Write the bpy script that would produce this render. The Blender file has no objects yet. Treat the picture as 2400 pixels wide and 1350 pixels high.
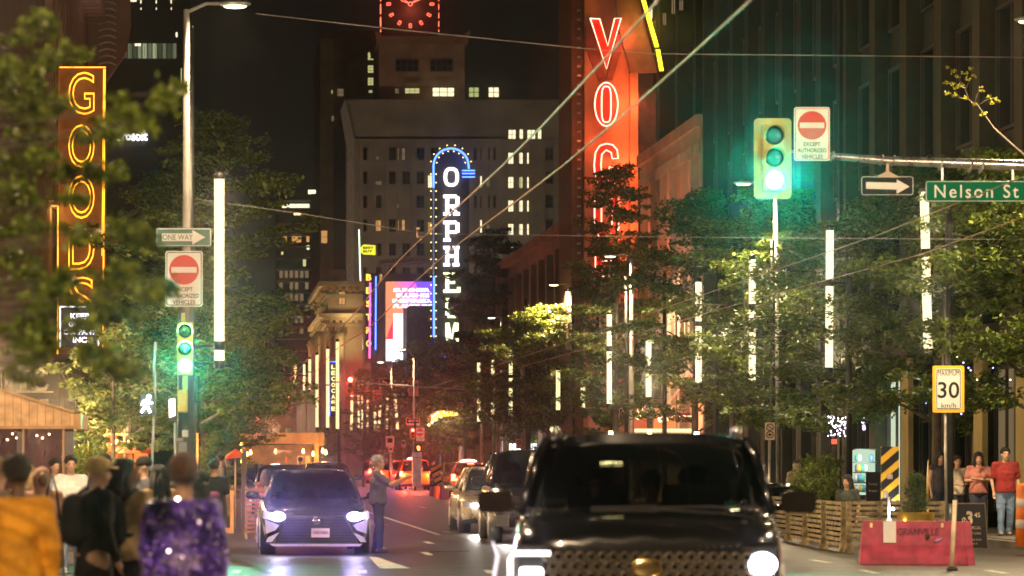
import bpy, bmesh, math, random
import numpy as np
from mathutils import Vector, Matrix, Euler
PI = math.pi
C = bpy.context.scene.collection
scene = bpy.context.scene
# ---------------------------------------------------------------- camera
# street runs along +Y; a long lens with a shifted (view-camera) frame
K, VX, HY, EYE = 7700.0, 490.0, 1080.0, 1.58
cam_d = bpy.data.cameras.new('camera'); cam = bpy.data.objects.new('camera', cam_d); C.objects.link(cam)
cam.location = (0, 0, EYE); cam.rotation_euler = (PI/2, 0, 0)
cam_d.sensor_width = 36; cam_d.lens = 36*K/2400
cam_d.shift_x = (1200-VX)/2400; cam_d.shift_y = (HY-675)/2400
cam_d.clip_start = 0.5; cam_d.clip_end = 3000
cam_d.dof.use_dof = True; cam_d.dof.focus_distance = 95; cam_d.dof.aperture_fstop = 2.6
scene.camera = cam
# ---------------------------------------------------------------- sky, exposure
w = bpy.data.worlds.new('World'); scene.world = w; w.use_nodes = True
nt = w.node_tree; nt.nodes.clear()
bgn = nt.nodes.new('ShaderNodeBackground'); out = nt.nodes.new('ShaderNodeOutputWorld')
tc = nt.nodes.new('ShaderNodeTexCoord'); sep = nt.nodes.new('ShaderNodeSeparateXYZ')
ramp = nt.nodes.new('ShaderNodeValToRGB')
ramp.color_ramp.elements[0].position = 0.0; ramp.color_ramp.elements[0].color = (0.0035, 0.0028, 0.0022, 1)
ramp.color_ramp.elements[1].position = 0.5; ramp.color_ramp.elements[1].color = (0.0009, 0.0009, 0.0009, 1)
nt.links.new(tc.outputs['Generated'], sep.inputs[0]); nt.links.new(sep.outputs['Z'], ramp.inputs[0])
nt.links.new(ramp.outputs[0], bgn.inputs['Color']); bgn.inputs['Strength'].default_value = 1.0
nt.links.new(bgn.outputs[0], out.inputs['Surface'])
scene.view_settings.view_transform = 'Standard'; scene.view_settings.look = 'None'
scene.view_settings.gamma = 1; scene.view_settings.exposure = 0.8
cy = scene.cycles
cy.max_bounces = 5; cy.diffuse_bounces = 2; cy.glossy_bounces = 3; cy.transmission_bounces = 4
cy.transparent_max_bounces = 12; cy.volume_bounces = 0; cy.caustics_reflective = False; cy.caustics_refractive = False
cy.sample_clamp_indirect = 3.0; cy.sample_clamp_direct = 0.0; cy.blur_glossy = 1.0
# ---------------------------------------------------------------- helpers
def P(px, py, s): return Vector(((px-VX)/s, K/s, EYE+(HY-py)/s))
def X(px, s): return (px-VX)/s
def Z(py, s): return EYE+(HY-py)/s
_M = {}
def mat(name, col, rough=0.6, metal=0.0, var=0.25, scale=3.0, bump=0.0, alpha=None, coat=0.0, spec=0.5, dirt=None):
    if name in _M: return _M[name]
    m = bpy.data.materials.new(name); m.use_nodes = True; n = m.node_tree; b = n.nodes['Principled BSDF']
    t = n.nodes.new('ShaderNodeTexCoord'); nz = n.nodes.new('ShaderNodeTexNoise'); nz.inputs['Scale'].default_value = scale
    nz.inputs['Detail'].default_value = 5
    n.links.new(t.outputs['Object'], nz.inputs['Vector'])
    mx = n.nodes.new('ShaderNodeMix'); mx.data_type = 'RGBA'
    d = dirt or [c*(1-var) for c in col]
    mx.inputs[6].default_value = (*d, 1); mx.inputs[7].default_value = (*[min(1, c*(1+var*0.6)) for c in col], 1)
    rp = n.nodes.new('ShaderNodeValToRGB'); rp.color_ramp.elements[0].position = 0.36; rp.color_ramp.elements[1].position = 0.64
    n.links.new(nz.outputs['Fac'], rp.inputs[0]); n.links.new(rp.outputs[0], mx.inputs[0]); n.links.new(mx.outputs[2], b.inputs['Base Color'])
    mr = n.nodes.new('ShaderNodeMapRange'); mr.inputs['To Min'].default_value = max(0.03, rough*0.8); mr.inputs['To Max'].default_value = min(1, rough*1.2)
    n.links.new(nz.outputs['Fac'], mr.inputs['Value']); n.links.new(mr.outputs[0], b.inputs['Roughness'])
    b.inputs['Metallic'].default_value = metal; b.inputs['Coat Weight'].default_value = coat; b.inputs['Specular IOR Level'].default_value = spec
    if bump:
        bp = n.nodes.new('ShaderNodeBump'); bp.inputs['Strength'].default_value = bump; bp.inputs['Distance'].default_value = 0.02
        nz2 = n.nodes.new('ShaderNodeTexNoise'); nz2.inputs['Scale'].default_value = scale*6
        n.links.new(t.outputs['Object'], nz2.inputs['Vector']); n.links.new(nz2.outputs['Fac'], bp.inputs['Height']); n.links.new(bp.outputs[0], b.inputs['Normal'])
    if alpha is not None: b.inputs['Alpha'].default_value = alpha
    _M[name] = m; return m
def em(name, col, st, light=True):
    if name in _M: return _M[name]
    m = bpy.data.materials.new(name); m.use_nodes = True; n = m.node_tree; n.nodes.clear()
    e = n.nodes.new('ShaderNodeEmission'); e.inputs[0].default_value = (*col, 1); e.inputs[1].default_value = st
    o = n.nodes.new('ShaderNodeOutputMaterial'); n.links.new(e.outputs[0], o.inputs[0])
    if not light: m.cycles.emission_sampling = 'NONE'
    _M[name] = m; return m
def glass(name, tint=0.25, rough=0.05, col=(0.6, 0.65, 0.6)):
    if name in _M: return _M[name]
    m = bpy.data.materials.new(name); m.use_nodes = True; n = m.node_tree; n.nodes.clear()
    tr = n.nodes.new('ShaderNodeBsdfTransparent'); tr.inputs[0].default_value = (col[0]*tint, col[1]*tint, col[2]*tint, 1)
    gl = n.nodes.new('ShaderNodeBsdfGlossy'); gl.inputs['Roughness'].default_value = rough; gl.inputs[0].default_value = (0.9, 0.9, 0.9, 1)
    fr = n.nodes.new('ShaderNodeFresnel'); fr.inputs[0].default_value = 1.5
    mx = n.nodes.new('ShaderNodeMixShader'); o = n.nodes.new('ShaderNodeOutputMaterial')
    n.links.new(fr.outputs[0], mx.inputs[0]); n.links.new(tr.outputs[0], mx.inputs[1]); n.links.new(gl.outputs[0], mx.inputs[2]); n.links.new(mx.outputs[0], o.inputs[0])
    _M[name] = m; return m
class MB:
    def __init__(s): s.v = []; s.f = []; s.mi = []; s.sm = []
    def add(s, vs, fs, mi=0, sm=False):
        o = len(s.v); s.v += [tuple(v) for v in vs]
        for f in fs: s.f.append(tuple(i+o for i in f)); s.mi.append(mi); s.sm.append(sm)
        return s
    def box(s, x0, y0, z0, x1, y1, z1, mi=0):
        if x0 > x1: x0, x1 = x1, x0
        if y0 > y1: y0, y1 = y1, y0
        if z0 > z1: z0, z1 = z1, z0
        return s.add([(x0,y0,z0),(x1,y0,z0),(x1,y1,z0),(x0,y1,z0),(x0,y0,z1),(x1,y0,z1),(x1,y1,z1),(x0,y1,z1)],
            [(0,3,2,1),(4,5,6,7),(0,1,5,4),(1,2,6,5),(2,3,7,6),(3,0,4,7)], mi)
    def prism(s, pts, a0, a1, plane='xz', mi=0):
        n = len(pts)
        def q(p, a): return (p[0], a, p[1]) if plane == 'xz' else ((a, p[0], p[1]) if plane == 'yz' else (p[0], p[1], a))
        vs = [q(p, a0) for p in pts]+[q(p, a1) for p in pts]
        fs = [tuple(range(n)), tuple(range(2*n-1, n-1, -1))]+[(i, i+n, (i+1) % n+n, (i+1) % n) for i in range(n)]
        return s.add(vs, fs, mi)
    def tube(s, pts, r, n=8, mi=0, sm=True):
        pts = [Vector(p) for p in pts]; m = len(pts)
        rs = r if isinstance(r, (list, tuple)) else [r]*m
        vs = []; up = None
        for i, p in enumerate(pts):
            d = (pts[min(i+1, m-1)]-pts[max(i-1, 0)])
            d = d.normalized() if d.length > 1e-9 else Vector((0, 0, 1))
            if up is None: up = Vector((0, 0, 1)) if abs(d.z) < 0.9 else Vector((0, 1, 0))
            a = d.cross(up).normalized(); b = a.cross(d).normalized(); up = b
            for k in range(n):
                t = 2*PI*k/n; vs.append(p+a*math.cos(t)*rs[i]+b*math.sin(t)*rs[i])
        fs = []
        for i in range(m-1):
            for k in range(n): fs.append((i*n+k, i*n+(k+1) % n, (i+1)*n+(k+1) % n, (i+1)*n+k))
        s.add(vs, fs, mi, sm); o = len(s.v)-len(vs)
        s.f.append(tuple(o+k for k in range(n-1, -1, -1))); s.mi.append(mi); s.sm.append(False)
        s.f.append(tuple(o+(m-1)*n+k for k in range(n))); s.mi.append(mi); s.sm.append(False)
        return s
    def beam(s, p0, p1, wd, ht, mi=0):
        p0 = Vector(p0); p1 = Vector(p1); d = (p1-p0).normalized()
        up = Vector((0, 0, 1)) if abs(d.z) < 0.95 else Vector((0, 1, 0))
        a = d.cross(up).normalized()*wd/2; b = a.cross(d).normalized()*ht/2
        vs = [p0-a-b, p0+a-b, p0+a+b, p0-a+b, p1-a-b, p1+a-b, p1+a+b, p1-a+b]
        return s.add(vs, [(0,1,2,3),(7,6,5,4),(0,4,5,1),(1,5,6,2),(2,6,7,3),(3,7,4,0)], mi)
    def lathe(s, prof, n=16, c=(0, 0, 0), mi=0, sm=True, axis='z', sx=1, sy=1):
        vs = []
        for r, z in prof:
            for k in range(n):
                t = 2*PI*k/n; a, b = r*math.cos(t)*sx, r*math.sin(t)*sy
                vs.append((c[0]+a, c[1]+b, c[2]+z) if axis == 'z' else ((c[0]+a, c[1]+z, c[2]+b) if axis == 'y' else (c[0]+z, c[1]+a, c[2]+b)))
        fs = [(i*n+k, i*n+(k+1) % n, (i+1)*n+(k+1) % n, (i+1)*n+k) for i in range(len(prof)-1) for k in range(n)]
        fs += [tuple(range(n-1, -1, -1)), tuple((len(prof)-1)*n+k for k in range(n))]
        return s.add(vs, fs, mi, sm)
    def ell(s, c, r, n=14, m=10, mi=0, rot=None):
        if not isinstance(r, (tuple, list)): r = (r, r, r)
        prof = [(max(1e-4, math.sin(PI*i/m)), -math.cos(PI*i/m)) for i in range(m+1)]
        o = len(s.v); s.lathe(prof, n, (0, 0, 0), mi)
        for i in range(o, len(s.v)):
            v = Vector((s.v[i][0]*r[0], s.v[i][1]*r[1], s.v[i][2]*r[2]))
            if rot is not None: v = rot @ v
            s.v[i] = (v.x+c[0], v.y+c[1], v.z+c[2])
        return s
    def cap(s, p0, p1, r0, r1, n=12, mi=0):
        p0 = Vector(p0); p1 = Vector(p1); d = (p1-p0); L = d.length; d = d/max(L, 1e-6)
        pts = []; rs = []
        for a in (0.99, 0.8, 0.5, 0.2): pts.append(p0-d*r0*a); rs.append(r0*math.sqrt(1-a*a))
        pts += [p0, p1]; rs += [r0, r1]
        for a in (0.2, 0.5, 0.8, 0.99): pts.append(p1+d*r1*a); rs.append(r1*math.sqrt(1-a*a))
        return s.tube(pts, rs, n, mi)
    def build(s, name, mats, parent=None, world=False, bevel=0, sub=0, remesh=0, solid=0, smooth_it=0):
        me = bpy.data.meshes.new(name); vs = s.v
        if world and parent is not None:
            o = root_loc(parent); vs = [(v[0]-o[0], v[1]-o[1], v[2]-o[2]) for v in vs]
        me.from_pydata(vs, [], s.f)
        for m in (mats if isinstance(mats, (list, tuple)) else [mats]): me.materials.append(m)
        me.polygons.foreach_set('material_index', s.mi); me.polygons.foreach_set('use_smooth', s.sm)
        me.update()
        ob = bpy.data.objects.new(name, me); C.objects.link(ob)
        if parent is not None: ob.parent = parent
        if remesh:
            md = ob.modifiers.new('r', 'REMESH'); md.mode = 'VOXEL'; md.voxel_size = remesh; md.use_smooth_shade = True
            md = ob.modifiers.new('s', 'SMOOTH'); md.iterations = smooth_it or 3; md.factor = 0.5
            if name in ('top', 'trousers', 'shorts', 'skirt') and remesh < 0.018:
                tx = bpy.data.textures.get('folds') or bpy.data.textures.new('folds', 'CLOUDS'); tx.noise_scale = 0.11
                md = ob.modifiers.new('f', 'DISPLACE'); md.texture = tx; md.strength = 0.035; md.mid_level = 0.5
        if bevel:
            md = ob.modifiers.new('b', 'BEVEL'); md.width = bevel; md.segments = 2; md.limit_method = 'ANGLE'
        if solid:
            md = ob.modifiers.new('t', 'SOLIDIFY'); md.thickness = solid
        if sub:
            md = ob.modifiers.new('u', 'SUBSURF'); md.levels = sub; md.render_levels = sub
        return ob
def root_loc(o):
    l = Vector(o.location)
    while o.parent: o = o.parent; l = l+o.location
    return l
LABELS = {}
def tag(o, label, cat, group=None, kind=None):
    if label: o['label'] = label
    if cat: o['category'] = cat
    if group: o['group'] = group
    if kind: o['kind'] = kind
    return o
def thing(name, label, cat, loc=(0, 0, 0), rz=0, group=None):
    o = bpy.data.objects.new(name, None); C.objects.link(o); o.location = loc; o.rotation_euler = (0, 0, rz)
    o.empty_display_size = 0.2
    return tag(o, label, cat, group)
def struct(name, mb, m): return tag(mb.build(name, m), None, None, kind='structure')
def copy_tree(o, parent=None):
    c = o.copy(); C.objects.link(c); c.parent = parent
    for ch in list(o.children): copy_tree(ch, c)
    return c
FIT = []
FACE = {'cam': (PI/2, 0, 0), 'left': (PI/2, 0, -PI/2), 'right': (PI/2, 0, PI/2), 'back': (PI/2, 0, PI)}
def text(s, c, wd, ht, m, parent=None, face='cam', ex=0.004, outline=0.0, bold=0.0, name='lettering', rot=None, sp=1.0, line=1.0, rz_extra=0, roll=0):
    cu = bpy.data.curves.new(name, 'FONT'); cu.body = s; cu.size = 1; cu.align_x = 'CENTER'; cu.align_y = 'CENTER'
    cu.space_character = sp; cu.space_line = line; cu.materials.append(m); cu.resolution_u = 4
    if outline:
        cu.fill_mode = 'NONE'; cu.bevel_depth = outline; cu.bevel_resolution = 1
    else: cu.extrude = ex; cu.offset = bold
    o = bpy.data.objects.new(name, cu); C.objects.link(o)
    e = Euler(rot or FACE[face])
    if roll: e = (e.to_matrix() @ Matrix.Rotation(roll, 3, 'Z')).to_euler()
    o.rotation_euler = e
    c = Vector(c)
    if parent is not None:
        o.parent = parent
        if rot is None or True: c = c-root_loc(parent)
    FIT.append((o, c, wd, ht)); o.location = c
    return o
def fit_text():
    bpy.context.view_layer.update(); dg = bpy.context.evaluated_depsgraph_get()
    for o, c, wd, ht in FIT:
        me = bpy.data.meshes.new_from_object(o.evaluated_get(dg)); n = len(me.vertices)
        co = np.zeros(n*3, np.float32); me.vertices.foreach_get('co', co); co = co.reshape(-1, 3)
        lo, hi = co.min(0), co.max(0); thick = o.data.bevel_depth; sx = wd/max(1e-4, hi[0]-lo[0]); sy = ht/max(1e-4, hi[1]-lo[1])
        co[:, 0] = (co[:, 0]-(lo[0]+hi[0])/2)*sx; co[:, 1] = (co[:, 1]-(lo[1]+hi[1])/2)*sy
        if thick: co[:, 2] *= min(sx, sy)
        me.vertices.foreach_set('co', co.ravel()); me.update()
        nm = o.name; cu = o.data; o.name = 'old'
        q = bpy.data.objects.new(nm.split('.')[0], me); C.objects.link(q); q.parent = o.parent; q.rotation_euler = o.rotation_euler; q.location = c
        bpy.data.objects.remove(o); bpy.data.curves.remove(cu)
def lamp(kind, loc, energy, col, parent=None, size=0.1, rot=None, angle=None, blend=0.5, name='lamp_light', world=True, size_y=None):
    l = bpy.data.lights.new(name, kind); l.energy = energy; l.color = col
    if name in ('diffuser_and_fill_light', 'uplight', 'red_wash', 'sign_glow_fill', 'green_spill', 'gable_light', 'facade_fill', 'headlamp_spill', 'signal_spill'): l.volume_factor = 0.0
    if kind == 'AREA':
        l.size = size
        if size_y: l.shape = 'RECTANGLE'; l.size_y = size_y
    else: l.shadow_soft_size = size
    if kind == 'SPOT': l.spot_size = angle or 2.0; l.spot_blend = blend
    o = bpy.data.objects.new(name, l); C.objects.link(o)
    loc = Vector(loc)
    if parent is not None:
        o.parent = parent
        if world: loc = loc-root_loc(parent)
    o.location = loc
    if rot: o.rotation_euler = rot
    return o
def rect(mb, px0, py0, px1, py1, s, th=0.02, mi=0, dy=0.0):
    "box whose front face covers the given place at scale s (px per metre)"
    a = P(px0, py0, s); b = P(px1, py1, s)
    return mb.box(a.x, a.y+dy, b.z, b.x, a.y+dy+th, a.z, mi)
def rrect(w, h, r, n=5):
    pts = []
    for cx, cz, a0 in ((w/2-r, h/2-r, 0), (-w/2+r, h/2-r, PI/2), (-w/2+r, -h/2+r, PI), (w/2-r, -h/2+r, 1.5*PI)):
        for k in range(n+1): a = a0+PI/2*k/n; pts.append((cx+r*math.cos(a), cz+r*math.sin(a)))
    return pts
def disc(r, n=28, a0=0): return [(r*math.cos(a0+2*PI*k/n), r*math.sin(a0+2*PI*k/n)) for k in range(n)]
def off(pts, x, z): return [(p[0]+x, p[1]+z) for p in pts]
# ---------------------------------------------------------------- palette
asph = mat('asphalt', (0.038, 0.033, 0.03), 0.44, var=0.6, scale=0.7, bump=0.5)
conc = mat('concrete', (0.22, 0.2, 0.18), 0.7, scale=1.2, bump=0.2)
paint_w = mat('road_paint', (0.62, 0.6, 0.52), 0.5, var=0.5, scale=6)
metal_d = mat('dark_pole_paint', (0.035, 0.035, 0.035), 0.4, 0.3)
galv = mat('galvanised_steel', (0.42, 0.41, 0.39), 0.42, 0.7, scale=5)
blackm = mat('black_plastic', (0.02, 0.02, 0.02), 0.45)
sign_w = mat('white_sign_sheet', (0.72, 0.7, 0.66), 0.45, var=0.06)
sign_k = mat('black_sign_ink', (0.006, 0.006, 0.006), 0.75, var=0.1)
sign_r = mat('red_sign_ink', (0.6, 0.03, 0.02), 0.45, var=0.1)
sign_g = mat('green_sign_sheet', (0.0, 0.15, 0.065), 0.6, var=0.1, spec=0.08)
sign_y = mat('yellow_sign_sheet', (0.78, 0.48, 0.02), 0.45, var=0.08)
sig_y = mat('yellow_signal_paint', (0.48, 0.30, 0.05), 0.45, var=0.15)
wood = mat('warm_wood', (0.45, 0.24, 0.1), 0.6, var=0.3, scale=2.5)
wood_d = mat('weathered_pallet_wood', (0.32, 0.25, 0.13), 0.75, var=0.6, scale=7, bump=0.4)
tube_m = em('tube_glow', (1.0, 0.80, 0.44), 1.05)
tube_far = em('tube_glow_far', (1.0, 0.86, 0.40), 0.75)
WARM = (1.0, 0.72, 0.38)
# ================================================================ setting
g = MB(); g.add([(-140, -20, -0.03), (140, -20, -0.03), (140, 640, -0.03), (-140, 640, -0.03)], [(0, 1, 2, 3)]); struct('ground', g, mat('ground_concrete', (0.1, 0.095, 0.09), 0.8))
g = MB()
for x0, y0, x1, y1 in ((0, 5, 14.4, 29), (-120, 29, 140, 50.5), (0, 50.5, 14.4, 194), (-120, 194, 140, 208), (4, 208, 15, 630)):
    g.add([(x0, y0, 0), (x1, y0, 0), (x1, y1, 0), (x0, y1, 0)], [(0, 1, 2, 3)])
struct('road', g, asph)
def slab(name, pts, z, m): g = MB(); g.prism(pts, -0.02, z, 'xy'); return struct(name, g, m)
pave = mat('pavement_concrete', (0.2, 0.18, 0.16), 0.65, scale=0.8, bump=0.15)
slab('sidewalk', [(-4.6, 50.9), (-0.2, 50.9), (-0.2, 122), (5.0, 130), (5.0, 193.5), (-4.6, 193.5)], 0.15, pave)
slab('sidewalk', [(14.6, 50.9), (18, 50.9), (18, 193.5), (14.6, 193.5)], 0.15, pave)
slab('sidewalk', [(-8, 5), (-0.4, 5), (-0.4, 28.6), (-8, 28.6)], 0.15, pave)
slab('kerb', [(-0.196, 50.9), (0, 50.9), (0, 122), (5.2, 130), (5.2, 193.5), (5.004, 193.5), (5.004, 130), (-0.196, 122)], 0.13, conc)
slab('kerb', [(14.4, 50.9), (14.596, 50.9), (14.596, 193.5), (14.4, 193.5)], 0.13, conc)
# painted markings
g = MB()
def quad(g, pts, z=0.004): g.add([(x, y, z) for x, y in pts], [(0, 1, 2, 3)])
def dash(g, x, y0, y1, w_=0.12): quad(g, [(x-w_/2, y0), (x+w_/2, y0), (x+w_/2, y1), (x-w_/2, y1)])
for y in (58, 84, 110, 136, 160): dash(g, 7.25, y, y+3.2)
for y in (55, 62.5): dash(g, 3.7+(y-55)*0.07, y, y+1.6)
dash(g, 9.6, 50.8, 52.4); dash(g, 4.9, 70, 110, 0.1)
for y in (66, 92, 118, 144): dash(g, 10.4, y, y+3)
struct('lane_marking', g, paint_w)
g = MB(); quad(g, [(2.62, 53.8), (2.74, 53.8), (2.95, 48.2), (2.5, 48.2)]); quad(g, [(0.1, 29.2), (14.2, 29.2), (14.2, 29.7), (0.1, 29.7)]); quad(g, [(5.0, 48.2), (5.6, 48.2), (6.0, 51.4), (5.85, 51.4)])
for i in range(8): quad(g, [(0.3+i*1.8, 46.0), (0.42+i*1.8, 46.0), (0.47+i*1.8, 47.4), (0.35+i*1.8, 47.4)])
struct('crosswalk_marking', g, paint_w)
# seams and patches in the old asphalt
g = MB()
for y in (44.9, 46.2, 47.35, 48.9): g.add([(-20, y, 0.005), (30, y+0.4, 0.005), (30, y+0.46, 0.005), (-20, y+0.07, 0.005)], [(0, 1, 2, 3)])
g.add([(0.05, 56, 0.005), (0.2, 56, 0.005), (0.95, 46.5, 0.005), (0.75, 46.5, 0.005)], [(0, 1, 2, 3)])
for (x0_, y0_, x1_, y1_) in ((5.2, 60, 6.4, 74), (8.2, 52.5, 9.3, 58), (3.2, 80, 4.4, 96), (9.6, 100, 10.6, 118)): g.add([(x0_, y0_, 0.0045), (x1_, y0_+0.2, 0.0045), (x1_-0.1, y1_, 0.0045), (x0_, y1_-0.3, 0.0045)], [(0, 1, 2, 3)])
struct('road_seam', g, mat('tar_seam', (0.018, 0.017, 0.016), 0.3))
for x_, y_, l in ((4.2, 57.5, 'round iron manhole cover in the lane between the sedan and the black car'), (6.3, 49.2, 'round iron manhole cover near the front of the blurred black car'), (8.6, 68, 'round iron manhole cover farther up the right lane')):
    g = MB(); g.lathe([(0.36, 0.0), (0.36, 0.008), (0.33, 0.009), (0.30, 0.007), (0.1, 0.0075)], 24, (x_, y_, 0.002)); tag(g.build('manhole_cover', mat('cast_iron', (0.10, 0.09, 0.08), 0.45, 0.7, scale=20)), l, 'manhole cover')
# ================================================================ buildings
stone_d = mat('dark_stone', (0.22, 0.18, 0.14), 0.8, scale=0.3, var=0.3)
stone_b = mat('brown_brick', (0.28, 0.17, 0.11), 0.85, scale=0.5, var=0.3)
stone_l = mat('pale_limestone', (0.42, 0.35, 0.24), 0.75, scale=0.6, var=0.25)
glass_d = mat('dark_window_glass', (0.012, 0.013, 0.014), 0.08, var=0.2, spec=0.8)
frame_d = mat('dark_window_frame', (0.06, 0.05, 0.045), 0.5)
lit_w = em('lit_window_warm', (1.0, 0.86, 0.52), 0.95, False)
lit_g = em('lit_window_green', (0.55, 0.62, 0.22), 0.5, False)
lit_d = em('lit_window_dim', (0.8, 0.55, 0.28), 0.13, False)
lit_o = em('lit_window_amber', (1.0, 0.5, 0.16), 0.4, False)
lit_y = em('lit_window_yellow', (0.8, 0.75, 0.3), 0.5, False)
def window(parent, px0, py0, px1, py1, s, m, frame=frame_d, bars=(1, 1), name='window', dep=0.0):
    a = P(px0, py0, s); b = P(px1, py1, s); W = b.x-a.x; H = a.z-b.z; y = a.y-dep
    g = MB(); t = max(0.03, min(W, H)*0.09)
    g.box(a.x, y-0.10, b.z, a.x+t, y-0.004, a.z); g.box(b.x-t, y-0.10, b.z, b.x, y-0.004, a.z)
    g.box(a.x+t, y-0.10, a.z-t, b.x-t, y-0.004, a.z); g.box(a.x+t, y-0.10, b.z, b.x-t, y-0.004, b.z+t)
    for i in range(1, bars[0]+1):
        x = a.x+W*i/(bars[0]+1); g.box(x-t*0.35, y-0.08, b.z+t, x+t*0.35, y-0.02, a.z-t)
    for i in range(1, bars[1]+1):
        z = b.z+H*i/(bars[1]+1); g.box(a.x+t, y-0.07, z-t*0.3, b.x-t, y-0.03, z+t*0.3)
    f = g.build(name, frame, parent, world=True)
    g = MB(); g.box(a.x+t, y-0.02, b.z+t, b.x-t, y-0.012, a.z-t); g.build('pane', m, f, world=True)
    return f
def wallbox(name, parent, x0, y0, z0, x1, y1, z1, m, bevel=0):
    g = MB(); g.box(x0, y0, z0, x1, y1, z1); return g.build(name, m, parent, world=True, bevel=bevel)
# --- clock tower office block, right of centre, far down the street
s = 18.0; yb = K/s
T = thing('office_block', 'tall dark old office block with rooftop clock frame and scattered lit windows', 'building', (32, yb, 0))
wallbox('wall', T, X(810, s), yb, 0, X(1345, s), yb+40, Z(235, s), stone_d)
wallbox('rooftop_tower', T, X(890, s), yb+2, Z(235, s), X(1092, s), yb+16, Z(92, s), stone_b)
g = MB(); g.prism([(X(884, s), Z(100, s)), (X(1098, s), Z(100, s)), (X(1104, s), Z(68, s)), (X(1098, s), Z(72, s)), (X(1088, s), Z(80, s)), (X(898, s), Z(84, s)), (X(880, s), Z(70, s))], yb+1, yb+17); g.build('parapet', stone_b, T, world=True)
g = MB(); g.box(X(806, s), yb-0.8, Z(242, s), X(1349, s), yb-0.003, Z(235, s)); g.box(X(806, s), yb-0.5, Z(330, s), X(1349, s), yb-0.003, Z(326, s)); g.build('cornice', stone_d, T, world=True)
for i in range(18): g = MB(); x = X(812+i*30.5, s); g.box(x, yb-0.35, 0, x+0.45, yb-0.003, Z(330, s)); g.build('pilaster', stone_d, T, world=True)
g = MB(); g.prism([(X(808, s), Z(1000, s)), (X(828, s), Z(1000, s)), (X(830, s), Z(330, s)), (X(808, s), Z(235, s)), (X(796, s), Z(262, s)), (X(803, s), Z(300, s)), (X(812, s), Z(350, s))], yb-1.4, yb-0.4); g.build('corner_pier', mat('lit_corner_stone', (0.3, 0.26, 0.22), 0.8), T, world=True)  # lit corner of the block put in as a paler strip
for (a, b, c_, d) in ((928, 134, 984, 164), (1010, 134, 1065, 164)): window(T, a, b, c_, d, s, glass_d, bars=(3, 1), dep=-1.95)
W18 = [(1190, 303, 1210, 328, lit_w), (1217, 303, 1226, 328, lit_w), (1234, 303, 1256, 328, lit_w), (1260, 303, 1269, 328, lit_w)]
for y in (371, 428, 483, 538):
    for k, x in enumerate((1197, 1219, 1241)): W18.append((x-7, y-14, x+7, y+14, lit_w if (x, y) != (1219, 428) else lit_y))
W18 += [(1190, 578, 1204, 590, lit_w), (1213, 578, 1226, 590, lit_w), (1234, 578, 1248, 590, lit_w), (1323, 358, 1343, 382, lit_d), (1120, 412, 1130, 440, lit_w), (1120, 515, 1130, 548, lit_w), (1139, 414, 1152, 438, lit_d),
        (930, 346, 951, 377, lit_d), (876, 515, 894, 543, lit_o), (931, 514, 950, 542, lit_o), (1001, 410, 1013, 441, lit_w), (1020, 410, 1034, 441, lit_w), (1001, 520, 1013, 550, lit_o), (1020, 520, 1034, 550, lit_o),
        (878, 367, 888, 374, lit_d), (875, 424, 895, 434, lit_d), (930, 478, 944, 488, lit_d), (1139, 525, 1152, 550, lit_d),
        (1012, 204, 1066, 228, lit_w), (1097, 203, 1124, 230, lit_g), (1143, 203, 1171, 230, lit_w), (925, 207, 935, 220, lit_d), (948, 206, 984, 220, lit_y)]
for (a, b, c_, d, m) in W18: window(T, a, b, c_, d, s, m, bars=(1, 1) if c_-a < 30 else (2, 1), dep=0.05)
g0 = window(T, 842, 346, 861, 376, s, glass_d)
for r in range(7):
    for cc in range(14):
        px = 842+cc*33.5; py = 346+r*56
        if any(abs((w_[0]+w_[2])/2-px-9) < 22 and abs((w_[1]+w_[3])/2-py-14) < 30 for w_ in W18) or px > 1320 or (r == 0 and cc == 0): continue
        c2 = g0.copy(); C.objects.link(c2); c2.parent = T; c2.location = ((px-842)/s, 0, -(py-346)/s)
        p2 = g0.children[0].copy(); C.objects.link(p2); p2.parent = c2
for px, e_ in ((900, 6500), (1180, 6500)): lamp('SPOT', (X(px, s), yb-55, 9), e_, (1.0, 0.8, 0.6), T, size=1.5, rot=(math.radians(110), 0, 0), angle=math.radians(100), blend=1.0, name='facade_fill')  # unseen floods added to brighten the block
lamp('SPOT', (X(700, s), yb-50, 9), 9000, (1.0, 0.72, 0.4), T, size=1.5, rot=(math.radians(112), 0, math.radians(-8)), angle=math.radians(80), blend=1.0, name='facade_fill')  # unseen side flood added to brighten the left wing
# clock
s2 = 18.0; ck = em('neon_red', (1.0, 0.13, 0.07), 2.6); yc = yb-0.5
CK = thing('rooftop_clock', 'red neon clock face with dashed outlined ticks in a square rooftop frame', 'clock', (X(961, s2), yc, Z(92, s2)))
g = MB()
g.box(X(893, s2), yc+0.1, Z(84, s2), X(1027, s2), yc+0.5, Z(-60, s2)); g.build('backboard', mat('clock_backboard', (0.04, 0.015, 0.012), 0.6), CK, world=True)
g = MB()
for px in (892, 896, 1028):
    y = -50
    while y < 74:
        h = 20 if px == 1028 else 30
        g.tube([P(px, y, s2)-Vector((0, 0.1, 0)), P(px, min(y+h-7, 75), s2)-Vector((0, 0.1, 0))], 0.05 if px != 892 else 0.07, 5)
        y += h
g.build('frame_tubes', ck, CK, world=True)
cx, cz, R = X(961, s2), Z(11, s2), 52/s2
g = MB()
for k in range(12):
    a = 2*PI*k/12; m = Vector((math.sin(a), 0, math.cos(a))); t = Vector((math.cos(a), 0, -math.sin(a))); o = Vector((cx, yc-0.1, cz))
    q = [o+m*(R-0.32)+t*0.13, o+m*(R+0.2)+t*0.13, o+m*(R+0.2)-t*0.13, o+m*(R-0.32)-t*0.13]
    g.tube(q+[q[0]], 0.045, 5)
g.build('hour_tick', ck, CK, world=True)
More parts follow.
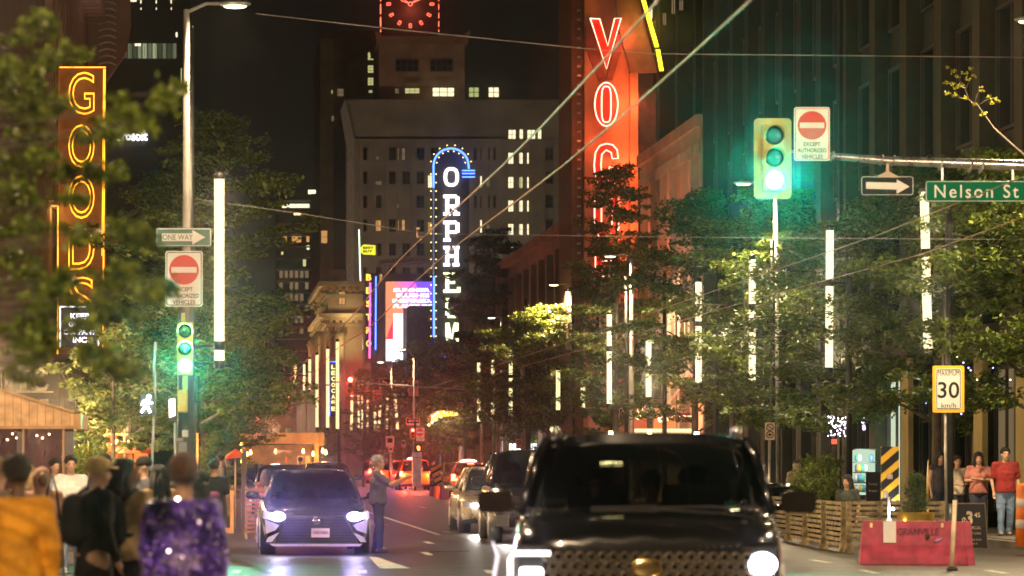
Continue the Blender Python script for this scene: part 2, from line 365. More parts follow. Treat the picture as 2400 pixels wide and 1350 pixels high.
for nm, a, L in (('hour_hand', math.radians(-62), 1.9), ('minute_hand', math.radians(60), 2.6)):
    d = Vector((math.sin(a), 0, math.cos(a))); t = Vector((math.cos(a), 0, -math.sin(a))); o = Vector((cx, yc-0.2, cz)); g = MB()
    g.tube([o+d*0.25, o+d*L*0.6+t*0.16, o+d*L, o+d*L*0.6-t*0.16, o+d*0.25], 0.045, 5); g.build(nm, ck, CK, world=True)
g = MB(); g.tube([Vector((cx+0.25*math.sin(a/8*PI), yc-0.2, cz+0.25*math.cos(a/8*PI))) for a in range(17)], 0.045, 5); g.build('hub', ck, CK, world=True)
lamp('POINT', (cx, yc-2.0, cz-1), 120, (1, 0.15, 0.08), CK, size=0.8)
# --- tall slab to its left
s = 15.5; ys = K/s
T = thing('office_tower', 'tall slim brown tower left of the clock block with four green stair windows', 'building', (20, ys, 0))
wallbox('wall', T, X(750, s), ys, 0, X(1000, s), ys+30, Z(84, s), stone_b)
wallbox('corner_pier', T, X(750, s), ys-0.6, 0, X(781, s), ys-0.003, Z(90, s), mat('ochre_stone', (0.42, 0.3, 0.14), 0.8, scale=0.4))
g = MB(); g.prism([(X(741, s), Z(66, s)), (X(756, s), Z(72, s)), (X(783, s), Z(74, s)), (X(783, s), Z(52, s)), (X(787, s), Z(40, s)), (X(789, s), Z(74, s)), (X(890, s), Z(76, s)), (X(890, s), Z(88, s)), (X(752, s), Z(88, s))], ys-1.2, ys-0.61); g.build('cornice', stone_b, T, world=True)
for (a, b, c_, d) in ((861, 122, 876, 142), (861, 152, 876, 172), (861, 181, 876, 201), (864, 211, 873, 218)): window(T, a, b, c_, d, s, lit_y, bars=(1, 2))
for (a, b, c_, d, m) in ((751, 540, 768, 572, lit_o), (776, 212, 779, 221, lit_y), (776, 272, 783, 285, lit_d), (797, 302, 803, 318, lit_o), (789, 208, 806, 228, lit_d)): window(T, a, b, c_, d, s, m, bars=(0, 1), dep=0.65)
# --- far condo tower on the left
s = 24.0; yk = K/s
T = thing('condo_tower', 'dark glass condo tower with slab balconies and a few lit flats beside the left trees', 'building', (X(695, s), yk, 0))
wallbox('wall', T, X(655, s), yk, 0, X(728, s), yk+20, Z(442, s), mat('condo_glass', (0.02, 0.021, 0.022), 0.25))
cslab = mat('condo_slab', (0.3, 0.25, 0.2), 0.8)
for y in range(470, 900, 27):
    wallbox('balcony', T, X(648, s), yk-1.0, Z(y+3, s), X(730, s), yk-0.003, Z(y, s), cslab)
random.seed(3)
cw = [(661, 478, 725, 487, lit_w), (722, 445, 740, 455, lit_w), (664, 551, 672, 568, lit_o), (684, 549, 706, 568, lit_o), (718, 550, 725, 567, lit_o), (719, 575, 725, 585, lit_w), (710, 604, 717, 624, lit_y), (659, 590, 664, 597, lit_y)]
for (y, m) in ((634, lit_d), (661, lit_d), (688, lit_d), (712, lit_d), (740, lit_d), (765, lit_d)):
    for x in range(655, 725, 12):
        if random.random() < 0.75: cw.append((x, y, x+8, y+17, m))
for x in (660, 672, 684, 700, 722):
    for y in (631, 658, 686, 714, 742): cw.append((x, y, x+2.2, y+2.5, lit_w))
for (a, b, c_, d, m) in cw:
    g = MB(); rect(g, a, b, c_, d, s, 0.05, dy=-0.06); g.build('window', m, T, world=True)
wallbox('stair_core', T, X(728, s), yk-0.5, 0, X(748, s), yk+15, Z(455, s), stone_d)
# --- classical bank with the lit cornice
s = 36.0; y0 = K/s; x0 = X(769, s); x1 = X(850, s)
T = thing('bank_building', 'pale stone classical building with warm lit dentil cornices and tall pilasters', 'building', (x0, y0, 0))
zt, zm = Z(660, s), Z(735, s)
wallbox('wall', T, x0, y0, 0, x1, y0+24, zt-0.5, stone_l)
for nm, zz, h in (('cornice', zt, 0.9), ('lower_cornice', zm, 0.75)):
    g = MB(); g.box(x0-0.62, y0-0.6, zz-h*0.35, x1, y0+24, zz); g.box(x0-0.35, y0-0.35, zz-h*0.6, x1, y0+23.9, zz-h*0.35)
    g.box(x0-0.16, y0-0.16, zz-h*1.2, x1, y0+23.8, zz-h*0.9)
    for i in range(32): g.box(x0-0.5, y0+0.2+i*0.75, zz-h*0.8, x0-0.005, y0+0.5+i*0.75, zz-h*0.6)
    for i in range(5): g.box(x0+0.05+i*0.42, y0-0.5, zz-h*0.8, x0+0.27+i*0.42, y0-0.005, zz-h*0.6)
    g.build(nm, stone_l, T, world=True)
for i in range(6): g = MB(); g.lathe([(0.55, 0), (0.45, 0.3), (0.42, zm-1.6), (0.6, zm-1.15)], 12, (x0-0.2, y0+0.5+i*4.4, 0)); g.build('column', stone_l, T, world=True)
g = MB(); g.lathe([(0.5, 0), (0.42, 0.3), (0.38, zm-1.6), (0.55, zm-1.15)], 12, (x0+0.7, y0-0.2, 0)); g.build('column', stone_l, T, world=True)
wallbox('balustrade', T, X(770, s), y0-0.2, zt+0.001, X(812, s), y0+0.3, Z(632, s), stone_l)
window(T, 793, 683, 810, 715, s, lit_o, bars=(1, 0)); window(T, 782, 760, 800, 800, s, lit_d)
for i in range(5):
    for zz in (zt, zm): lamp('AREA', (x0-1.5, y0+1+i*5, zz-3.0), 26, (1, 0.68, 0.28), T, size=0.5, rot=(0, math.radians(-160), 0), name='uplight')
for zz in (zt, zm): lamp('AREA', (x0+1.2, y0-1.6, zz-2.6), 24, (1, 0.68, 0.28), T, size=0.5, rot=(math.radians(152), 0, 0), name='uplight')
# low building to its left with round arched lit windows, and the vertical "STYLE" shop sign
s = 38; yv = K/s
T = thing('arcade_building', 'low brown stone building with round arched doorways left of the bank', 'building', (X(700, s), yv, 0))
wallbox('wall', T, X(600, s), yv+2, 0, X(742, s), yv+14, Z(880, s), stone_b)
for i, px in enumerate((708, 732)):
    a = P(px, 960, s); g = MB(); g.prism([(a.x-0.28, 1), (a.x+0.28, 1)]+off([(0.28*math.cos(k*PI/8), 0.28*math.sin(k*PI/8)) for k in range(9)], a.x, a.z+1.0), yv+1.9, yv+1.995); g.build('doorway', lit_d, T, world=True)
for px in (612, 640, 668): window(T, px, 1000, px+18, 1040, s, lit_d, dep=-2)
# --- screen building
s = 30; yq = K/s
T = thing('screen_building', 'dark building front behind the big video screen right of the bank', 'building', (X(960, s), yq, 0))
wallbox('wall', T, X(890, s), yq+1, 0, X(1180, s), yq+14, Z(640, s), stone_d)
g = MB(); g.prism([(X(886, s), Z(612, s)), (X(1020, s), Z(606, s)), (X(1020, s), Z(613, s)), (X(886, s), Z(624, s))], yq-2, yq+1); g.build('canopy_lip', mat('canopy_metal', (0.45, 0.4, 0.34), 0.4, 0.5), T, world=True)
window(T, 890, 640, 898, 660, s, lit_o, dep=-0.9)
S = thing('video_screen', 'big video screen showing pink and orange drink advert with bold white words', 'screen', (X(960, s), yq, Z(850, s)))
wallbox('housing', S, X(902, s), yq+0.1, Z(852, s), X(1034, s), yq+0.6, Z(658, s), blackm)
m = bpy.data.materials.new('advert'); m.use_nodes = True; n = m.node_tree; n.nodes.clear()
tcn = n.nodes.new('ShaderNodeTexCoord'); sx = n.nodes.new('ShaderNodeSeparateXYZ'); n.links.new(tcn.outputs['Generated'], sx.inputs[0])
ad = n.nodes.new('ShaderNodeMath'); ad.operation = 'MULTIPLY_ADD'; ad.inputs[1].default_value = 0.45; n.links.new(sx.outputs['Z'], ad.inputs[0]); n.links.new(sx.outputs['X'], ad.inputs[2])
r_ = n.nodes.new('ShaderNodeValToRGB'); r_.color_ramp.elements[0].color = (1.0, 0.22, 0.10, 1); r_.color_ramp.elements[0].position = 0.55
r_.color_ramp.elements[1].color = (0.16, 0.06, 0.85, 1); r_.color_ramp.elements[1].position = 1.35; e_ = r_.color_ramp.elements.new(0.98); e_.color = (0.9, 0.10, 0.75, 1)
n.links.new(ad.outputs[0], r_.inputs[0]); ee = n.nodes.new('ShaderNodeEmission'); ee.inputs[1].default_value = 1.0; n.links.new(r_.outputs[0], ee.inputs[0])
oo = n.nodes.new('ShaderNodeOutputMaterial'); n.links.new(ee.outputs[0], oo.inputs[0])
g = MB(); rect(g, 904, 660, 1031, 722, s, 0.05); rect(g, 904, 722, 945, 848, s, 0.05); g.build('picture', m, S, world=True)
wt = em('screen_white', (0.8, 0.85, 1.0), 1.7)
g = MB(); rect(g, 922, 735, 944, 800, s, 0.03, dy=-0.03); rect(g, 905, 796, 944, 848, s, 0.03, dy=-0.05); g.build('cup_picture', wt, S, world=True)
g = MB(); g.prism([(X(905, s), Z(795, s)), (X(921, s), Z(750, s)), (X(921, s), Z(795, s))], yq-0.03, yq-0.001); g.build('red_wedge', em('screen_red', (0.9, 0.02, 0.06), 0.9, False), S, world=True)
for i, t_ in enumerate(('SUMMER', 'SLUSHIE', 'INSPIRED', 'FLAVOURS')): text(t_, P(968-[3, 1, 4, 1][i], 680+i*12.5, s)-Vector((0, 0.08, 0)), [86, 78, 88, 92][i]/s, 9/s, wt, S, bold=0.05)
T = thing('concrete_pylon', 'plain dark blank pylon with rounded top standing before the video screen', 'pylon', (X(977, s+1), K/(s+1), 0))
g = MB(); g.prism([(X(946, s), 0), (X(1010, s), 0), (X(1010, s), Z(728, s)), (X(1004, s), Z(722, s)), (X(952, s), Z(722, s)), (X(946, s), Z(728, s))], yq-4, yq-1); g.build('shaft', mat('pylon_grey', (0.12, 0.11, 0.11), 0.8), T, world=True)
# --- left side tower with the lit floor
s = 30; yl = K/s
T = thing('glass_office', 'dark office tower at upper left with one lit glazed floor', 'building', (X(320, s), yl, 0))
wallbox('wall', T, X(150, s), yl, 0, X(448, s), yl+25, Z(-60, s), mat('office_dark', (0.02, 0.02, 0.02), 0.6))
random.seed(5)
for i in range(16):
    px = 230+i*11.6; g = MB(); rect(g, px, 102, px+9.5, 137, s, 0.06, dy=-0.07)
    st = random.choice([0.05, 0.12, 0.2, 0.32]); g.build('window', em('office_lit_%d' % int(st*100), (0.6, 0.66, 0.38), st, False), T, world=True)
g = MB()
for i in range(22): rect(g, 231+i*8.3, 98, 231.8+i*8.3, 138, s, 0.1, dy=-0.18)
g.build('mullion', frame_d, T, world=True)
for px in (329, 365, 400): g = MB(); rect(g, px, 0, px+2.5, 8, s, 0.05, dy=-0.06); rect(g, px+0.5, 18, px+2.5, 23, s, 0.05, dy=-0.06); g.build('window', lit_w, T, world=True)
for (a, b, c_, d) in ((412, 76, 416, 87), (451, 60, 453, 142), (424, 160, 426, 196), (305, -8, 320, 4), (240, 104, 246, 112), (316, 102, 330, 108)): g = MB(); rect(g, a, b, c_, d, s, 0.05, dy=-0.09); g.build('window', lit_w if a < 450 and a != 424 else lit_y, T, world=True)
S = thing('company_sign', 'white glowing software company name on the dark left office tower', 'sign', (X(300, s), yl, Z(330, s)))
text('Microsoft', P(298, 318, s)-Vector((0, 0.15, 0)), 96/s, 24/s, em('sign_white', (1, 0.98, 0.95), 2.4), S, bold=0.03, ex=0.05)
g = MB(); rect(g, 250, 326, 348, 331, s, 0.1, dy=0.0); g.build('rail', blackm, S, world=True)
# ---------------------------------------------------------------- street fronts
def side_window(parent, x, sgn, y0, y1, z0, z1, m, fr=frame_d, name='window', bars=1):
    "window in a wall at x; sgn=-1: faces the street from the right side"
    g = MB(); t = 0.07; a, b = x+sgn*0.004, x+sgn*0.12
    g.box(a, y0, z0, b, y0+t, z1); g.box(a, y1-t, z0, b, y1, z1); g.box(a, y0+t, z1-t, b, y1-t, z1); g.box(a, y0+t, z0, b, y1-t, z0+t)
    for i in range(1, bars+1): yy = y0+(y1-y0)*i/(bars+1); g.box(a, yy-0.03, z0+t, x+sgn*0.09, yy+0.03, z1-t)
    f = g.build(name, fr, parent, world=True)
    g = MB(); g.box(x+sgn*0.02, y0+t, z0+t, x+sgn*0.03, y1-t, z1-t); g.build('pane', m, f, world=True); return f
def front(name, label, x, sgn, y0, y1, H, m, nb, floors, zb=4.6, fh=3.6, pier=None, shop=None, cor=0.5, lit=(), back=14):
    T = thing(name, label, 'building', (x, (y0+y1)/2, 0))
    wallbox('wall', T, x, y0, 0, x-sgn*back, y1, H, m)
    bw = (y1-y0)/nb
    for i in range(nb+1):
        g = MB(); y = y0+i*bw; g.box(x+sgn*0.003, max(y0, y-0.35), 0, x+sgn*0.4, min(y1, y+0.35), H-0.8); g.build('pilaster', pier or m, T, world=True)
    g = MB(); g.box(x+sgn*0.42, y0, H-0.8, x-sgn*0.2, y1, H-0.3); g.box(x+sgn*(0.42+cor), y0-0.02, H-0.3, x-sgn*0.2, y1+0.02, H+0.1)
    g.box(x+sgn*0.41, y0, zb-0.5, x+sgn*0.003, y1, zb-0.1)
    g.build('cornice', pier or m, T, world=True)
    k = 0
    for f in range(floors):
        for i in range(nb):
            side_window(T, x, sgn, y0+i*bw+0.6, y0+(i+1)*bw-0.6, zb+0.4+f*fh, zb+fh-0.5+f*fh, lit_d if k in lit else glass_d); k += 1
    for i in range(nb):
        mm = (shop or {}).get(i, glass_d)
        side_window(T, x, sgn, y0+i*bw+0.45, y0+(i+1)*bw-0.45, 0.5, zb-1.0, mm, name='shop_window', bars=2)
    return T
shop_w = em('shop_glow_warm', (1.0, 0.62, 0.25), 0.35); shop_g = em('shop_glow_pale', (0.75, 0.85, 0.6), 0.5); shop_wh = em('shop_glow_white', (0.95, 1.0, 1.0), 2.4)
ochre = mat('ochre_render', (0.36, 0.29, 0.12), 0.8, scale=0.7)
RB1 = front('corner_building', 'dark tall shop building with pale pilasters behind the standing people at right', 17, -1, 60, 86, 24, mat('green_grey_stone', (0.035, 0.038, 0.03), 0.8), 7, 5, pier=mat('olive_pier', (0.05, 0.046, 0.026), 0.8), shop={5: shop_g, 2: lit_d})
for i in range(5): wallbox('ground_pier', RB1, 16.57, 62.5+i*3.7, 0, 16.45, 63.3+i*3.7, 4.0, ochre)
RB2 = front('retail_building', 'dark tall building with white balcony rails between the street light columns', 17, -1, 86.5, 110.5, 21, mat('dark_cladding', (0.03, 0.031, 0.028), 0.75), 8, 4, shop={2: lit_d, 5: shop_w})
for (px0, px1, pyb, s) in ((1838, 1912, 690, 81), (1790, 1822, 716, 79), (2078, 2108, 862, 93), (2010, 2046, 634, 90)):
    y0_, y1_ = K/(s+2.0), K/(s-2.0); z = Z(pyb, s); g = MB(); x = 16.3
    for k in range(4): g.beam((x, y0_, z+k*0.27), (x, y1_, z+k*0.27), 0.03, 0.045)
    for k in range(5): yy = y0_+(y1_-y0_)*k/4; g.beam((x, yy, z-0.15), (x, yy, z+0.9), 0.04, 0.04)
    for k in range(2): yy = y0_+(y1_-y0_)*k; g.beam((16.98, yy, z), (x, yy, z), 0.04, 0.04)
    g.build('balcony_railing', mat('white_rail', (0.6, 0.58, 0.52), 0.5), RB2, world=True)
RB4 = front('brick_walkup', 'dark brown brick walk-up building beyond the theatre on the right', 17, -1, 146, 190, 12.5, stone_b, 11, 2, shop={1: shop_w, 4: shop_wh, 5: shop_wh, 8: shop_w, 9: shop_w}, lit=(3, 9))
RB5 = front('cinema_building', 'dark theatre building carrying the blue arched neon sign', 17.6, -1, 212, 250, 12.5, stone_b, 8, 2, shop={0: shop_w, 2: shop_wh, 4: shop_w}, lit=(5,))
TW = thing('background_tower', 'dark high tower with thin vertical fins at the top right', 'building', (30, 165, 0))
wallbox('wall', TW, 22.3, 165, 0, 60, 185, 40, mat('tower_dark', (0.03, 0.032, 0.03), 0.5))
s = K/165
for (a, b, c_, d, m) in ((1519, 18, 1530, 46, lit_w), (1539, 18, 1546, 50, lit_w), (1533, 0, 1540, 14, lit_w), (1572, -4, 1584, 34, lit_d), (1590, 0, 1602, 26, lit_d), (1585, 150, 1588, 165, lit_d), (1590, 148, 1594, 170, lit_d), (1552, 30, 1562, 60, lit_d)):
    window(TW, a, b, c_, d, s, m, bars=(1, 0))
g = MB()
for i in range(40): g.box(22.5+i*0.9, 164.7, 2, 22.6+i*0.9, 164.997, 40)
g.build('fin', mat('tower_fin', (0.14, 0.14, 0.13), 0.6), TW, world=True)
# theatre with the tall red sign
V = front('theatre_building', 'theatre front with deep cornice and tall window bays glowing red from its sign', 17, -1, 111, 126.5, 13.2, mat('cream_stucco', (0.5, 0.38, 0.28), 0.8, scale=0.5), 6, 1, zb=4.8, fh=5.5, cor=0.12, shop={0: shop_w, 3: shop_w})
g = MB()
for i in range(26): g.box(16.47, 111.2+i*0.58, 11.95, 16.575, 111.45+i*0.58, 12.35)
g.build('dentil', mat('cream_stucco', (0, 0, 0)), V, world=True)
for i, yy in enumerate(np.linspace(112.2, 125.2, 12)): g = MB(); g.box(16.58, yy-0.12, 3.2, 16.9, yy+0.12, 9.2); g.build('fin', mat('cream_stucco', (0, 0, 0)), V, world=True)
for yy in (114, 119, 124): lamp('AREA', (14.6, yy, 9.4), 42, (1, 0.2, 0.08), V, size=1.2, rot=(0, math.radians(-112), 0), name='red_wash')
s = 55; yvg = K/s
V2 = thing('theatre_pylon', 'tall stuccoed pylon wall behind the vertical red neon theatre sign', 'building', (17.5, yvg+1, 0))
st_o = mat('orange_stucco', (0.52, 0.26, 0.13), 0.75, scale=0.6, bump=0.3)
wallbox('wall', V2, X(1374, s), yvg+0.6, 0, X(1478, s), yvg+7, Z(-80, s), st_o)
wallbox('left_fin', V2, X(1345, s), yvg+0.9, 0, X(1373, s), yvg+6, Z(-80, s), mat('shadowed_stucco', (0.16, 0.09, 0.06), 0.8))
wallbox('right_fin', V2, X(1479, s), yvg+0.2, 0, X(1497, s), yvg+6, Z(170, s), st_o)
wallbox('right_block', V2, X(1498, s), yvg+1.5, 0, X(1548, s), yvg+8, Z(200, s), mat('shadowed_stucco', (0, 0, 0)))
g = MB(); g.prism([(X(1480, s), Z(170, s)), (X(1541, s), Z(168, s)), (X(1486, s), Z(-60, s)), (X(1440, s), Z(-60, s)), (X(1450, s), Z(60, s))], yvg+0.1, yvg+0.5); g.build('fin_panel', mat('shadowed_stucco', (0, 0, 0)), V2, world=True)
g = MB(); g.prism([(X(1376, s), Z(60, s)), (X(1390, s), Z(60, s)), (X(1424, s), Z(185, s)), (X(1405, s), Z(185, s)), (X(1376, s), Z(110, s))], yvg+0.35, yvg+0.59); g.prism([(X(1454, s), Z(60, s)), (X(1476, s), Z(30, s)), (X(1476, s), Z(60, s)), (X(1438, s), Z(185, s)), (X(1424, s), Z(185, s))], yvg+0.35, yvg+0.59)
g.build('relief', mat('dark_red_stucco', (0.2, 0.05, 0.03), 0.7), V2, world=True)
g = MB()
for i in range(28): z_ = Z(20+i*22, s); g.box(X(1358, s), yvg+0.78, z_, X(1366, s), yvg+0.899, z_+0.08)
g.build('ladder_rung', galv, V2, world=True)
rb = mat('ribbed_metal', (0.55, 0.36, 0.10), 0.45, 0.4)
g = MB()
for i in range(11):
    g.lathe([(0.04, 0), (0.04, 4.2)], 6, (X(1500, 62)+i*0.085, K/62, Z(820, 62)))
g.build('ribbed_panel', rb, V, world=True)
ng = em('neon_salmon', (1.0, 0.34, 0.2), 3.2); rp_ = mat('red_letter_plate', (0.75, 0.03, 0.02), 0.5)
S = thing('theatre_sign', 'tall vertical red neon theatre sign spelling VOGUE on the orange pylon', 'sign', (X(1421, s), yvg, 4))
gV = [(1383, 44), (1405, 45), (1424, 108), (1440, 44), (1455, 43), (1421, 162)]
def plate(pts, dy0=-0.02, dy1=0.34): return [(X(a, s), Z(b, s)) for a, b in pts]
def shape(pts, nm='letter'):
    q = plate(pts); g = MB(); g.prism(q, yvg-0.02, yvg+0.34); L = g.build(nm, rp_, S, world=True)
    g = MB(); ct = Vector((sum(p[0] for p in q)/len(q), 0, sum(p[1] for p in q)/len(q)))
    pp = [Vector((p[0], yvg-0.09, p[1])) for p in q]; g.tube(pp+[pp[0], pp[1]], 0.03, 6); g.build('neon_tube', ng, L, world=True)
shape(gV)
def ring(cx, cy, a, b, n=24, e=2.0): return [(cx+a*math.copysign(abs(math.cos(2*PI*k/n))**(2/e), math.cos(2*PI*k/n)), cy+b*math.copysign(abs(math.sin(2*PI*k/n))**(2/e), math.sin(2*PI*k/n))) for k in range(n)]
def neon(pts, par, m=None, r=0.03, closed=True, dy=-0.09):
    g = MB(); pp = [Vector((X(a, s), yvg+dy, Z(b, s))) for a, b in pts]; g.tube(pp+([pp[0]] if closed else []), r, 6); return g.build('neon_tube', m or ng, par, world=True)
q = plate(ring(1420.5, 245, 29, 53)); g = MB(); g.prism(q, yvg-0.02, yvg+0.34); Lo = g.build('letter', rp_, S, world=True); neon(ring(1420.5, 245, 27, 51), Lo); neon(ring(1420.5, 245, 11, 42, e=3.5), Lo)
Gp = [(1448, 372), (1446, 352), (1436, 340), (1421, 337), (1405, 342), (1395, 358), (1392, 388), (1395, 420), (1405, 436), (1421, 440), (1437, 435), (1448, 424), (1449, 392), (1427, 392), (1427, 404), (1436, 404), (1434, 418), (1421, 425), (1411, 416), (1408, 388), (1410, 362), (1420, 352), (1432, 358), (1434, 372)]
shape(Gp)
Up = [(1393, 462), (1409, 462), (1409, 530), (1421, 545), (1434, 530), (1434, 462), (1450, 462), (1450, 535), (1438, 556), (1421, 561), (1404, 556), (1393, 535)]
shape(Up)
Ep = [(1395, 580), (1448, 580), (1448, 592), (1411, 592), (1411, 612), (1440, 612), (1440, 624), (1411, 624), (1411, 648), (1448, 648), (1448, 660), (1395, 660)]
shape(Ep)
yn = em('neon_yellow', (1.0, 0.72, 0.02), 2.2)
g = MB()
for dx in (0, 5): g.tube([P(1491+dx, -40, s)-Vector((0, 0.3, 0)), P(1535+dx, 112, s)-Vector((0, 0.3, 0))], 0.045, 6); g.tube([P(1537+dx, 118, s)-Vector((0, 0.3, 0)), P(1549+dx-3, 168, s)-Vector((0, 0.3, 0))], 0.045, 6)
g.build('yellow_neon_tube', yn, S, world=True)
g = MB(); g.beam(P(1496, -40, s)-Vector((0, 0.16, 0)), P(1550, 170, s)-Vector((0, 0.16, 0)), 0.2, 0.1); g.build('tube_trough', blackm, S, world=True)
for px, py, e_ in ((1460, 90, 110), (1460, 245, 150), (1460, 385, 170), (1462, 520, 150), (1385, 330, 60), (1385, 160, 40), (1460, 620, 120), (1500, 250, 70)):
    lamp('POINT', P(px, py, s)-Vector((0, 0.55, 0)), e_*0.62, (1, 0.17, 0.06), S, size=0.25, name='sign_glow_fill')
lamp('POINT', P(1528, 60, s)-Vector((0, 0.8, 0)), 40, (1, 0.7, 0.1), S, size=0.1, name='sign_glow_fill')
# left street fronts
def flutes(parent, x, sgn, y0, y1, z0, z1, st, m, nm='flute'):
    g = MB(); y = y0
    while y < y1: g.box(x+sgn*0.003, y, z0, x+sgn*0.22, y+st*0.5, z1); y += st
    return g.build(nm, m, parent, world=True)
pinkb = mat('pinkish_brown_stone', (0.26, 0.14, 0.1), 0.8, scale=0.5)
LB1 = thing('corner_hotel', 'big brown stone building at upper left with ribbed front and curved cornice', 'building', (-4.6, 80, 0))
wallbox('wall', LB1, -18, 58, 0, -4.6, 118, 30, mat('dark_brown_render', (0.15, 0.09, 0.06), 0.85, scale=0.3))
flutes(LB1, -4.6, 1, 92, 118, 9, 30, 1.6, pinkb)
g = MB()
for i in range(13): g.box(-4.37+0.001, 106+i*0.92, 17.2, -3.7, 106.45+i*0.92, 26)
g.build('cornice_rib', pinkb, LB1, world=True)
g = MB()
for i in range(22):
    z = 15.7+i*0.24; g.tube([(-3.95+t*0.16, 117.2, z+0.10*math.sin(t*PI/4)+t*0.0) for t in range(5)], 0.035, 5)
g.build('scalloped_grille', mat('pink_lit_metal', (0.55, 0.42, 0.4), 0.4), LB1, world=True)
g = MB(); g.prism([(-4.3, 15.0), (-3.9, 14.8), (-2.95, 16.2), (-2.8, 17.2), (-2.9, 22), (-4.4, 22)], 117.4, 117.9); g.build('cornice_end', pinkb, LB1, world=True)
lamp('SPOT', (-1.5, 108, 12), 200, (1, 0.75, 0.65), LB1, size=0.2, rot=(math.radians(150), 0, math.radians(8)), angle=1.0, name='facade_fill')  # fill spot added on the cornice, no fixture behind it
for i, yy in enumerate((70, 82, 94, 104)): side_window(LB1, -4.6, 1, yy, yy+5, 0.6, 3.6, lit_o if i < 3 else shop_w, name='shop_window', bars=3)
for i, yy in enumerate((62, 72, 84, 96, 108)): lamp('AREA', (-4.2, yy, 3.2), 800, (1.0, 0.66, 0.32), LB1, size=1.0, size_y=4.0, rot=(0, math.radians(-62), 0), name='diffuser_and_fill_light')  # added shop-side fill that brightens the left trees
LB2 = front('left_shop_row', 'low dark shop row with warm lit windows on the left beyond the hotel', -4.6, 1, 120, 190, 9, stone_b, 14, 1, shop={1: shop_w, 3: shop_w, 6: shop_w, 9: shop_wh, 11: shop_w}, lit=(4, 7))
# ================================================================ neon and shop signs
gold = em('neon_gold', (1.0, 0.36, 0.018), 2.3)
s = 80; y = K/s
S = thing('nightclub_sign', 'tall amber neon outlined sign spelling GOOD down the upper left wall', 'sign', (X(195, s), y, Z(830, s)))
wallbox('panel', S, X(138, s), y+0.1, Z(828, s), X(248, s), y+0.5, Z(157, s), mat('amber_sign_panel', (0.16, 0.07, 0.02), 0.6))
g = MB()
def seg(g, a, b, c_, d, r=0.02, dy=-0.02): g.tube([P(a, b, s)+Vector((0, dy, 0)), P(c_, d, s)+Vector((0, dy, 0))], r, 6)
seg(g, 138, 158, 248, 158); seg(g, 137, 160, 135, 830); seg(g, 246, 162, 241, 830); seg(g, 243, 162, 239, 600, 0.012);
g.build('border_tube', gold, S, world=True)
for i, (ch, cyy) in enumerate((('G', 219), ('O', 343), ('O', 462), ('D', 582), ('S', 700))):
    text(ch, P(191, cyy, s)+Vector((0, -0.05, 0)), 61/s, (102 if i else 100)/s, gold, S, outline=0.015, name='letter', bold=0)
for cyy in (200, 320, 440, 560, 690, 800): lamp('POINT', P(191, cyy, s)-Vector((0, 0.5, 0)), 3, (1, 0.5, 0.1), S, size=0.2, name='sign_glow_fill')
lamp('POINT', P(120, 500, s)-Vector((0, 0.5, 0)), 60, (1, 0.45, 0.1), S, size=0.3, name='sign_glow_fill')
s = 87; y = K/s; wn = em('neon_white', (1.0, 0.9, 1.0), 3.0)
S = thing('club_box_sign', 'square white neon box sign with stacked words below the amber sign', 'sign', (X(187, s), y, Z(815, s)))
wallbox('panel', S, X(140, s), y+0.05, Z(815, s), X(232, s), y+0.3, Z(718, s), blackm)
g = MB()
for a, b, c_, d in ((141, 719, 141, 814), (231, 719, 231, 814), (141, 719, 231, 719)): seg(g, a, b, c_, d, 0.018)
g.build('border_tube', wn, S, world=True)
for i, (t_, w_) in enumerate((('KEEP', 44), ('GOOD', 52), ('COMPANY', 76), ('INC', 32))): text(t_, P(187, 741+i*18.5, s)-Vector((0, 0.03, 0)), w_/s, 13/s, wn, S, bold=0.03)
s = 100; y = K/s
S = thing('serif_wall_sign', 'large pale serif letters on the dark wall above the wooden kiosk', 'sign', (X(80, s), y, Z(925, s)))
wallbox('panel', S, X(-60, s), y+0.12, Z(935, s), X(140, s), y+0.2, Z(850, s), mat('dark_brown_panel', (0.04, 0.025, 0.02), 0.6))
sf = mat('pale_letter', (0.7, 0.6, 0.5), 0.5)
g = MB()
rect(g, 46, 868, 62, 916, s, 0.06); rect(g, 40, 866, 84, 872, s, 0.06); rect(g, 38, 915, 70, 920, s, 0.06); rect(g, -10, 868, 6, 916, s, 0.06); rect(g, -20, 915, 20, 920, s, 0.06)
g.tube([P(a, b, s) for a, b in ((112, 876), (100, 867), (86, 870), (77, 882), (75, 895), (80, 908), (92, 914), (106, 911), (113, 900))], [0.03, 0.05, 0.06, 0.07, 0.08, 0.07, 0.06, 0.05, 0.03], 8); rect(g, 70, 917, 125, 920, s, 0.06)
g.build('letter', sf, S, world=True)
# orpheum style sign
s = 33.5; y = K/s; nb_ = em('neon_blue', (0.06, 0.16, 1.0), 3.4); bulb = em('bulb_yellow', (1.0, 0.66, 0.12), 3.0, False); wl = em('letter_white', (1.0, 0.93, 0.97), 2.3); gl_ = em('letter_lime', (0.9, 1.0, 0.5), 2.0)
S = thing('cinema_sign', 'tall arched blue neon cinema sign with white slab letters ORPHEUM and yellow bulbs', 'sign', (X(1058, s), y, Z(850, s)))
g = MB(); g.prism([(X(1014, s), Z(840, s)), (X(1100, s), Z(840, s)), (X(1100, s), Z(392, s))]+[(X(1057+43*math.cos(k*PI/12), s), Z(392-43*math.sin(k*PI/12), s)) for k in range(1, 12)]+[(X(1014, s), Z(392, s))], y+0.1, y+0.5)
g.build('panel', mat('sign_panel_dark', (0.03, 0.022, 0.03), 0.6), S, world=True)
g = MB(); arc = [(1016, 440), (1016, 400), (1016, 388)]+[(1057-41*math.cos(k*PI/14), 388-40*math.sin(k*PI/14)) for k in range(1, 14)]+[(1098, 388), (1099, 396)]
g.tube([P(a, b, s)-Vector((0, 0.05, 0)) for a, b in arc], 0.065, 6); g.build('arch_tube', nb_, S, world=True)
g = MB()
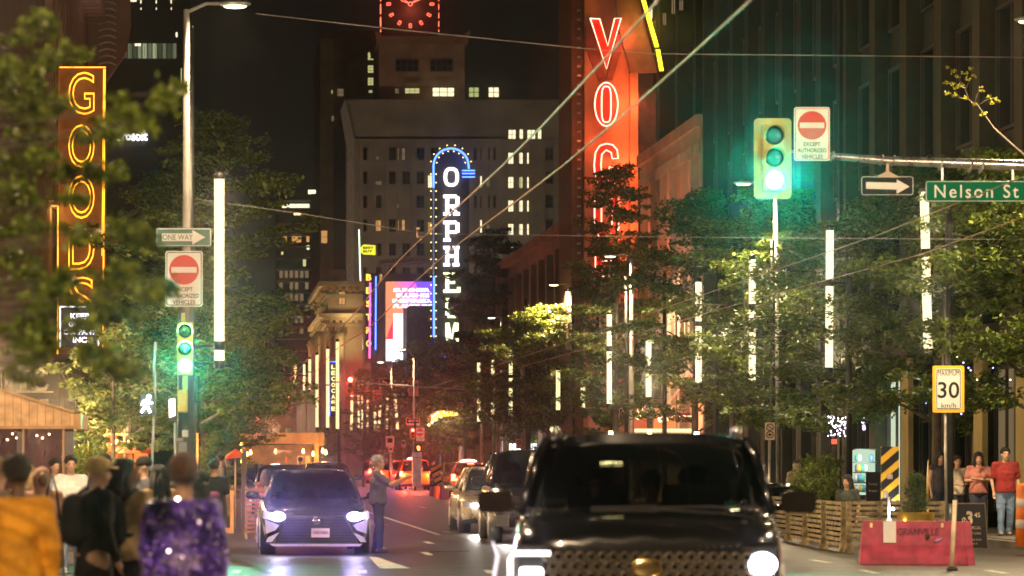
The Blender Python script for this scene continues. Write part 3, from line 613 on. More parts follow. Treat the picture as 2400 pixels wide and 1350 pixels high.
for yy in (400, 407, 415): g.tube([P(1083, yy, s)-Vector((0, 0.1, 0)), P(1113, yy, s)-Vector((0, 0.1, 0))], 0.05, 6)
g.tube([P(1017, b, s)-Vector((0, 0.05, 0)) for b in (648, 770, 792)]+[P(1021, 812, s), P(1029, 826, s), P(1042, 838, s), P(1052, 842, s)], 0.065, 6); g.build('lower_tube', nb_, S, world=True)
g = MB(); g.tube([P(1016, 440, s)-Vector((0, 0.05, 0)), P(1016, 648, s)-Vector((0, 0.05, 0))], 0.05, 6); g.build('dim_tube', em('dim_blue_tube', (0.3, 0.35, 0.6), 0.25, False), S, world=True)  # faint brightness of the tube put in as emission
g = MB()
for i in range(22):
    for px in (1010, 1022): g.ell(P(px, 408+i*20, s)-Vector((0, 0.05, 0)), 0.045, 6, 4)
for k in range(8):
    for r_ in (34, 48): a = PI*(k+0.5)/8; g.ell(P(1057-r_*math.cos(a), 388-r_*math.sin(a), s)-Vector((0, 0.05, 0)), 0.045, 6, 4)
g.build('bulb_string', bulb, S, world=True)
def slab_letter(ch, cy, hh, m):
    g = MB(); a, b = 1041, 1074; t = 8; top, bot = cy-hh/2, cy+hh/2; mid = cy
    def h(x0, x1, yy, th=7): rect(g, x0, yy, x1, yy+th, s, 0.12, dy=-0.15)
    def v(x, y0_=None, y1_=None): rect(g, x, y0_ or top, x+t, y1_ or bot, s, 0.12, dy=-0.1504)
    if ch == 'O':
        g.tube([P(x, z_, s)-Vector((0, 0.1, 0)) for x, z_ in ring(1057.5, cy, 14, hh/2-4, 16, 2.8)]+[P(1071.5, cy, s)-Vector((0, 0.1, 0))], 0.11, 8)
    if ch in 'RPHEM': v(a+3)
    if ch in 'RP': h(a-2, b-4, top); h(a+3, b-4, mid); v(b-6, top+4, mid+4); h(a-2, a+15, bot-5)
    if ch == 'R': g.beam(P(a+16, mid+5, s)-Vector((0, 0.1, 0)), P(b-1, bot-3, s)-Vector((0, 0.1, 0)), 0.2, 0.1); h(b-12, b+3, bot-5)
    if ch == 'H': v(b-8); h(a+6, b-4, mid-3); [h(x, x+15, yy) for x in (a-2, b-13) for yy in (top, bot-6)]
    if ch == 'E': h(a-2, b+2, top); h(a+6, b-8, mid-3, 6); h(a-2, b+2, bot-6); v(b-3, top, top+12); v(b-3, bot-12, bot)
    if ch == 'U': v(a+3, top, bot-6); v(b-9, top, bot-6); h(a+8, b-6, bot-7); [h(x, x+16, top) for x in (a-2, b-14)]
    if ch == 'M': v(b-8); g.beam(P(a+8, top, s)-Vector((0, 0.1, 0)), P(1057, bot-8, s)-Vector((0, 0.1, 0)), 0.2, 0.1); g.beam(P(b-6, top, s)-Vector((0, 0.1, 0)), P(1057, bot-8, s)-Vector((0, 0.1, 0)), 0.2, 0.1)
    return g.build('letter', m, S, world=True)
for ch, cy_, m_ in (('O', 415, wl), ('R', 480, wl), ('P', 541, wl), ('H', 600, wl), ('E', 662, gl_), ('U', 722, gl_), ('M', 780, gl_)): slab_letter(ch, cy_, 46, m_)
lamp('POINT', P(1090, 380, s)-Vector((0, 0.8, 0)), 20, (0.1, 0.2, 1), S, size=0.2, name='sign_glow_fill')
# electronics shop tag sign, bistro sign, tall white tube
s = 30; y = K/s
S = thing('yellow_tag_sign', 'small yellow price tag shaped sign reading BEST BUY on the dark block', 'sign', (X(862, s), y, Z(597, s)))
g = MB(); g.prism([(X(a, s), Z(b, s)) for a, b in ((845, 580), (852, 573), (880, 575), (880, 597), (852, 596), (845, 590))], y, y+0.3); g.build('panel', em('tag_yellow', (0.85, 0.78, 0.04), 0.85), S, world=True)
text('BEST', P(863, 581, s)-Vector((0, 0.03, 0)), 25/s, 6/s, sign_k, S, bold=0.04); text('BUY', P(862, 589, s)-Vector((0, 0.03, 0)), 22/s, 6/s, sign_k, S, bold=0.04)
g = MB(); rect(g, 880, 574, 886, 598, s, 0.2, dy=0.02); g.build('bracket', mat('sign_bracket', (0.4, 0.3, 0.15), 0.6), S, world=True)
S = thing('white_tube_mast', 'tall thin greenish white light tube left of the yellow tag sign', 'light', (X(846, s), y-1, Z(820, s)))
g = MB(); g.tube([P(840, 540, s)-Vector((0, 1, 0)), P(848, 820, s)-Vector((0, 1, 0))], 0.05, 8); g.build('light_tube', em('tube_mint', (0.75, 1.0, 0.72), 1.4), S, world=True)
g = MB(); g.tube([P(840, 540, s)-Vector((0, 0.9, 0)), P(852, 1080, s)-Vector((0, 0.9, 0))], 0.06, 8); g.build('mast', metal_d, S, world=True)
s = 31; y = K/s; go2 = em('bistro_amber', (1.0, 0.45, 0.04), 2.0)
S = thing('bistro_sign', 'narrow vertical amber letters with pink and blue neon edges', 'sign', (X(868, s), y, Z(850, s)))
wallbox('panel', S, X(856, s), y+0.06, Z(850, s), X(886, s), y+0.3, Z(640, s), mat('sign_panel_dark', (0, 0, 0)), 0)
for i, ch in enumerate('BISTRO'): text(ch, P(864, 650+i*31, s)-Vector((0, 0.03, 0)), 12/s, 15/s, go2, S, outline=0.035, name='letter')
g = MB(); g.tube([P(867.5, 662, s)-Vector((0, 0.12, 0)), P(866, 840, s)-Vector((0, 0.12, 0))], 0.07, 6); g.build('pink_tube', em('neon_pink', (1.0, 0.12, 0.5), 1.4), S, world=True)
g = MB(); g.tube([P(881, 648, s)-Vector((0, 0.12, 0)), P(880, 820, s)-Vector((0, 0.12, 0))], 0.05, 6); g.build('blue_tube', nb_, S, world=True)
s = 35; y = K/s
S = thing('navy_banner', 'navy vertical banner with white lowercase letters above the red signal', 'banner', (X(815, s), y, Z(900, s)))
wallbox('cloth', S, X(805, s), y, Z(800, s), X(828, s), y+0.06, Z(743, s), mat('navy_cloth', (0.02, 0.02, 0.10), 0.7))
text('townhalls', P(815, 852, s)-Vector((0, 0.05, 0)), 112/s, 19/s, em('banner_white', (0.9, 0.95, 1), 1.3), S, roll=PI/2, bold=0.02)
g = MB(); rect(g, 803, 740, 805, 910, s, 0.06, dy=0.07); g.build('rod', metal_d, S, world=True)
s = 40; y = K/s
S = thing('opera_sign', 'vertical yellow letters edged by blue neon between the far light columns', 'sign', (X(782, s), y, Z(950, s)))
wallbox('panel', S, X(770, s), y+0.06, Z(975, s), X(794, s), y+0.25, Z(848, s), blackm)
for i, ch in enumerate('LECOCAFE'): text(ch, P(781, 860+i*14, s)-Vector((0, 0.03, 0)), 9/s, 10/s, em('letter_straw', (1.0, 0.85, 0.3), 1.1), S, name='letter', bold=0.03)
g = MB(); g.tube([P(794, 848, s), P(770, 848, s), P(772, 975, s)], 0.04, 6); g.build('blue_edge', nb_, S, world=True)
s = 42; y = K/s
S = thing('style_sign', 'small brown hanging sign with stacked yellow letters left of the light columns', 'sign', (X(692, s), y, Z(905, s)))
wallbox('panel', S, X(684, s), y+0.06, Z(903, s), X(699, s), y+0.25, Z(852, s), mat('brown_sign', (0.12, 0.06, 0.02), 0.6))
for i, ch in enumerate('STYL'): text(ch, P(692, 860+i*12, s)-Vector((0, 0.01, 0)), 7/s, 9/s, em('letter_straw', (0, 0, 0), 1), S, name='letter')
# yellow lit marquee far right of street
s = 42; y = K/s
S = thing('marquee', 'gold lit theatre marquee with rows of bulbs over the far right pavement', 'canopy', (X(1045, s), y, Z(1000, s)))
gm = em('marquee_gold', (1.0, 0.62, 0.1), 0.8)
g = MB(); g.prism([(X(1010, s), Z(976, s)), (X(1028, s), Z(962, s)), (X(1076, s), Z(964, s)), (X(1076, s), Z(974, s)), (X(1030, s), Z(976, s)), (X(1012, s), Z(990, s))], y, y+3); g.build('canopy', mat('marquee_gold_paint', (0.6, 0.36, 0.05), 0.4, 0.3), S, world=True)
g = MB()
for px, py in ((1014, 976), (1020, 972), (1026, 968), (1033, 977), (1048, 969), (1068, 970), (1012, 990), (1020, 984), (1005, 996), (1040, 966), (1058, 967)): g.ell(P(px, py, s)-Vector((0, 0.1, 0)), 0.06, 6, 5)
g.build('bulb', em('marquee_bulb', (1, 0.72, 0.2), 6), S, world=True)
for px in (1020, 1045, 1070): lamp('POINT', P(px, 985, s)-Vector((0, 0.5, 0)), 45, (1, 0.7, 0.25), S, size=0.2)
# storefront signs on the right
s = 92
S = thing('rice_sign', 'dark fascia with cream lettering Rice+ above the small takeaway window', 'sign', (16.7, K/92, Z(965, 92)))
wallbox('fascia', S, 16.45, K/96, Z(972, s), 16.58, K/89.6, Z(930, s), mat('black_fascia', (0.02, 0.018, 0.016), 0.5))
text('Rice+Go', (16.43, K/92.8, Z(953, s)), 4.2, 0.24, em('cream_letters', (1, 0.8, 0.55), 0.9), S, face='left')
S = thing('takeaway_sign', 'white glowing takeaway sign half hidden by leaves under the cream lettering', 'sign', (16.3, K/91, Z(1015, 91)))
y = K/91
wn2 = em('violet_white_letters', (0.85, 0.72, 1.0), 1.8)
text('STAR', P(2040, 985, 91), 42/91, 15/91, wn2, S, bold=0.02); text('BUBBLE', P(2044, 1002, 91), 44/91, 13/91, wn2, S, bold=0.02)
g = MB(); rect(g, 2012, 975, 2072, 1012, 91, 0.1, dy=0.02); g.build('panel', blackm, S, world=True)
g = MB(); rect(g, 2044, 1014, 2056, 1022, 91, 0.1, dy=0.02); g.build('pink_tab', em('tab_violet', (0.6, 0.1, 0.9), 1.2), S, world=True)
S = thing('red_open_sign', 'small red glowing strip sign beside the right pole near the takeaway', 'sign', (X(1968, 88), K/88, Z(1042, 88)))
g = MB(); rect(g, 1950, 1029, 1986, 1041, 88, 0.08); g.build('panel', em('strip_red', (1.0, 0.12, 0.06), 0.9), S, world=True)
g = MB(); rect(g, 1946, 1026, 1990, 1044, 88, 0.05, dy=0.09); g.build('back_box', blackm, S, world=True)
S = thing('fairy_lights', 'cluster of tiny violet white fairy lights in the tree by the takeaway', 'string lights', (X(1968, 100), K/100, Z(1020, 100)))
random.seed(11); g = MB()
for i in range(60): g.ell(P(random.uniform(1948, 1988), random.uniform(975, 1022), 100)+Vector((0, random.uniform(-0.5, 0.5), 0)), 0.017, 5, 4)
g.build('bulb', em('fairy', (0.85, 0.75, 1.0), 5, False), S, world=True)
S = thing('coloured_string_lights', 'blue and amber pin lights strung through the right hand tree', 'string lights', (X(2280, 112), K/112, Z(900, 112)))
g = MB(); h_ = MB()
pts = [(2243, 836), (2258, 850), (2275, 868), (2290, 890), (2270, 862), (2327, 862), (2368, 890), (2390, 886), (2310, 905), (2165, 925), (2170, 945), (2330, 935), (2272, 934), (2253, 970), (2380, 915)]
for i, (a, b) in enumerate(pts): (g if i % 3 else h_).ell(P(a, b, 112), 0.018, 6, 4)
g.build('blue_bulb', em('pin_blue', (0.25, 0.25, 1.0), 6, False), S, world=True); h_.build('amber_bulb', em('pin_amber', (1, 0.8, 0.3), 4, False), S, world=True)
# red eatery front with neon squiggles (beyond the SUV roof)
s = 60; y = K/s
S = thing('red_eatery_front', 'red and orange eatery shopfront covered in cream neon scribbles', 'shopfront', (X(1560, s), y, 2))
rm = em('eatery_red', (0.75, 0.13, 0.05), 0.55)
for a, b, c_, d, m, s in ((1488, 950, 1516, 1018, rm, 64), (1534, 950, 1585, 1018, em('eatery_orange', (0.8, 0.22, 0.06), 0.7), 66), (1586, 968, 1640, 990, em('eatery_maroon', (0.25, 0.02, 0.01), 0.5), 68)):
    g = MB(); rect(g, a, b, c_, d, s, 0.3); g.build('panel', m, S, world=True)
s = 68.2
g = MB(); rect(g, 1516, 952, 1534, 980, 65, 0.25); g.build('stone_panel', conc, S, world=True)
cn = em('neon_cream', (1.0, 0.8, 0.4), 1.8); random.seed(2); g = MB()
for k in range(9):
    x_, z_ = random.choice([(1495, 970), (1506, 965), (1550, 975), (1558, 972), (1574, 965)]); pts = []
    for t in range(9): pts.append(P(x_+7*math.sin(t*1.3+k)+random.uniform(-2, 2), z_+14*math.cos(t*0.9+k*2), s)-Vector((0, 0.06, 0)))
    g.tube(pts, 0.02, 5)
g.build('neon_scribble', cn, S, world=True)
g = MB(); g.tube([P(x_, y_, s)-Vector((0, 0.05, 0)) for x_, y_ in ((1592, 976), (1592, 981), (1604, 982), (1606, 975), (1600, 974))], 0.03, 5); g.tube([P(1610, 976, s), P(1626, 975, s)], 0.02, 5); g.build('neon_logo', em('neon_peach', (1, 0.5, 0.3), 1.5), S, world=True)
g = MB(); rect(g, 1488, 1005, 1665, 1016, s, 0.3, dy=-0.2); g.build('light_box', em('warm_box', (1.0, 0.85, 0.4), 1.0), S, world=True)
lamp('AREA', P(1570, 1000, s)-Vector((0, 1.0, 0)), 40, (1, 0.35, 0.15), S, size=1.5, rot=(-PI/2, 0, 0))
S = thing('red_awning', 'sloping red striped awning lit from below above the red eatery', 'awning', (X(1620, 71), K/71, Z(940, 71)))
g = MB(); a, b = P(1562, 948, 69), P(1620, 885, 69)
g.add([a, b, b+Vector((0.5, 4.5, 0.1)), a+Vector((0.6, 4.5, 0))], [(0, 1, 2, 3)])
for k in range(12):
    t = k/11; g.beam(a+(Vector((0.6, 4.5, 0)))*t-Vector((0, 0.04, 0)), b+(Vector((0.5, 4.5, 0.1)))*t-Vector((0, 0.04, 0)), 0.05, 0.04, 1)
g.build('canopy', [mat('awning_red', (0.55, 0.05, 0.03), 0.6), mat('awning_stripe', (0.8, 0.3, 0.2), 0.5)], S, world=True, solid=0.02)
g = MB(); g.tube([P(1562, 902, 70), P(1640, 872, 72)], 0.04, 6); g.build('red_tube', em('neon_red', (0, 0, 0), 1), S, world=True)
lamp('AREA', P(1600, 935, 69)-Vector((0, 1.2, 0.6)), 50, (1, 0.25, 0.12), S, size=1, rot=(math.radians(130), 0, 0))
S = thing('shop_small_banner', 'grey hanging banner reading SHOP SMALL behind a light column', 'banner', (X(1527, 64), K/64, Z(935, 64)))
wallbox('cloth', S, X(1503, 64), K/64, Z(932, 64), X(1550, 64), K/64+0.04, Z(815, 64), mat('banner_grey', (0.09, 0.10, 0.10), 0.7))
bl = mat('banner_letter', (0.5, 0.4, 0.3), 0.6)
for i, t_ in enumerate(('DOWNTOWN', 'SHOP', 'SMALL')): text(t_, P(1526, 843+i*30, 64)-Vector((0, 0.02, 0)), 36/64, 14/64, bl, S)
g = MB(); rect(g, 1500, 812, 1553, 815, 64, 0.05); g.build('rod', metal_d, S, world=True)
# bright white shop glow seen through the trees
S = thing('white_shopfront', 'bright white lit shopfront under the trees beyond the black car', 'shopfront', (X(1225, 46), K/46, 0))
g = MB(); rect(g, 1195, 1040, 1268, 1082, 46, 0.3); g.build('light_box', shop_wh, S, world=True)
g = MB(); rect(g, 1190, 1082, 1275, 1110, 46, 0.3); g.build('stall_riser', stone_d, S, world=True)
g = MB()
for px in (1200, 1222, 1246): rect(g, px, 1040, px+2, 1082, 46, 0.1, dy=-0.12)
g.build('mullion', frame_d, S, world=True)
# ================================================================ poles, lamps, signals, signs
def cobra(name, label, px, s, top_py, arm_px, head_py, energy, group=None, z0=0.15, light=True, r=0.09, mt=None, glow=9.0):
    x = X(px, s); y = K/s; zt = Z(top_py, s)
    T = thing(name, label, 'street lamp', (x, y, z0), group=group)
    g = MB(); g.tube([(x, y, z0), (x, y, z0+1.2), (x, y, zt)], [r*1.25, r*1.1, r*0.65], 12); g.lathe([(r*2.2, 0), (r*2.2, 0.05), (r*1.3, 0.35)], 12, (x, y, z0)); g.build('pole', mt or galv, T, world=True)
    hx = X(arm_px, s); hz = Z(head_py, s); sg = 1 if hx > x else -1
    g = MB(); g.tube([(x, y, zt-0.05), (x+(hx-x)*0.4, y, zt+(hz-zt)*0.8+0.05), (hx-sg*0.25, y, hz+0.04)], 0.03, 8); g.build('arm', mt or galv, T, world=True)
    g = MB(); g.ell((hx, y, hz+0.035), (0.27, 0.13, 0.055), 14, 8); h_ = g.build('lamp_head', galv, T, world=True)
    g = MB(); g.ell((hx, y, hz-0.005), (0.19, 0.10, 0.035), 12, 6); g.build('lens', em('sodium_lens_%d' % int(glow), (1.0, 0.78, 0.42), glow), h_, world=True)
    if light and energy: lamp('SPOT', (hx, y, hz-0.1), energy, (1.0, 0.74, 0.42), T, size=0.12, rot=(0, 0, 0), angle=math.radians(165), blend=0.6)
    return T
cobra('street_lamp', 'tall grey street lamp at the upper left above the one way sign', 437, 141, 22, 551, 14, 1400, r=0.075, z0=0.15, mt=mat('weathered_pole_grey', (0.2, 0.18, 0.16), 0.65, 0.0))
cobra('street_lamp', 'street lamp whose bright head shows left of the right green signal', 1818, 88, 425, 1742, 431, 3500)
cobra('street_lamp', 'street lamp right of centre glowing in front of the lower red theatre letters', 1480, 66, 592, 1430, 601, 2400)
cobra('street_lamp', 'farther lamp post lighting yellow green leaves near the middle', 1341, 54, 664, 1298, 668, 2600)
cobra('street_lamp', 'distant lamp right of the video screen with a small domed head', 970, 40, 838, 943, 819, 300, r=0.07)
cobra('street_lamp', 'distant lamp below the video screen on the left side of its post', 918, 38, 846, 892, 849, 300, r=0.07)
cobra('street_lamp', 'distant lamp post behind the blue curved neon tail', 1175, 46, 742, 1152, 745, 300, r=0.07)
cobra('street_lamp', 'street lamp at the right edge whose head glows in the top corner', 2500, 133, 40, 2412, 50, 3200)
# near corner lamps that light the crowd (at the camera's own corner)
for (x, y, l) in ((-2.6, 9, 'street lamp of the near corner behind the camera'), (-3.4, 36, 'street lamp over the crowd at the near left corner'), (13.4, 24, 'street lamp of the near right corner'), (17.0, 37, 'street lamp lighting the mast arm signs at right')):
    T = thing('street_lamp', l, 'street lamp', (x, y, 0)); g = MB(); g.tube([(x-0.6, y, 0), (x-0.6, y, 8.8)], 0.08, 10); g.tube([(x-0.6, y, 8.7), (x-0.1, y, 8.95)], 0.03, 6); g.build('pole', galv, T, world=True)
    g = MB(); g.ell((x, y, 8.95), (0.27, 0.13, 0.06), 12, 6); g.build('lamp_head', galv, T, world=True)
    lamp('POINT', (x, y, 8.7), {9: 4200, 36: 5200, 24: 2500, 37: 4200}[y], (1.0, 0.7, 0.42), T, size=0.15)
# glowing column lamps
def column_lamp(label, px, s, top, bot, band=None, pole_px=None, pole_top=None, tilt=0, far=False, r=None, group='glowing column lamps along the street', x2=None, arms=None):
    x = X(px, s); y = K/s; r = r or 0.088; zt, zb = Z(top, s), Z(bot, s); xb = X(x2 if x2 is not None else px, s)
    T = thing('column_lamp', label, 'street lamp', (x, y, 0.15), group=group)
    def at(z): t = (zt-z)/(zt-zb); return (x+(xb-x)*t, y, z)
    segs = [(zt, zb)] if not band else [(zt, Z(band[0], s)), (Z(band[1], s), zb)]
    m_ = tube_far if far else tube_m
    for a, b in segs: g = MB(); g.tube([at(a), at(b)], r, 12); g.build('diffuser', m_, T, world=True)
    g = MB(); g.lathe([(r*1.06, 0), (r*1.06, 0.1), (r*0.4, 0.13)], 12, at(zt+0.001)); g.build('end_cap', metal_d, T, world=True); g = MB(); g.lathe([(r*0.7, -0.14), (r*1.06, -0.12), (r*1.06, 0)], 12, at(zb-0.001)); g.build('end_cap', metal_d, T, world=True)
    if band: g = MB(); g.tube([at(segs[0][1]-0.001), at(segs[1][0]+0.001)], r*1.12, 12); g.build('collar', metal_d, T, world=True)
    if pole_px:
        xp = X(pole_px, s); yp = y+0.25; zp = Z(pole_top, s) if pole_top else zt+0.6
        g = MB(); g.tube([(xp, yp, 0.15), (xp, yp, zp)], [0.085, 0.06], 10); g.build('pole', metal_d, T, world=True)
        for zz in ([segs[0][1]-0.08] if band else [zt-0.8])+[zb-0.05]: g = MB(); g.tube([(xb if zz < zb+0.3 else x, y, zz), (xp, yp, zz)], 0.02, 6); g.build('bracket', metal_d, T, world=True)
    if not far:
        for a, b in segs: lamp('AREA', (x, y-0.16, (a+b)/2), 14*(a-b), (1.0, 0.82, 0.5), T, size=0.16, size_y=(a-b), rot=(-PI/2, 0, 0), name='diffuser_and_fill_light')
    return T
column_lamp('single tall glowing column lamp on the left beside the one way sign', 514, 135, 420, 845, (800, 821), 446, 60)
column_lamp('glowing column lamp at far right behind the green street name sign', 2166, 118, 450, 817, (583, 602), 2222, 455, x2=2175)
column_lamp('glowing column lamp right of the green signal, tallest in the middle of the trees', 1945, 102, 540, 861, (655, 671), 1995, 636, x2=1943)
column_lamp('glowing column lamp just left of the pole under the right green signal', 1763, 89.6, 608, 892, (712, 727), 1815, 560)
column_lamp('glowing column lamp between the red awning and the next column to the right', 1637, 80.8, 661, 912, (753, 765), 1682, 600)
column_lamp('glowing column lamp standing before the grey SHOP SMALL banner', 1520, 72.5, 800, 930, None, 1560, 640)
column_lamp('glowing column lamp above the blurred black car roof, beside a bright post', 1428, 66, 737, 946, (811, 824), 1470, 640)
column_lamp('short glowing column lamp half hidden in leaves near the middle', 1366, 58, 885, 956, None, 1402, 700, far=True)
column_lamp('glowing column lamp next to the lit yellow green leaves', 1308, 57, 868, 961, None, 1345, 690, far=True)
column_lamp('glowing column lamp left of a brown bare pole, right of the far trees', 1197, 49.8, 821, 976, (878, 886), 1233, 700, far=True)
column_lamp('leaf speckled glowing column lamp second left of the brown bare pole', 1155, 46.8, 838, 986, (893, 900), None, far=True)
column_lamp('very leaf covered glowing column lamp at the left of the right hand row', 1122, 44, 850, 988, (899, 909), None, far=True)
wp = thing('bare_pole', 'brown weathered bare pole beside the far right column lamps', 'pole', (X(1228, 50), K/50, 0.15)); g = MB(); g.tube([P(1230, 1150, 50), P(1222, 808, 50)], [0.11, 0.08], 10); g.build('shaft', mat('brown_pole', (0.4, 0.22, 0.15), 0.7), wp, world=True)
# far left-hand row
L_ = [(713, 38, 854, 915, 713), (726, 41, 842, 913, 726), (743, 47, 832, 1001, 743), (768, 50, 818, 1002, 768), (791, 53, 801, 1005, 791)]
for i, (px, s, a, b, x2) in enumerate(L_):
    column_lamp(['thin glowing column at the far left end of the distant row', 'second thin glowing column of the distant row', 'glowing column before the bank pilasters, left one', 'glowing column left of the blue edged vertical letters', 'tallest glowing column of the distant row, right of the vertical letters'][i], px, s, a, b, ((a+b)/2-9, (a+b)/2-6) if i > 1 else (a+(b-a)*0.4, a+(b-a)*0.4+3), None, far=True, group='distant glowing columns', r=0.075)
R_ = [(825, 40, 905, 1009, 824), (840, 37, 890, 1002, 841), (849, 37, 885, 1010, 849), (862, 36, 890, 1012, 861), (878, 38, 945, 1009, 880), (891, 38, 950, 1010, 888), (908, 39, 905, 1006, 907), (925, 40, 924, 1006, 932), (703, 37, 905, 1002, 704), (684, 36, 945, 1003, 684)]
lab = ['glowing column directly under the red signal', 'leafy column right of the one under the red signal', 'leafy thin column left of the red round sign', 'leafiest thin column under the small one way sign', 'glowing column below the red round sign, leaning right', 'glowing column below the red round sign, leaning left', 'straight glowing column under the green street name', 'slanting glowing column under the white arrow', 'faint column left of the bank by the small red signal', 'faintest column at the left end behind the pavilion roof']
for i, (px, s, a, b, x2) in enumerate(R_): column_lamp(lab[i], px, s, a, b, None, None, far=True, group='distant glowing columns', x2=x2, r=0.06 if i in (1, 2, 3, 8, 9) else 0.078)
# ---------------------------------------------------------------- signals
green_l = em('signal_green', (0.10, 1.0, 0.72), 10.0); red_l = em('signal_red', (1.0, 0.16, 0.10), 9.0)
dark_l = mat('dark_lens', (0.02, 0.05, 0.04), 0.2)
def signal(T, x, y, z_bot, wd, ht, lit, col_m, board=True, housing=sig_y, hood=True, gl=None, e=60, lens_m=None):
    "a three section head, front facing the camera; (x, z_bot) bottom centre of the backboard"
    g = MB()
    if board: g.prism(off(rrect(wd, ht, wd*0.12), x, z_bot+ht/2), y+0.02, y+0.05)
    hw = wd*0.29 if board else wd/2
    H = g.build('backboard' if board else 'mount_plate', housing, T, world=True) if board else None
    g = MB(); m = 0.09*ht if board else 0
    g.box(x-hw, y-0.12, z_bot+m, x+hw, y+0.2, z_bot+ht-m); B = g.build('housing', housing, T, world=True, bevel=0.015)
    sec = (ht-2*m)/3; r = min(hw*0.86, sec*0.43)
    for i in range(3):
        cz = z_bot+m+sec*(i+0.5); on = (i == lit)
        g = MB(); g.lathe([(0.001, -0.035), (r*0.6, -0.025), (r, 0)], 20, (x, y-0.125, cz), axis='y'); g.build('lens', col_m if on else dark_l, B, world=True)
        g = MB(); n = 16; vs = []
        for k in range(n+1):
            a = math.radians(-20)+k/n*math.radians(220); dpt = 0.05+0.17*max(0, math.sin(a)*0.5+0.5)
            for rr in (r*1.04, r*1.12):
                vs += [(x+rr*math.cos(a), y-0.121, cz+rr*math.sin(a)), (x+rr*math.cos(a), y-0.121-dpt, cz+rr*math.sin(a))]
        fs = []
        for k in range(n):
            o = k*4; q = o+4; fs += [(o, o+1, q+1, q), (o+2, q+2, q+3, o+3), (o+1, o+3, q+3, q+1)]
        g.add(vs, fs, 0, True)
        if hood: g.build('visor', housing, B, world=True)
        if on and gl: lamp('SPOT', (x, y-0.5, cz), e*9, gl, T, size=r*0.8, rot=(math.radians(-94), 0, 0), angle=math.radians(110), blend=0.3, name='signal_light'); lamp('POINT', (x, y-0.45, cz), e*0.06, gl, T, size=r*0.8, name='signal_spill')
    return B
GRN = (0.0, 1.0, 0.62)
T = thing('traffic_signal', 'big yellow traffic signal showing green hung from a long mast arm at right', 'traffic signal', (X(2440, 146), K/146, 0.15))
s = 146; y = K/s
signal(T, X(1803, s), y-0.35, Z(470, s), 87/s, 188/s, 0, green_l, gl=GRN, e=110)
g = MB(); pts = [P(1845, 352, s), P(1950, 366, s), P(2080, 377, s), P(2400, 388, s), P(2520, 392, s)]; g.tube(pts, [0.035, 0.055, 0.07, 0.085, 0.095], 12); g.build('mast_arm', mat('wet_galvanised', (0.5, 0.48, 0.45), 0.28, 0.8, scale=8), T, world=True)
g = MB()
for px in (1950, 2066, 2093, 2205, 2274, 2300): yy = 366+(px-1950)*0.075; g.tube([P(px, yy, s)-Vector((0.012, 0, 0)), P(px, yy+1, s)+Vector((0.012, 0, 0))], 0.085+0.00007*(px-1950), 12)
g.build('clamp_band', galv, T, world=True)
g = MB(); g.tube([P(2060, 379, s)+Vector((0, 0.05, 0)), P(2000, 396, s), P(1990, 386, s)], 0.006, 5); g.build('loose_cable', blackm, T, world=True)
g = MB(); g.tube([P(2520, 1330, s), P(2520, 330, s)], [0.14, 0.11], 12); g.build('pole', galv, T, world=True)
def dne(label, px0, py0, px1, py1, s, words, tinted=False, name='road_sign', parent=None):
    a = P(px0, py0, s); b = P(px1, py1, s); W, H = b.x-a.x, a.z-b.z; cx, cz, y = (a.x+b.x)/2, (a.z+b.z)/2, a.y
    T = thing(name, label, 'road sign', (cx, y, b.z))
    g = MB(); g.prism(off(rrect(W, H, W*0.07), cx, cz), y, y+0.012); g.build('plate', sign_w, T, world=True)
    g = MB(); o = off(rrect(W*0.92, H*0.945, W*0.05), cx, cz); g.tube([(p[0], y-0.003, p[1]) for p in o]+[(o[0][0], y-0.003, o[0][1])], W*0.010, 4); g.build('border', sign_r if not tinted else sign_k, T, world=True)
    cz2 = cz+H*0.16; g = MB(); g.prism(off(disc(W*0.4), cx, cz2), y-0.004, y-0.001); g.build('red_disc', sign_r, T, world=True)
    g = MB(); g.box(cx-W*0.34, y-0.008, cz2-W*0.075, cx+W*0.34, y-0.0045, cz2+W*0.075); g.build('white_bar', sign_w, T, world=True)
    for i, t_ in enumerate(words): text(t_, (cx, y-0.004, cz-H*(0.19+0.115*i)), W*[0.46, 0.80, 0.60][i], H*0.075, sign_k, T, ex=0.001, bold=0.01)
    return T
dne('white sign with red no entry disc reading EXCEPT AUTHORIZED VEHICLES right of the signal', 1861, 251, 1945, 377, 147, ('EXCEPT', 'AUTHORIZED', 'VEHICLES'))
T = thing('arrow_sign', 'black one way sign with white arrow hanging under the mast arm', 'road sign', (X(2078, 146), K/146, Z(460, 146)))
s = 146; y = K/s-0.05; cx, cz = X(2078, s), Z(436, s)
g = MB(); g.prism(off(rrect(124/s, 46/s, 0.04), cx, cz), y, y+0.012); g.build('plate', sign_k, T, world=True)
g = MB(); o = off(rrect(120/s, 42/s, 0.035), cx, cz); g.tube([(p[0], y-0.003, p[1]) for p in o]+[(o[0][0], y-0.003, o[0][1])], 0.006, 4); g.build('border', sign_w, T, world=True)
g = MB(); g.prism([(cx-50/s, cz-7/s), (cx+22/s, cz-9/s), (cx+22/s, cz-19/s), (cx+52/s, cz-2/s), (cx+22/s, cz+15/s), (cx+22/s, cz+7/s), (cx-50/s, cz+9/s)], y-0.005, y-0.001); g.build('arrow', sign_w, T, world=True)
g = MB(); g.prism([(cx-32/s, cz+19/s), (cx+30/s, cz+19/s), (cx+4/s, cz+33/s), (cx+3/s, cz+52/s), (cx-3/s, cz+52/s), (cx-4/s, cz+33/s)], y-0.03, y-0.006); g.build('hanger', mat('brown_galv', (0.35, 0.27, 0.2), 0.5, 0.5), T, world=True)
T = thing('street_name_sign', 'green street name sign reading Nelson St hanging from the mast arm', 'street sign', (X(2290, 146), K/146, Z(475, 146)))
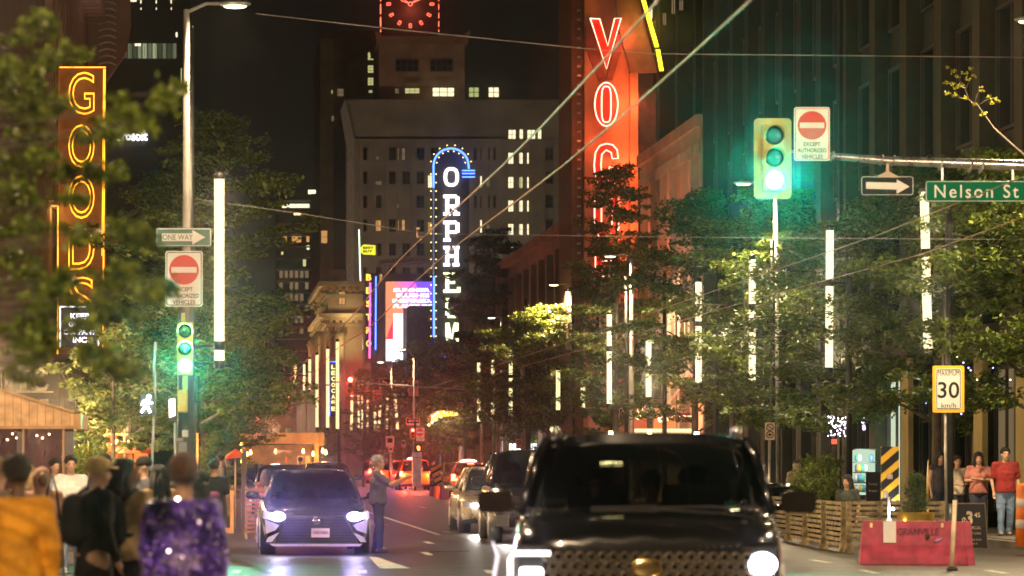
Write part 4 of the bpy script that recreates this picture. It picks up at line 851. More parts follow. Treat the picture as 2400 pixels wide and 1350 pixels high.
cx, cz, Wn, Hn = X(2290, s), Z(449, s), 246/s, 50/s
g = MB(); g.prism(off(rrect(Wn, Hn, 0.03), cx, cz), y, y+0.012); g.build('plate', sign_g, T, world=True)
g = MB(); o = off(rrect(Wn-0.03, Hn-0.03, 0.03), cx, cz); g.tube([(p[0], y-0.002, p[1]) for p in o]+[(o[0][0], y-0.002, o[0][1])], 0.007, 4); g.build('border', sign_w, T, world=True)
text('Nelson St', (X(2287, s), y-0.003, cz), 197/s, 31/s, sign_w, T, ex=0.002, sp=1.25, bold=0.006)

for px in (2205, 2370): g = MB(); g.box(X(px, s), y+0.013, cz+Hn/2, X(px+5, s), y+0.03, cz+Hn/2+0.22); g.build('hanger', galv, T, world=True)
# left signal on its pole
s = 142; y = K/s
T = thing('traffic_signal', 'narrow yellow traffic signal showing green on the left pole, turned half aside', 'traffic signal', (X(436, s), y, Z(880, s)))
signal(T, X(434, s), y-0.3, Z(880, s), 37/s, 122/s, 0, green_l, board=False, gl=GRN, e=80)
g = MB(); g.box(X(425, s), y-0.28, Z(755, s), X(434, s), y-0.2, Z(735, s)); g.box(X(428, s), y-0.3, Z(915, s), X(440, s), y-0.2, Z(881, s)); g.build('bracket', sig_y, T, world=True)
T = thing('signal_cabinet', 'small plain yellow signal box strapped to the pole under the left green light', 'signal box', (X(428, s), y, Z(968, s)))
g = MB(); g.box(X(416, s), y-0.42, Z(968, s), X(440, s), y-0.2, Z(915, s)); g.build('housing', sig_y, T, world=True, bevel=0.03)
T = thing('dark_pole', 'thick dark pole with flyers and small signs below the left traffic signal', 'pole', (X(436, 141), K/141-0.18, 0.15))
g = MB(); g.tube([P(434, 1290, 141)-Vector((0, 0.05, 0)), P(436, 640, 141)-Vector((0, 0.05, 0))], [0.15, 0.12], 14); g.build('shaft', mat('sticker_pole', (0.07, 0.065, 0.055), 0.6), T, world=True)
g = MB(); rect(g, 427, 1008, 441, 1024, 147); g.build('small_plate', galv, T, world=True); g = MB(); rect(g, 413, 1026, 430, 1034, 147); rect(g, 418, 1036, 438, 1060, 147, dy=0.02); g.build('flyer', mat('grey_flyer', (0.2, 0.2, 0.2), 0.7), T, world=True)
T = thing('walk_signal', 'white lit walking person pedestrian signal on a dark pole at left', 'pedestrian signal', (X(343, 143), K/143, 2.3))
s = 143; y = K/s; wk = em('walk_white', (1.0, 0.96, 1.0), 6.0)
g = MB(); g.box(X(328, s), y+0.02, Z(972, s), X(362, s), y+0.2, Z(920, s)); g.build('housing', mat('dark_green_box', (0.03, 0.05, 0.04), 0.6), T, world=True, bevel=0.01)
g = MB(); Y0 = y-0.02
def wp_(a, b): return (X(a, s), Y0, Z(b, s))
g.ell((X(349, s), Y0, Z(930, s)), (5.2/s, 0.012, 5.2/s), 12, 8)
for pts, r in (([(347, 936), (342, 950)], 0.036), ([(344, 938), (335, 941), (332, 950)], 0.018), ([(347, 938), (352, 945), (358, 944)], 0.018), ([(342, 950), (337, 958), (331, 967)], 0.022), ([(343, 950), (348, 958), (352, 967)], 0.022)): g.tube([wp_(*p) for p in pts], r, 6)
g.build('walking_figure', wk, T, world=True)
lamp('POINT', (X(343, s), y-0.6, Z(945, s)), 4, (1, 0.95, 1), T, size=0.1)
T = thing('slim_pole', 'slender crooked grey pole carrying the walking person signal', 'pole', (X(362, 143), K/143, 0.15))
g = MB(); g.tube([P(a, b, 143)+Vector((0, 0.25, 0)) for a, b in ((352, 1200), (357, 1050), (362, 940), (363, 880), (360, 860), (364, 800))], 0.022, 8); g.build('shaft', mat('lit_grey_pole', (0.4, 0.38, 0.34), 0.6), T, world=True)
T = thing('lit_side_signal', 'white pedestrian signal seen edge on beside the yellow box', 'pedestrian signal', (X(404, 143), K/143, 2.3))
g = MB(); g.prism([(X(a, s), Z(b, s)) for a, b in ((396, 936), (410, 934), (411, 974), (397, 979))], y-0.1, y-0.06); g.build('lens', em('walk_side', (1, 0.8, 0.7), 3.0), T, world=True)
g = MB(); g.box(X(395, s), y-0.05, Z(985, s), X(412, s), y+0.1, Z(932, s)); g.build('housing', blackm, T, world=True)
g = MB(); g.tube([P(411, 990, s), P(409, 1180, s)], 0.02, 6); g.build('post', galv, T, world=True)
# left signs
s = 141; y = K/s-0.2
T = thing('one_way_sign', 'green tinted ONE WAY sign with pale right arrow on the left pole', 'road sign', (X(431, s), y, Z(580, s)))
cx, cz = X(431, s), Z(558, s)
g = MB(); g.prism(off(rrect(130/s, 44/s, 0.025), cx, cz), y, y+0.012); g.build('plate', mat('green_lit_plate', (0.02, 0.12, 0.08), 0.4), T, world=True)  # green signal light painted into the plate colour
g = MB(); o = off(rrect(125/s, 39/s, 0.02), cx, cz); g.tube([(p[0], y-0.002, p[1]) for p in o]+[(o[0][0], y-0.002, o[0][1])], 0.006, 4); g.build('border', sign_w, T, world=True)
g = MB(); g.prism([(cx-51/s, cz-9/s), (cx+20/s, cz-9/s), (cx+20/s, cz-17/s), (cx+50/s, cz), (cx+20/s, cz+17/s), (cx+20/s, cz+9/s), (cx-51/s, cz+9/s)], y-0.005, y-0.001); g.build('arrow', sign_w, T, world=True)
text('ONE WAY', (cx-14/s, y-0.006, cz), 70/s, 13/s, mat('green_lit_plate', (0, 0, 0)), T, ex=0.001, bold=0.01)
T = dne('green lit no entry sign half hidden by leaves on the left pole', 388, 590, 475, 720, 141, ('EXCEPT', 'AUTHORIZED', 'VEHICLES'), tinted=True)
T.location.y -= 0.2
lamp('SPOT', P(434, 830, 141)+Vector((0.0, -1.1, 0)), 480, (0.2, 1.0, 0.6), T, size=0.1, rot=(math.radians(145), 0, 0), angle=1.2, name='green_spill')  # added green spot imitating signal light returned by the sign
# speed limit sign on its post
s = 125; y = K/s
T = thing('speed_sign', 'yellow bordered speed limit sign reading MAXIMUM 30 on a tall post at right', 'road sign', (X(2223, s), y, 0.15))
cx, cz = X(2223, s), Z(912, s)
g = MB(); g.prism(off(rrect(74/s, 110/s, 0.04), cx, cz), y, y+0.012); g.build('yellow_plate', sign_y, T, world=True)
g = MB(); g.prism(off(rrect(60/s, 96/s, 0.03), cx, cz), y-0.006, y-0.001); g.build('white_plate', sign_w, T, world=True)
g = MB(); o = off(rrect(55/s, 91/s, 0.025), cx, cz); g.tube([(p[0], y-0.008, p[1]) for p in o]+[(o[0][0], y-0.008, o[0][1])], 0.006, 4); g.build('border', sign_k, T, world=True)
text('MAXIMUM', (cx, y-0.009, cz+38/s), 50/s, 13/s, sign_k, T, ex=0.001); text('30', (cx, y-0.009, cz-2/s), 50/s, 38/s, sign_k, T, ex=0.001, bold=0.01); text('km/h', (cx, y-0.009, cz-38/s), 34/s, 11/s, sign_k, T, ex=0.001)
g = MB(); g.tube([(X(2220, s), y+0.06, 0.15), (X(2216, s), y+0.06, Z(866, s))], 0.028, 8); g.build('post', galv, T, world=True)
T = thing('dark_pole', 'stout dark steel pole just behind the speed limit post', 'pole', (X(2226, 122), K/122, 0.15))
g = MB(); g.tube([P(2226, 1272, 122), P(2224, 455, 122)], [0.08, 0.065], 12); g.tube([P(2226, 1272, 122), P(2226, 1180, 122)], [0.13, 0.12], 12); g.build('shaft', metal_d, T, world=True)
g = MB(); rect(g, 2210, 1185, 2214, 1205, 124); g.build('reflector', em('reflector_glow', (1, 0.12, 0.02), 0.8, False), T, world=True)  # shine of the reflector put in as emission
# small far signs
def plate_sign(name, label, px0, py0, px1, py1, s, m, extra=None, post=None, cat='road sign'):
    a = P(px0, py0, s); b = P(px1, py1, s); cx, cz, y = (a.x+b.x)/2, (a.z+b.z)/2, a.y
    T = thing(name, label, cat, (cx, y, b.z)); g = MB(); g.prism(off(rrect(b.x-a.x, a.z-b.z, (b.x-a.x)*0.08), cx, cz), y, y+0.02); g.build('plate', m, T, world=True)
    if extra: extra(T, cx, cz, y, b.x-a.x, a.z-b.z)
    if post: g = MB(); g.tube([P(post[0], post[1], s)+Vector((0, 0.05, 0)), P(post[0], post[2], s)+Vector((0, 0.05, 0))], 0.03, 6); g.build('post', galv, T, world=True)
    return T
orange_w = mat('orange_lit_sign', (0.9, 0.42, 0.30), 0.5, var=0.05);  # sign sheet with warm brake light put into its colour
def glyph_bus(T, cx, cz, y, W, H):
    g = MB(); g.box(cx-W*0.46, y-0.004, cz+H*0.06, cx-W*0.1, y-0.001, cz+H*0.46); g.build('black_panel', sign_k, T, world=True)
    g = MB(); d = [(0, .17), (.12, 0), (0, -.17), (-.12, 0)]; pp = [(cx-W*0.28+p[0]*W, y-0.006, cz+H*0.26+p[1]*H) for p in d]; g.tube(pp+[pp[0]], W*0.022, 4); g.build('diamond', orange_w, T, world=True)
    g = MB(); bx, bz = cx+W*0.2, cz+H*0.27
    g.box(bx-W*.19, y-0.004, bz-H*.10, bx+W*.19, y-0.001, bz+H*.13); g.box(bx-W*.23, y-0.004, bz-H*.0, bx-W*.192, y-0.001, bz+H*.08); g.box(bx+W*.192, y-0.004, bz, bx+W*.23, y-0.001, bz+H*.08)
    g.box(bx-W*.15, y-0.004, bz-H*.15, bx-W*.07, y-0.001, bz-H*.102); g.box(bx+W*.07, y-0.004, bz-H*.15, bx+W*.15, y-0.001, bz-H*.102); B = g.build('bus_symbol', sign_k, T, world=True)
    g = MB(); g.box(bx-W*.15, y-0.007, bz+H*0.0, bx+W*.15, y-0.0045, bz+H*.10); g.build('bus_glass', orange_w, B, world=True)
    for i, t_ in enumerate(('AUTHORIZED', 'VEHICLES', 'ONLY')): text(t_, (cx, y-0.004, cz-H*(0.08+0.12*i)), W*[0.8, 0.7, 0.4][i], H*0.07, sign_k, T, ex=0.001)
plate_sign('bus_lane_sign', 'orange lit bus lane sign reading AUTHORIZED VEHICLES ONLY over the black car roof', 1451, 956, 1490, 1018, 62, orange_w, glyph_bus, post=(1488, 960, 1185))
lamp('AREA', P(1440, 1050, 70)-Vector((0, 1, 0)), 90, (1, 0.5, 0.35), None, size=0.6, rot=(math.radians(115), 0, 0), name='sign_glow_fill')  # added lamp brightening the bus lane sign, no source here
def tri(T, cx, cz, y, W, H): g = MB(); g.prism([(cx-W*.35, cz+H*.42), (cx+W*.35, cz+H*.42), (cx, cz+H*.05)], y-0.005, y-0.001); g.build('symbol', sign_k, T, world=True)
plate_sign('leaf_hidden_sign', 'orange lit sign mostly hidden by leaves left of the bus lane sign', 1379, 972, 1412, 1018, 60, orange_w, tri, post=(1380, 975, 1180))
def circ(T, cx, cz, y, W, H):
    g = MB(); r = W*0.3; pts = [(cx+r*math.cos(a/8*PI), y-0.006, cz+H*.12+r*math.sin(a/8*PI)) for a in range(17)]; g.tube(pts, W*0.05, 5); g.tube([(cx-r*.7, y-0.006, cz+H*.12+r*.7), (cx+r*.7, y-0.006, cz+H*.12-r*.7)], W*.04, 5); g.build('symbol', sign_k, T, world=True)
plate_sign('no_parking_sign', 'small orange lit no parking sign left of the black car roof', 1209, 1028, 1224, 1052, 52, orange_w, circ, post=(1222, 975, 1160))
def two(T, cx, cz, y, W, H):
    for dz in (0.22, -0.2):
        g = MB(); r = W*0.34; g.tube([(cx+r*math.cos(a/8*PI), y-0.006, cz+H*dz+r*math.sin(a/8*PI)) for a in range(17)], W*0.045, 5); g.build('ring', sign_k, T, world=True)
    g = MB(); g.tube([(cx-W*.25, y-0.006, cz+H*.33), (cx+W*.25, y-0.006, cz+H*.11)], W*.04, 5); g.box(cx-W*.15, y-0.008, cz-H*.26, cx+W*.15, y-0.001, cz-H*.15); g.build('symbol', sign_k, T, world=True)
plate_sign('no_stopping_sign', 'small pale sign with two stacked circles right of the black car', 1793, 990, 1816, 1031, 104, mat('peach_sign', (0.7, 0.5, 0.38), 0.5), two, post=(1804, 1031, 1240))
def blk(T, cx, cz, y, W, H): g = MB(); g.box(cx-W*.3, y-0.004, cz-H*.1, cx+W*.3, y-0.001, cz+H*.3); g.build('symbol', sign_k, T, world=True)
for i, (a, b, c_, d, s, l) in enumerate(((904, 1022, 924, 1048, 44, 'pale distant parking sign left of the grey haired man\'s head'), (911, 1048, 921, 1060, 44, 'tiny distant sign under the pale parking sign'), (941, 1031, 950, 1048, 43, 'tiny distant parking sign beside the far right red signal'), (733, 1024, 740, 1036, 40, 'tiny pale sign right of the pavilion roof'))):
    plate_sign('parking_sign', l, a, b, c_, d, s, mat('peach_sign', (0, 0, 0)), blk, post=((a+c_)/2, d, 1140))
# Smithe Street signals and signs
s = 40; y = K/s
T = thing('traffic_signal', 'large distant traffic signal showing red on a mast arm over the far crossing', 'traffic signal', (X(1130, s), y, 0.15))
signal(T, X(820, s), y-0.4, Z(926, s), 22/s, 46/s, 2, red_l, gl=(1, 0.1, 0.06), e=110, housing=mat('orange_signal', (0.5, 0.2, 0.03), 0.5))
g = MB(); g.tube([P(828, 897, s), P(900, 901, s), P(1000, 907, s), P(1130, 915, s)], 0.055, 8); g.build('mast_arm', galv, T, world=True); g = MB(); g.tube([P(1130, 1140, s), P(1130, 890, s)], 0.12, 8); g.build('pole', galv, T, world=True)
T = thing('traffic_signal', 'smaller distant red traffic signal left of the glowing columns', 'traffic signal', (X(676, 42), K/42, 0.15))
signal(T, X(677, 42), K/42-0.4, Z(958, 42), 16/42, 32/42, 2, red_l, gl=(1, 0.1, 0.06), e=75, housing=mat('orange_signal', (0, 0, 0)))
g = MB(); g.tube([P(685, 944, 42), P(782, 948, 42), P(795, 949, 42)], 0.045, 8); g.build('mast_arm', galv, T, world=True); g = MB(); g.tube([P(795, 1145, 42), P(795, 940, 42)], 0.09, 8); g.build('pole', metal_d, T, world=True)
T = thing('traffic_signal', 'lowest left red traffic signal above the pavilion corner', 'traffic signal', (X(601, 45), K/45, 0.15))
signal(T, X(602, 45), K/45-0.4, Z(999, 45), 13/45, 32/45, 1, red_l, gl=(1, 0.1, 0.06), e=80, housing=mat('orange_signal', (0, 0, 0)))
g = MB(); g.tube([P(602, 1150, 45)+Vector((0, 0.1, 0)), P(602, 960, 45)+Vector((0, 0.1, 0))], 0.07, 8); g.build('pole', metal_d, T, world=True)
T = thing('traffic_signal', 'distant red traffic signal on a post beside the right no entry sign', 'traffic signal', (X(966, 44), K/44, 0.15))
signal(T, X(966, 44), K/44-0.4, Z(1030, 44), 12/44, 28/44, 2, red_l, gl=(1, 0.1, 0.06), e=75, housing=mat('orange_signal', (0, 0, 0)))
g = MB(); g.tube([P(973, 1150, 44), P(973, 985, 44)], 0.06, 8); g.build('pole', metal_d, T, world=True)
T = thing('hand_signal', 'small amber lit stop hand pedestrian signal under the distant no entry sign', 'pedestrian signal', (X(980, 44), K/44, 1.9))
g = MB(); g.ell(P(980, 1052, 44)-Vector((0, 0.42, 0)), (0.07, 0.01, 0.09), 8, 6)
for k in range(4): g.tube([P(976.8+k*1.9, 1050, 44)-Vector((0, 0.42, 0)), P(976.5+k*2, 1044.5+abs(k-1.5), 44)-Vector((0, 0.42, 0))], 0.014, 5)
g.build('hand_symbol', em('hand_amber', (1.0, 0.3, 0.04), 5.0), T, world=True)
g = MB(); rect(g, 973, 1041, 988, 1060, 44, 0.15, dy=-0.38); g.build('housing', blackm, T, world=True)
T = thing('utility_box', 'grey metal cabinet below the amber hand signal', 'cabinet', (X(980, 44), K/44, 0.15))
g = MB(); rect(g, 966, 1060, 988, 1140, 44, 0.5, dy=-0.3); g.build('cabinet', mat('pale_grey_cabinet', (0.45, 0.43, 0.45), 0.6), T, world=True, bevel=0.02); g = MB(); rect(g, 967, 1072, 987, 1073, 44, 0.01, dy=-0.312); g.build('door_seam', blackm, T, world=True)
def arrow_left(T, cx, cz, y, W, H):
    g = MB(); g.box(cx-W*.46, y-0.004, cz-H*.2, cx+W*.46, y-0.001, cz+H*.44); g.build('black_field', sign_k, T, world=True)
    g = MB(); g.prism([(cx-W*.4, cz+H*.12), (cx-W*.2, cz-H*.12), (cx-W*.2, cz+H*.0), (cx+W*.4, cz+H*.0), (cx+W*.4, cz+H*.24), (cx-W*.2, cz+H*.24), (cx-W*.2, cz+H*.36)], y-0.009, y-0.005); g.build('arrow', orange_w, T, world=True); text('ONE WAY', (cx+W*.1, y-0.011, cz+H*.12), W*.5, H*.13, sign_k, T, ex=0.001)
plate_sign('one_way_sign', 'distant orange lit left arrow sign next to the big red signal', 836, 911, 868, 926, 40, orange_w, arrow_left)
plate_sign('one_way_sign', 'distant orange lit left arrow sign above the lower red signal', 952, 980, 984, 997, 44, orange_w, arrow_left)
def turn(T, cx, cz, y, W, H):
    g = MB(); g.box(cx-W*.44, y-0.004, cz-H*.22, cx+W*.44, y-0.001, cz+H*.46); g.build('black_field', sign_k, T, world=True)
    g = MB(); g.tube([(cx+W*.25, y-0.012, cz-H*.18), (cx+W*.2, y-0.012, cz+H*.1), (cx-W*.12, y-0.012, cz+H*.2)], W*.05, 5); g.prism([(cx-W*.32, cz+H*.22), (cx-W*.08, cz+H*.36), (cx-W*.08, cz+H*.08)], y-0.014, y-0.006); g.build('arrow', orange_w, T, world=True)
plate_sign('turn_sign', 'distant black sign with orange curved left turn arrow', 889, 886, 914, 915, 40, orange_w, turn)
plate_sign('bus_lane_sign', 'distant orange lit lane sign at the right end of the green street name', 956, 892, 981, 928, 40, orange_w, glyph_bus)
dne('distant no entry sign left of the green Smithe street name', 872, 914, 895, 945, 40, ('EXCEPT', 'AUTHORIZED', 'VEHICLES'))
dne('distant no entry sign beside the lower red signal above the grey cabinet', 973, 1003, 995, 1034, 44, ('EXCEPT', 'AUTHORIZED', 'VEHICLES'))
def nm(T, cx, cz, y, W, H): text('Smithe St.', (cx+W*.08, y-0.004, cz), W*.62, H*.5, sign_w, T, ex=0.002, bold=0.01); g = MB(); [g.tube([(cx+W*q+0.09*math.cos(a*PI/6), y-0.006, cz+0.09*math.sin(a*PI/6)-0.02) for a in range(13)], 0.014, 4) for q in (-.43, -.35)]; g.build('bicycle_symbol', sign_w, T, world=True)
plate_sign('street_name_sign', 'distant green street name sign reading Smithe St.', 896, 917, 957, 931, 40, sign_g, nm, cat='street sign')
# ---------------------------------------------------------------- overhead wires
wire_m = mat('trolley_wire', (0.36, 0.25, 0.18), 0.42, 0.85)
def wire(label, pts, r, m=wire_m, grp='overhead wires'):
    g = MB(); g.tube(pts, r, 6); o = g.build('overhead_wire', m); return tag(o, label, 'wire', grp)
wire('thick shiny trolley wire crossing the red theatre sign, left one of the pair', [(4.08, y_, 5.78+0.10*math.sin(y_/9)) for y_ in range(22, 200, 6)], 0.014)
wire('thick shiny trolley wire passing below the yellow neon, right one of the pair', [(4.92, y_, 5.78+0.10*math.sin(y_/9)) for y_ in range(22, 200, 6)], 0.014)
wire('upper thin trolley wire over the right lane running under the green street sign', [(12.1, 45, 5.85), (12.2, 60, 5.7), (12.55, 85, 5.8), (12.6, 110, 5.75), (12.7, 150, 5.8), (12.7, 195, 5.8)], 0.010)
wire('lower thin trolley wire over the right lane just beneath its twin', [(12.9, 45, 5.55), (13.0, 60, 5.35), (13.2, 85, 5.5), (13.2, 110, 5.5), (13.3, 150, 5.6), (13.3, 195, 5.6)], 0.010)
thin = mat('thin_cable', (0.3, 0.27, 0.25), 0.5, 0.5)
wire('high span cable sloping across the clock tower and theatre sign', [P(600, 32, 150), P(900, 66, 150), P(1350, 112, 150), P(1530, 126, 150), P(2450, 135, 150)], 0.007, thin)
wire('long span cable from the left lamp pole to the right trees', [P(450, 465, 133), P(700, 500, 132), P(1000, 548, 130), P(1600, 556, 128), P(2450, 562, 125)], 0.006, thin)
wire('short lower span cable near the left tree', [P(446, 640, 100), P(620, 706, 98), P(735, 727, 96)], 0.006, thin)
wire('faint distant span cable below the video screen', [P(870, 742, 60), P(1200, 745, 60), P(1480, 742, 60)], 0.006, thin)
for i, (a, b, s, l) in enumerate(((697, 502, 132, 'small pale insulator clip on the long span cable by the left trees'), (2267, 520, 119, 'small pale insulator clip at the right end in the trees'), (608, 705, 98, 'small pale insulator clip on the short lower cable'))):
    g = MB(); c = P(a, b, s); g.box(c.x-0.065, c.y-0.02, c.z-0.02, c.x+0.065, c.y+0.02, c.z+0.02); tag(g.build('insulator', mat('insulator_white', (0.75, 0.6, 0.55), 0.5), bevel=0.006), l, 'insulator')
T = thing('wire_hanger', 'cluster of clamps where the span cable meets the trolley wires', 'wire fitting', P(985, 545, 128))
g = MB(); g.tube([P(978, 535, 128), P(979, 556, 128), P(990, 556, 128)], 0.02, 6); g.tube([P(972, 575, 128), P(1000, 548, 128)], 0.014, 6); g.box(*(P(975, 538, 128)-Vector((0, 0.03, 0.0))), *(P(983, 533, 128)+Vector((0, 0.03, 0)))); g.build('clamp', wire_m, T, world=True)
# ---------------------------------------------------------------- right hand patio and barrier
def P0(px, s, z=0): return Vector((X(px, s), K/s, z))
T = thing('patio_fence', 'long weathered slatted pallet wood patio fence with footed posts at right', 'fence', (10.95, 56.2, 0))
c0 = Vector((10.95, 56.2, 0)); c1 = Vector((11.35, 66, 0)); c2 = Vector((12.55, 56.2, 0))
def slats(nm_, p0, p1, z0, z1, n, posts, m):
    g = MB()
    for k in range(n):
        z = z0+(z1-z0)*k/(n-1); g.beam(p0+Vector((0, 0, z)), p1+Vector((0, 0, z)), 0.02, 0.055)
    o = g.build(nm_, m, T, world=True); d = (p1-p0)
    for k in range(posts):
        q = p0+d*k/(posts-1); g = MB(); n_ = Vector((d.y, -d.x, 0)).normalized()*0.03
        q = q+n_*1.3 if abs(d.y) > abs(d.x) else q+Vector((0, 0.03, 0))
        g.box(q.x-0.045, q.y-0.02, 0.02, q.x+0.045, q.y+0.02, z1+0.03); g.prism([(q.x-0.09, 0.01), (q.x+0.09, 0.01), (q.x+0.05, 0.16), (q.x-0.05, 0.16)], q.y-0.05, q.y+0.05); g.build('post', m, T, world=True)
slats('slat_panel', c1, c0+Vector((0, 0.3, 0)), 0.12, 0.84, 9, 5, wood_d)
slats('slat_panel', c0, c2, 0.12, 0.86, 9, 4, wood_d)
s = 150; y = K/s-1.1
T = thing('pink_barrier', 'pink plastic jersey barrier with faded stencilled lettering and a white plate', 'barrier', (X(2112, s), y, 0), rz=math.radians(-9))
g = MB(); Lb = 1.62; prof = [(-0.27, 0.0), (-0.27, 0.12), (-0.13, 0.3), (-0.09, 0.66), (0.09, 0.66), (0.13, 0.3), (0.27, 0.12), (0.27, 0.0)]
vs = []; secs = ((-Lb/2, 0.97, 0), (-Lb/2+0.05, 1, 0), (Lb/2-0.25, 1, 0), (Lb/2-0.24, 0.94, 0), (Lb/2-0.12, 0.94, 0), (Lb/2-0.11, 1, 0), (Lb/2, 0.98, 0))
for xx, k_, _ in secs: vs += [(xx+(0.05 if xx > 0 else -0.05)*(1-p[1]/0.66), p[0]*k_, p[1]*(0.985 if k_ < 1 else 1)) for p in prof]
n = len(prof); fs = [tuple(range(n)), tuple(range((len(secs)-1)*n+n-1, (len(secs)-1)*n-1, -1))]
for i in range(len(secs)-1): fs += [(i*n+k, (i+1)*n+k, (i+1)*n+(k+1) % n, i*n+(k+1) % n) for k in range(n)]
g.add(vs, fs); body_b = g.build('body', mat('pink_plastic', (0.40, 0.05, 0.095), 0.6, var=0.3, scale=5, bump=0.2), T, bevel=0.02)
def onb(x0, z0, x1, z1, nm_, m, dy=-0.006):
    g = MB(); f = lambda z: -0.13+(z-0.3)/0.36*0.04 if z > 0.3 else -0.27+(z-0.12)/0.18*0.14
    g.add([(x0, f(z0)+dy-0.01, z0), (x1, f(z0)+dy-0.01, z0), (x1, f(z1)+dy-0.01, z1), (x0, f(z1)+dy-0.01, z1)], [(0, 1, 2, 3)]); return g.build(nm_, m, T, solid=0.006)
onb(-0.5, 0.33, -0.31, 0.655, 'white_plate', sign_w); onb(-0.70, 0.56, -0.66, 0.63, 'reflector', mat('cream_reflector', (0.8, 0.6, 0.35), 0.4)); onb(0.36, 0.56, 0.40, 0.63, 'reflector', mat('cream_reflector', (0, 0, 0)))
o_ = text('GRANVILLE', Vector((0.02, -0.135, 0.50)), 0.62, 0.11, mat('faded_purple_ink', (0.16, 0.04, 0.08), 0.7), None, ex=0.002); FIT[-1] = (o_, Vector((0.02, -0.125, 0.50)), 0.62, 0.11); o_.parent = T
g = MB(); g.ell((0.16, -0.145, 0.42), (0.028, 0.008, 0.05), 8, 6); g.build('drain_hole', blackm, T); g = MB(); g.ell((0.32, -0.15, 0.375), (0.07, 0.006, 0.022), 8, 5, rot=Euler((0, -0.4, 0)).to_matrix()); g.build('graffiti_smudge', mat('lilac_spray', (0.4, 0.28, 0.6), 0.6), T)
s = 147; y = K/s
T = thing('hazard_marker', 'black and yellow diagonal striped hazard board on a short post above the pink barrier', 'road marker', (X(2086, s), y, 0))
a, b = P(2065, 1047, s), P(2107, 1172, s); g = MB(); g.box(a.x, y, b.z, b.x, y+0.012, a.z); g.build('board', sign_y, T, world=True)
g = MB(); Wd = b.x-a.x; z = b.z-Wd*0.9; k = 0
def clipz(p, z0, z1): return (p[0], min(max(p[1], z0), z1))
from math import floor
def band(zl):
    "diagonal band rising to the right, clipped to the board"
    poly = [(a.x, zl), (b.x, zl+Wd*0.85), (b.x, zl+Wd*0.85+0.15), (a.x, zl+0.15)]
    for lo, sgn_ in ((b.z, 1), (a.z, -1)):
        out_ = []
        for i in range(len(poly)):
            p, q = poly[i], poly[(i+1) % len(poly)]; ip = (p[1]-lo)*sgn_ >= 0; iq = (q[1]-lo)*sgn_ >= 0
            if ip: out_.append(p)
            if ip != iq: t = (lo-p[1])/(q[1]-p[1]); out_.append((p[0]+(q[0]-p[0])*t, lo))
        poly = out_
        if len(poly) < 3: return
    g.prism(poly, y-0.004, y-0.001)
for k in range(-1, 5): band(b.z-0.04+k*0.275-0.1)
g.build('black_stripe', sign_k, T, world=True)
g = MB(); rect(g, 2071, 1153, 2082, 1167, s, 0.004, dy=-0.012); rect(g, 2079, 1112, 2092, 1123, s, 0.004, dy=-0.012); g.build('sticker', galv, T, world=True)
g = MB(); g.tube([(X(2082, s), y-0.03, 0.5), (X(2082, s), y-0.03, b.z+0.05)], 0.022, 8); g.prism([(X(2068, s), Z(1234, s)), (X(2096, s), Z(1234, s)), (X(2084, s), Z(1212, s)), (X(2080, s), Z(1212, s))], y-0.06, y-0.04); g.build('post', mat('white_post', (0.75, 0.72, 0.7), 0.5), T, world=True)
g = MB(); g.ell(P(2091, 1193, s)-Vector((0, 0.05, 0)), 0.022, 8, 6); tag(g.build('bike_light', em('spark_white', (0.85, 0.88, 1.0), 40)), 'tiny bright bluish white light beside the hazard board post', 'light')
lamp('POINT', P(2091, 1193, s)-Vector((0, 0.15, 0)), 6, (0.85, 0.88, 1), None, size=0.03, name='bike_light_glow')
s = 142; x = X(2134, s); y = K/s-0.4
T = thing('gold_planter', 'round gold painted planter holding a bushy cedar behind the pink barrier', 'planter', (x, y, 0))
g = MB(); g.lathe([(0.22, 0), (0.27, 0.35), (0.305, 0.74), (0.285, 0.74), (0.27, 0.66)], 28, (x, y, 0)); g.build('pot', mat('gold_paint', (0.72, 0.45, 0.07), 0.3, 0.75, scale=1.5), T, world=True)
PLANTER = T
T = thing('umbrella_pole', 'thin pointed tan pole rising behind the gold planter', 'pole', (X(2174, 128), K/128, 0)); g = MB(); g.tube([P(2174, 1190, 128), P(2174, 1120, 128), P(2175, 1078, 128)], [0.02, 0.02, 0.003], 8); g.tube([P(2174, 1282, 128), P(2174, 1190, 128)], 0.018, 6); g.build('shaft', mat('tan_pole', (0.6, 0.42, 0.15), 0.5), T, world=True)
s = 163
T = thing('delineator_post', 'leaning white delineator post with black rubber foot before the pink barrier', 'bollard', (X(2232, s), K/s, 0)); g = MB(); g.tube([P(2231, 1330, s), P(2238, 1172, s)], 0.032, 12); g.build('tube', mat('cream_post', (0.8, 0.66, 0.45), 0.5), T, world=True); g = MB(); g.lathe([(0.09, 0), (0.07, 0.05), (0.04, 0.06)], 12, (X(2231, s), K/s, 0.001)); g.build('foot', blackm, T, world=True)
s = 132; y = K/s
T = thing('price_board', 'black A-frame board with chalk lettering $3.45 SHOT SPECIAL at right', 'sandwich board', (X(2278, s), y, 0.15))
g = MB(); g.prism([(X(a_, s), Z(b_, s)) for a_, b_ in ((2242, 1180), (2308, 1180), (2315, 1286), (2240, 1284))], y, y+0.03); g.build('panel', mat('chalkboard', (0.012, 0.013, 0.018), 0.6), T, world=True)
g = MB(); pp = [P(a_, b_, s)-Vector((0, 0.005, 0)) for a_, b_ in ((2242, 1180), (2308, 1180), (2315, 1286), (2240, 1284))]
for i in range(4): g.beam(pp[i], pp[(i+1) % 4], 0.012, 0.02)
g.build('frame', mat('board_frame', (0.2, 0.16, 0.12), 0.6), T, world=True)
chalk = mat('chalk', (0.75, 0.62, 0.45), 0.8); dv = Vector((0, -0.008, 0))
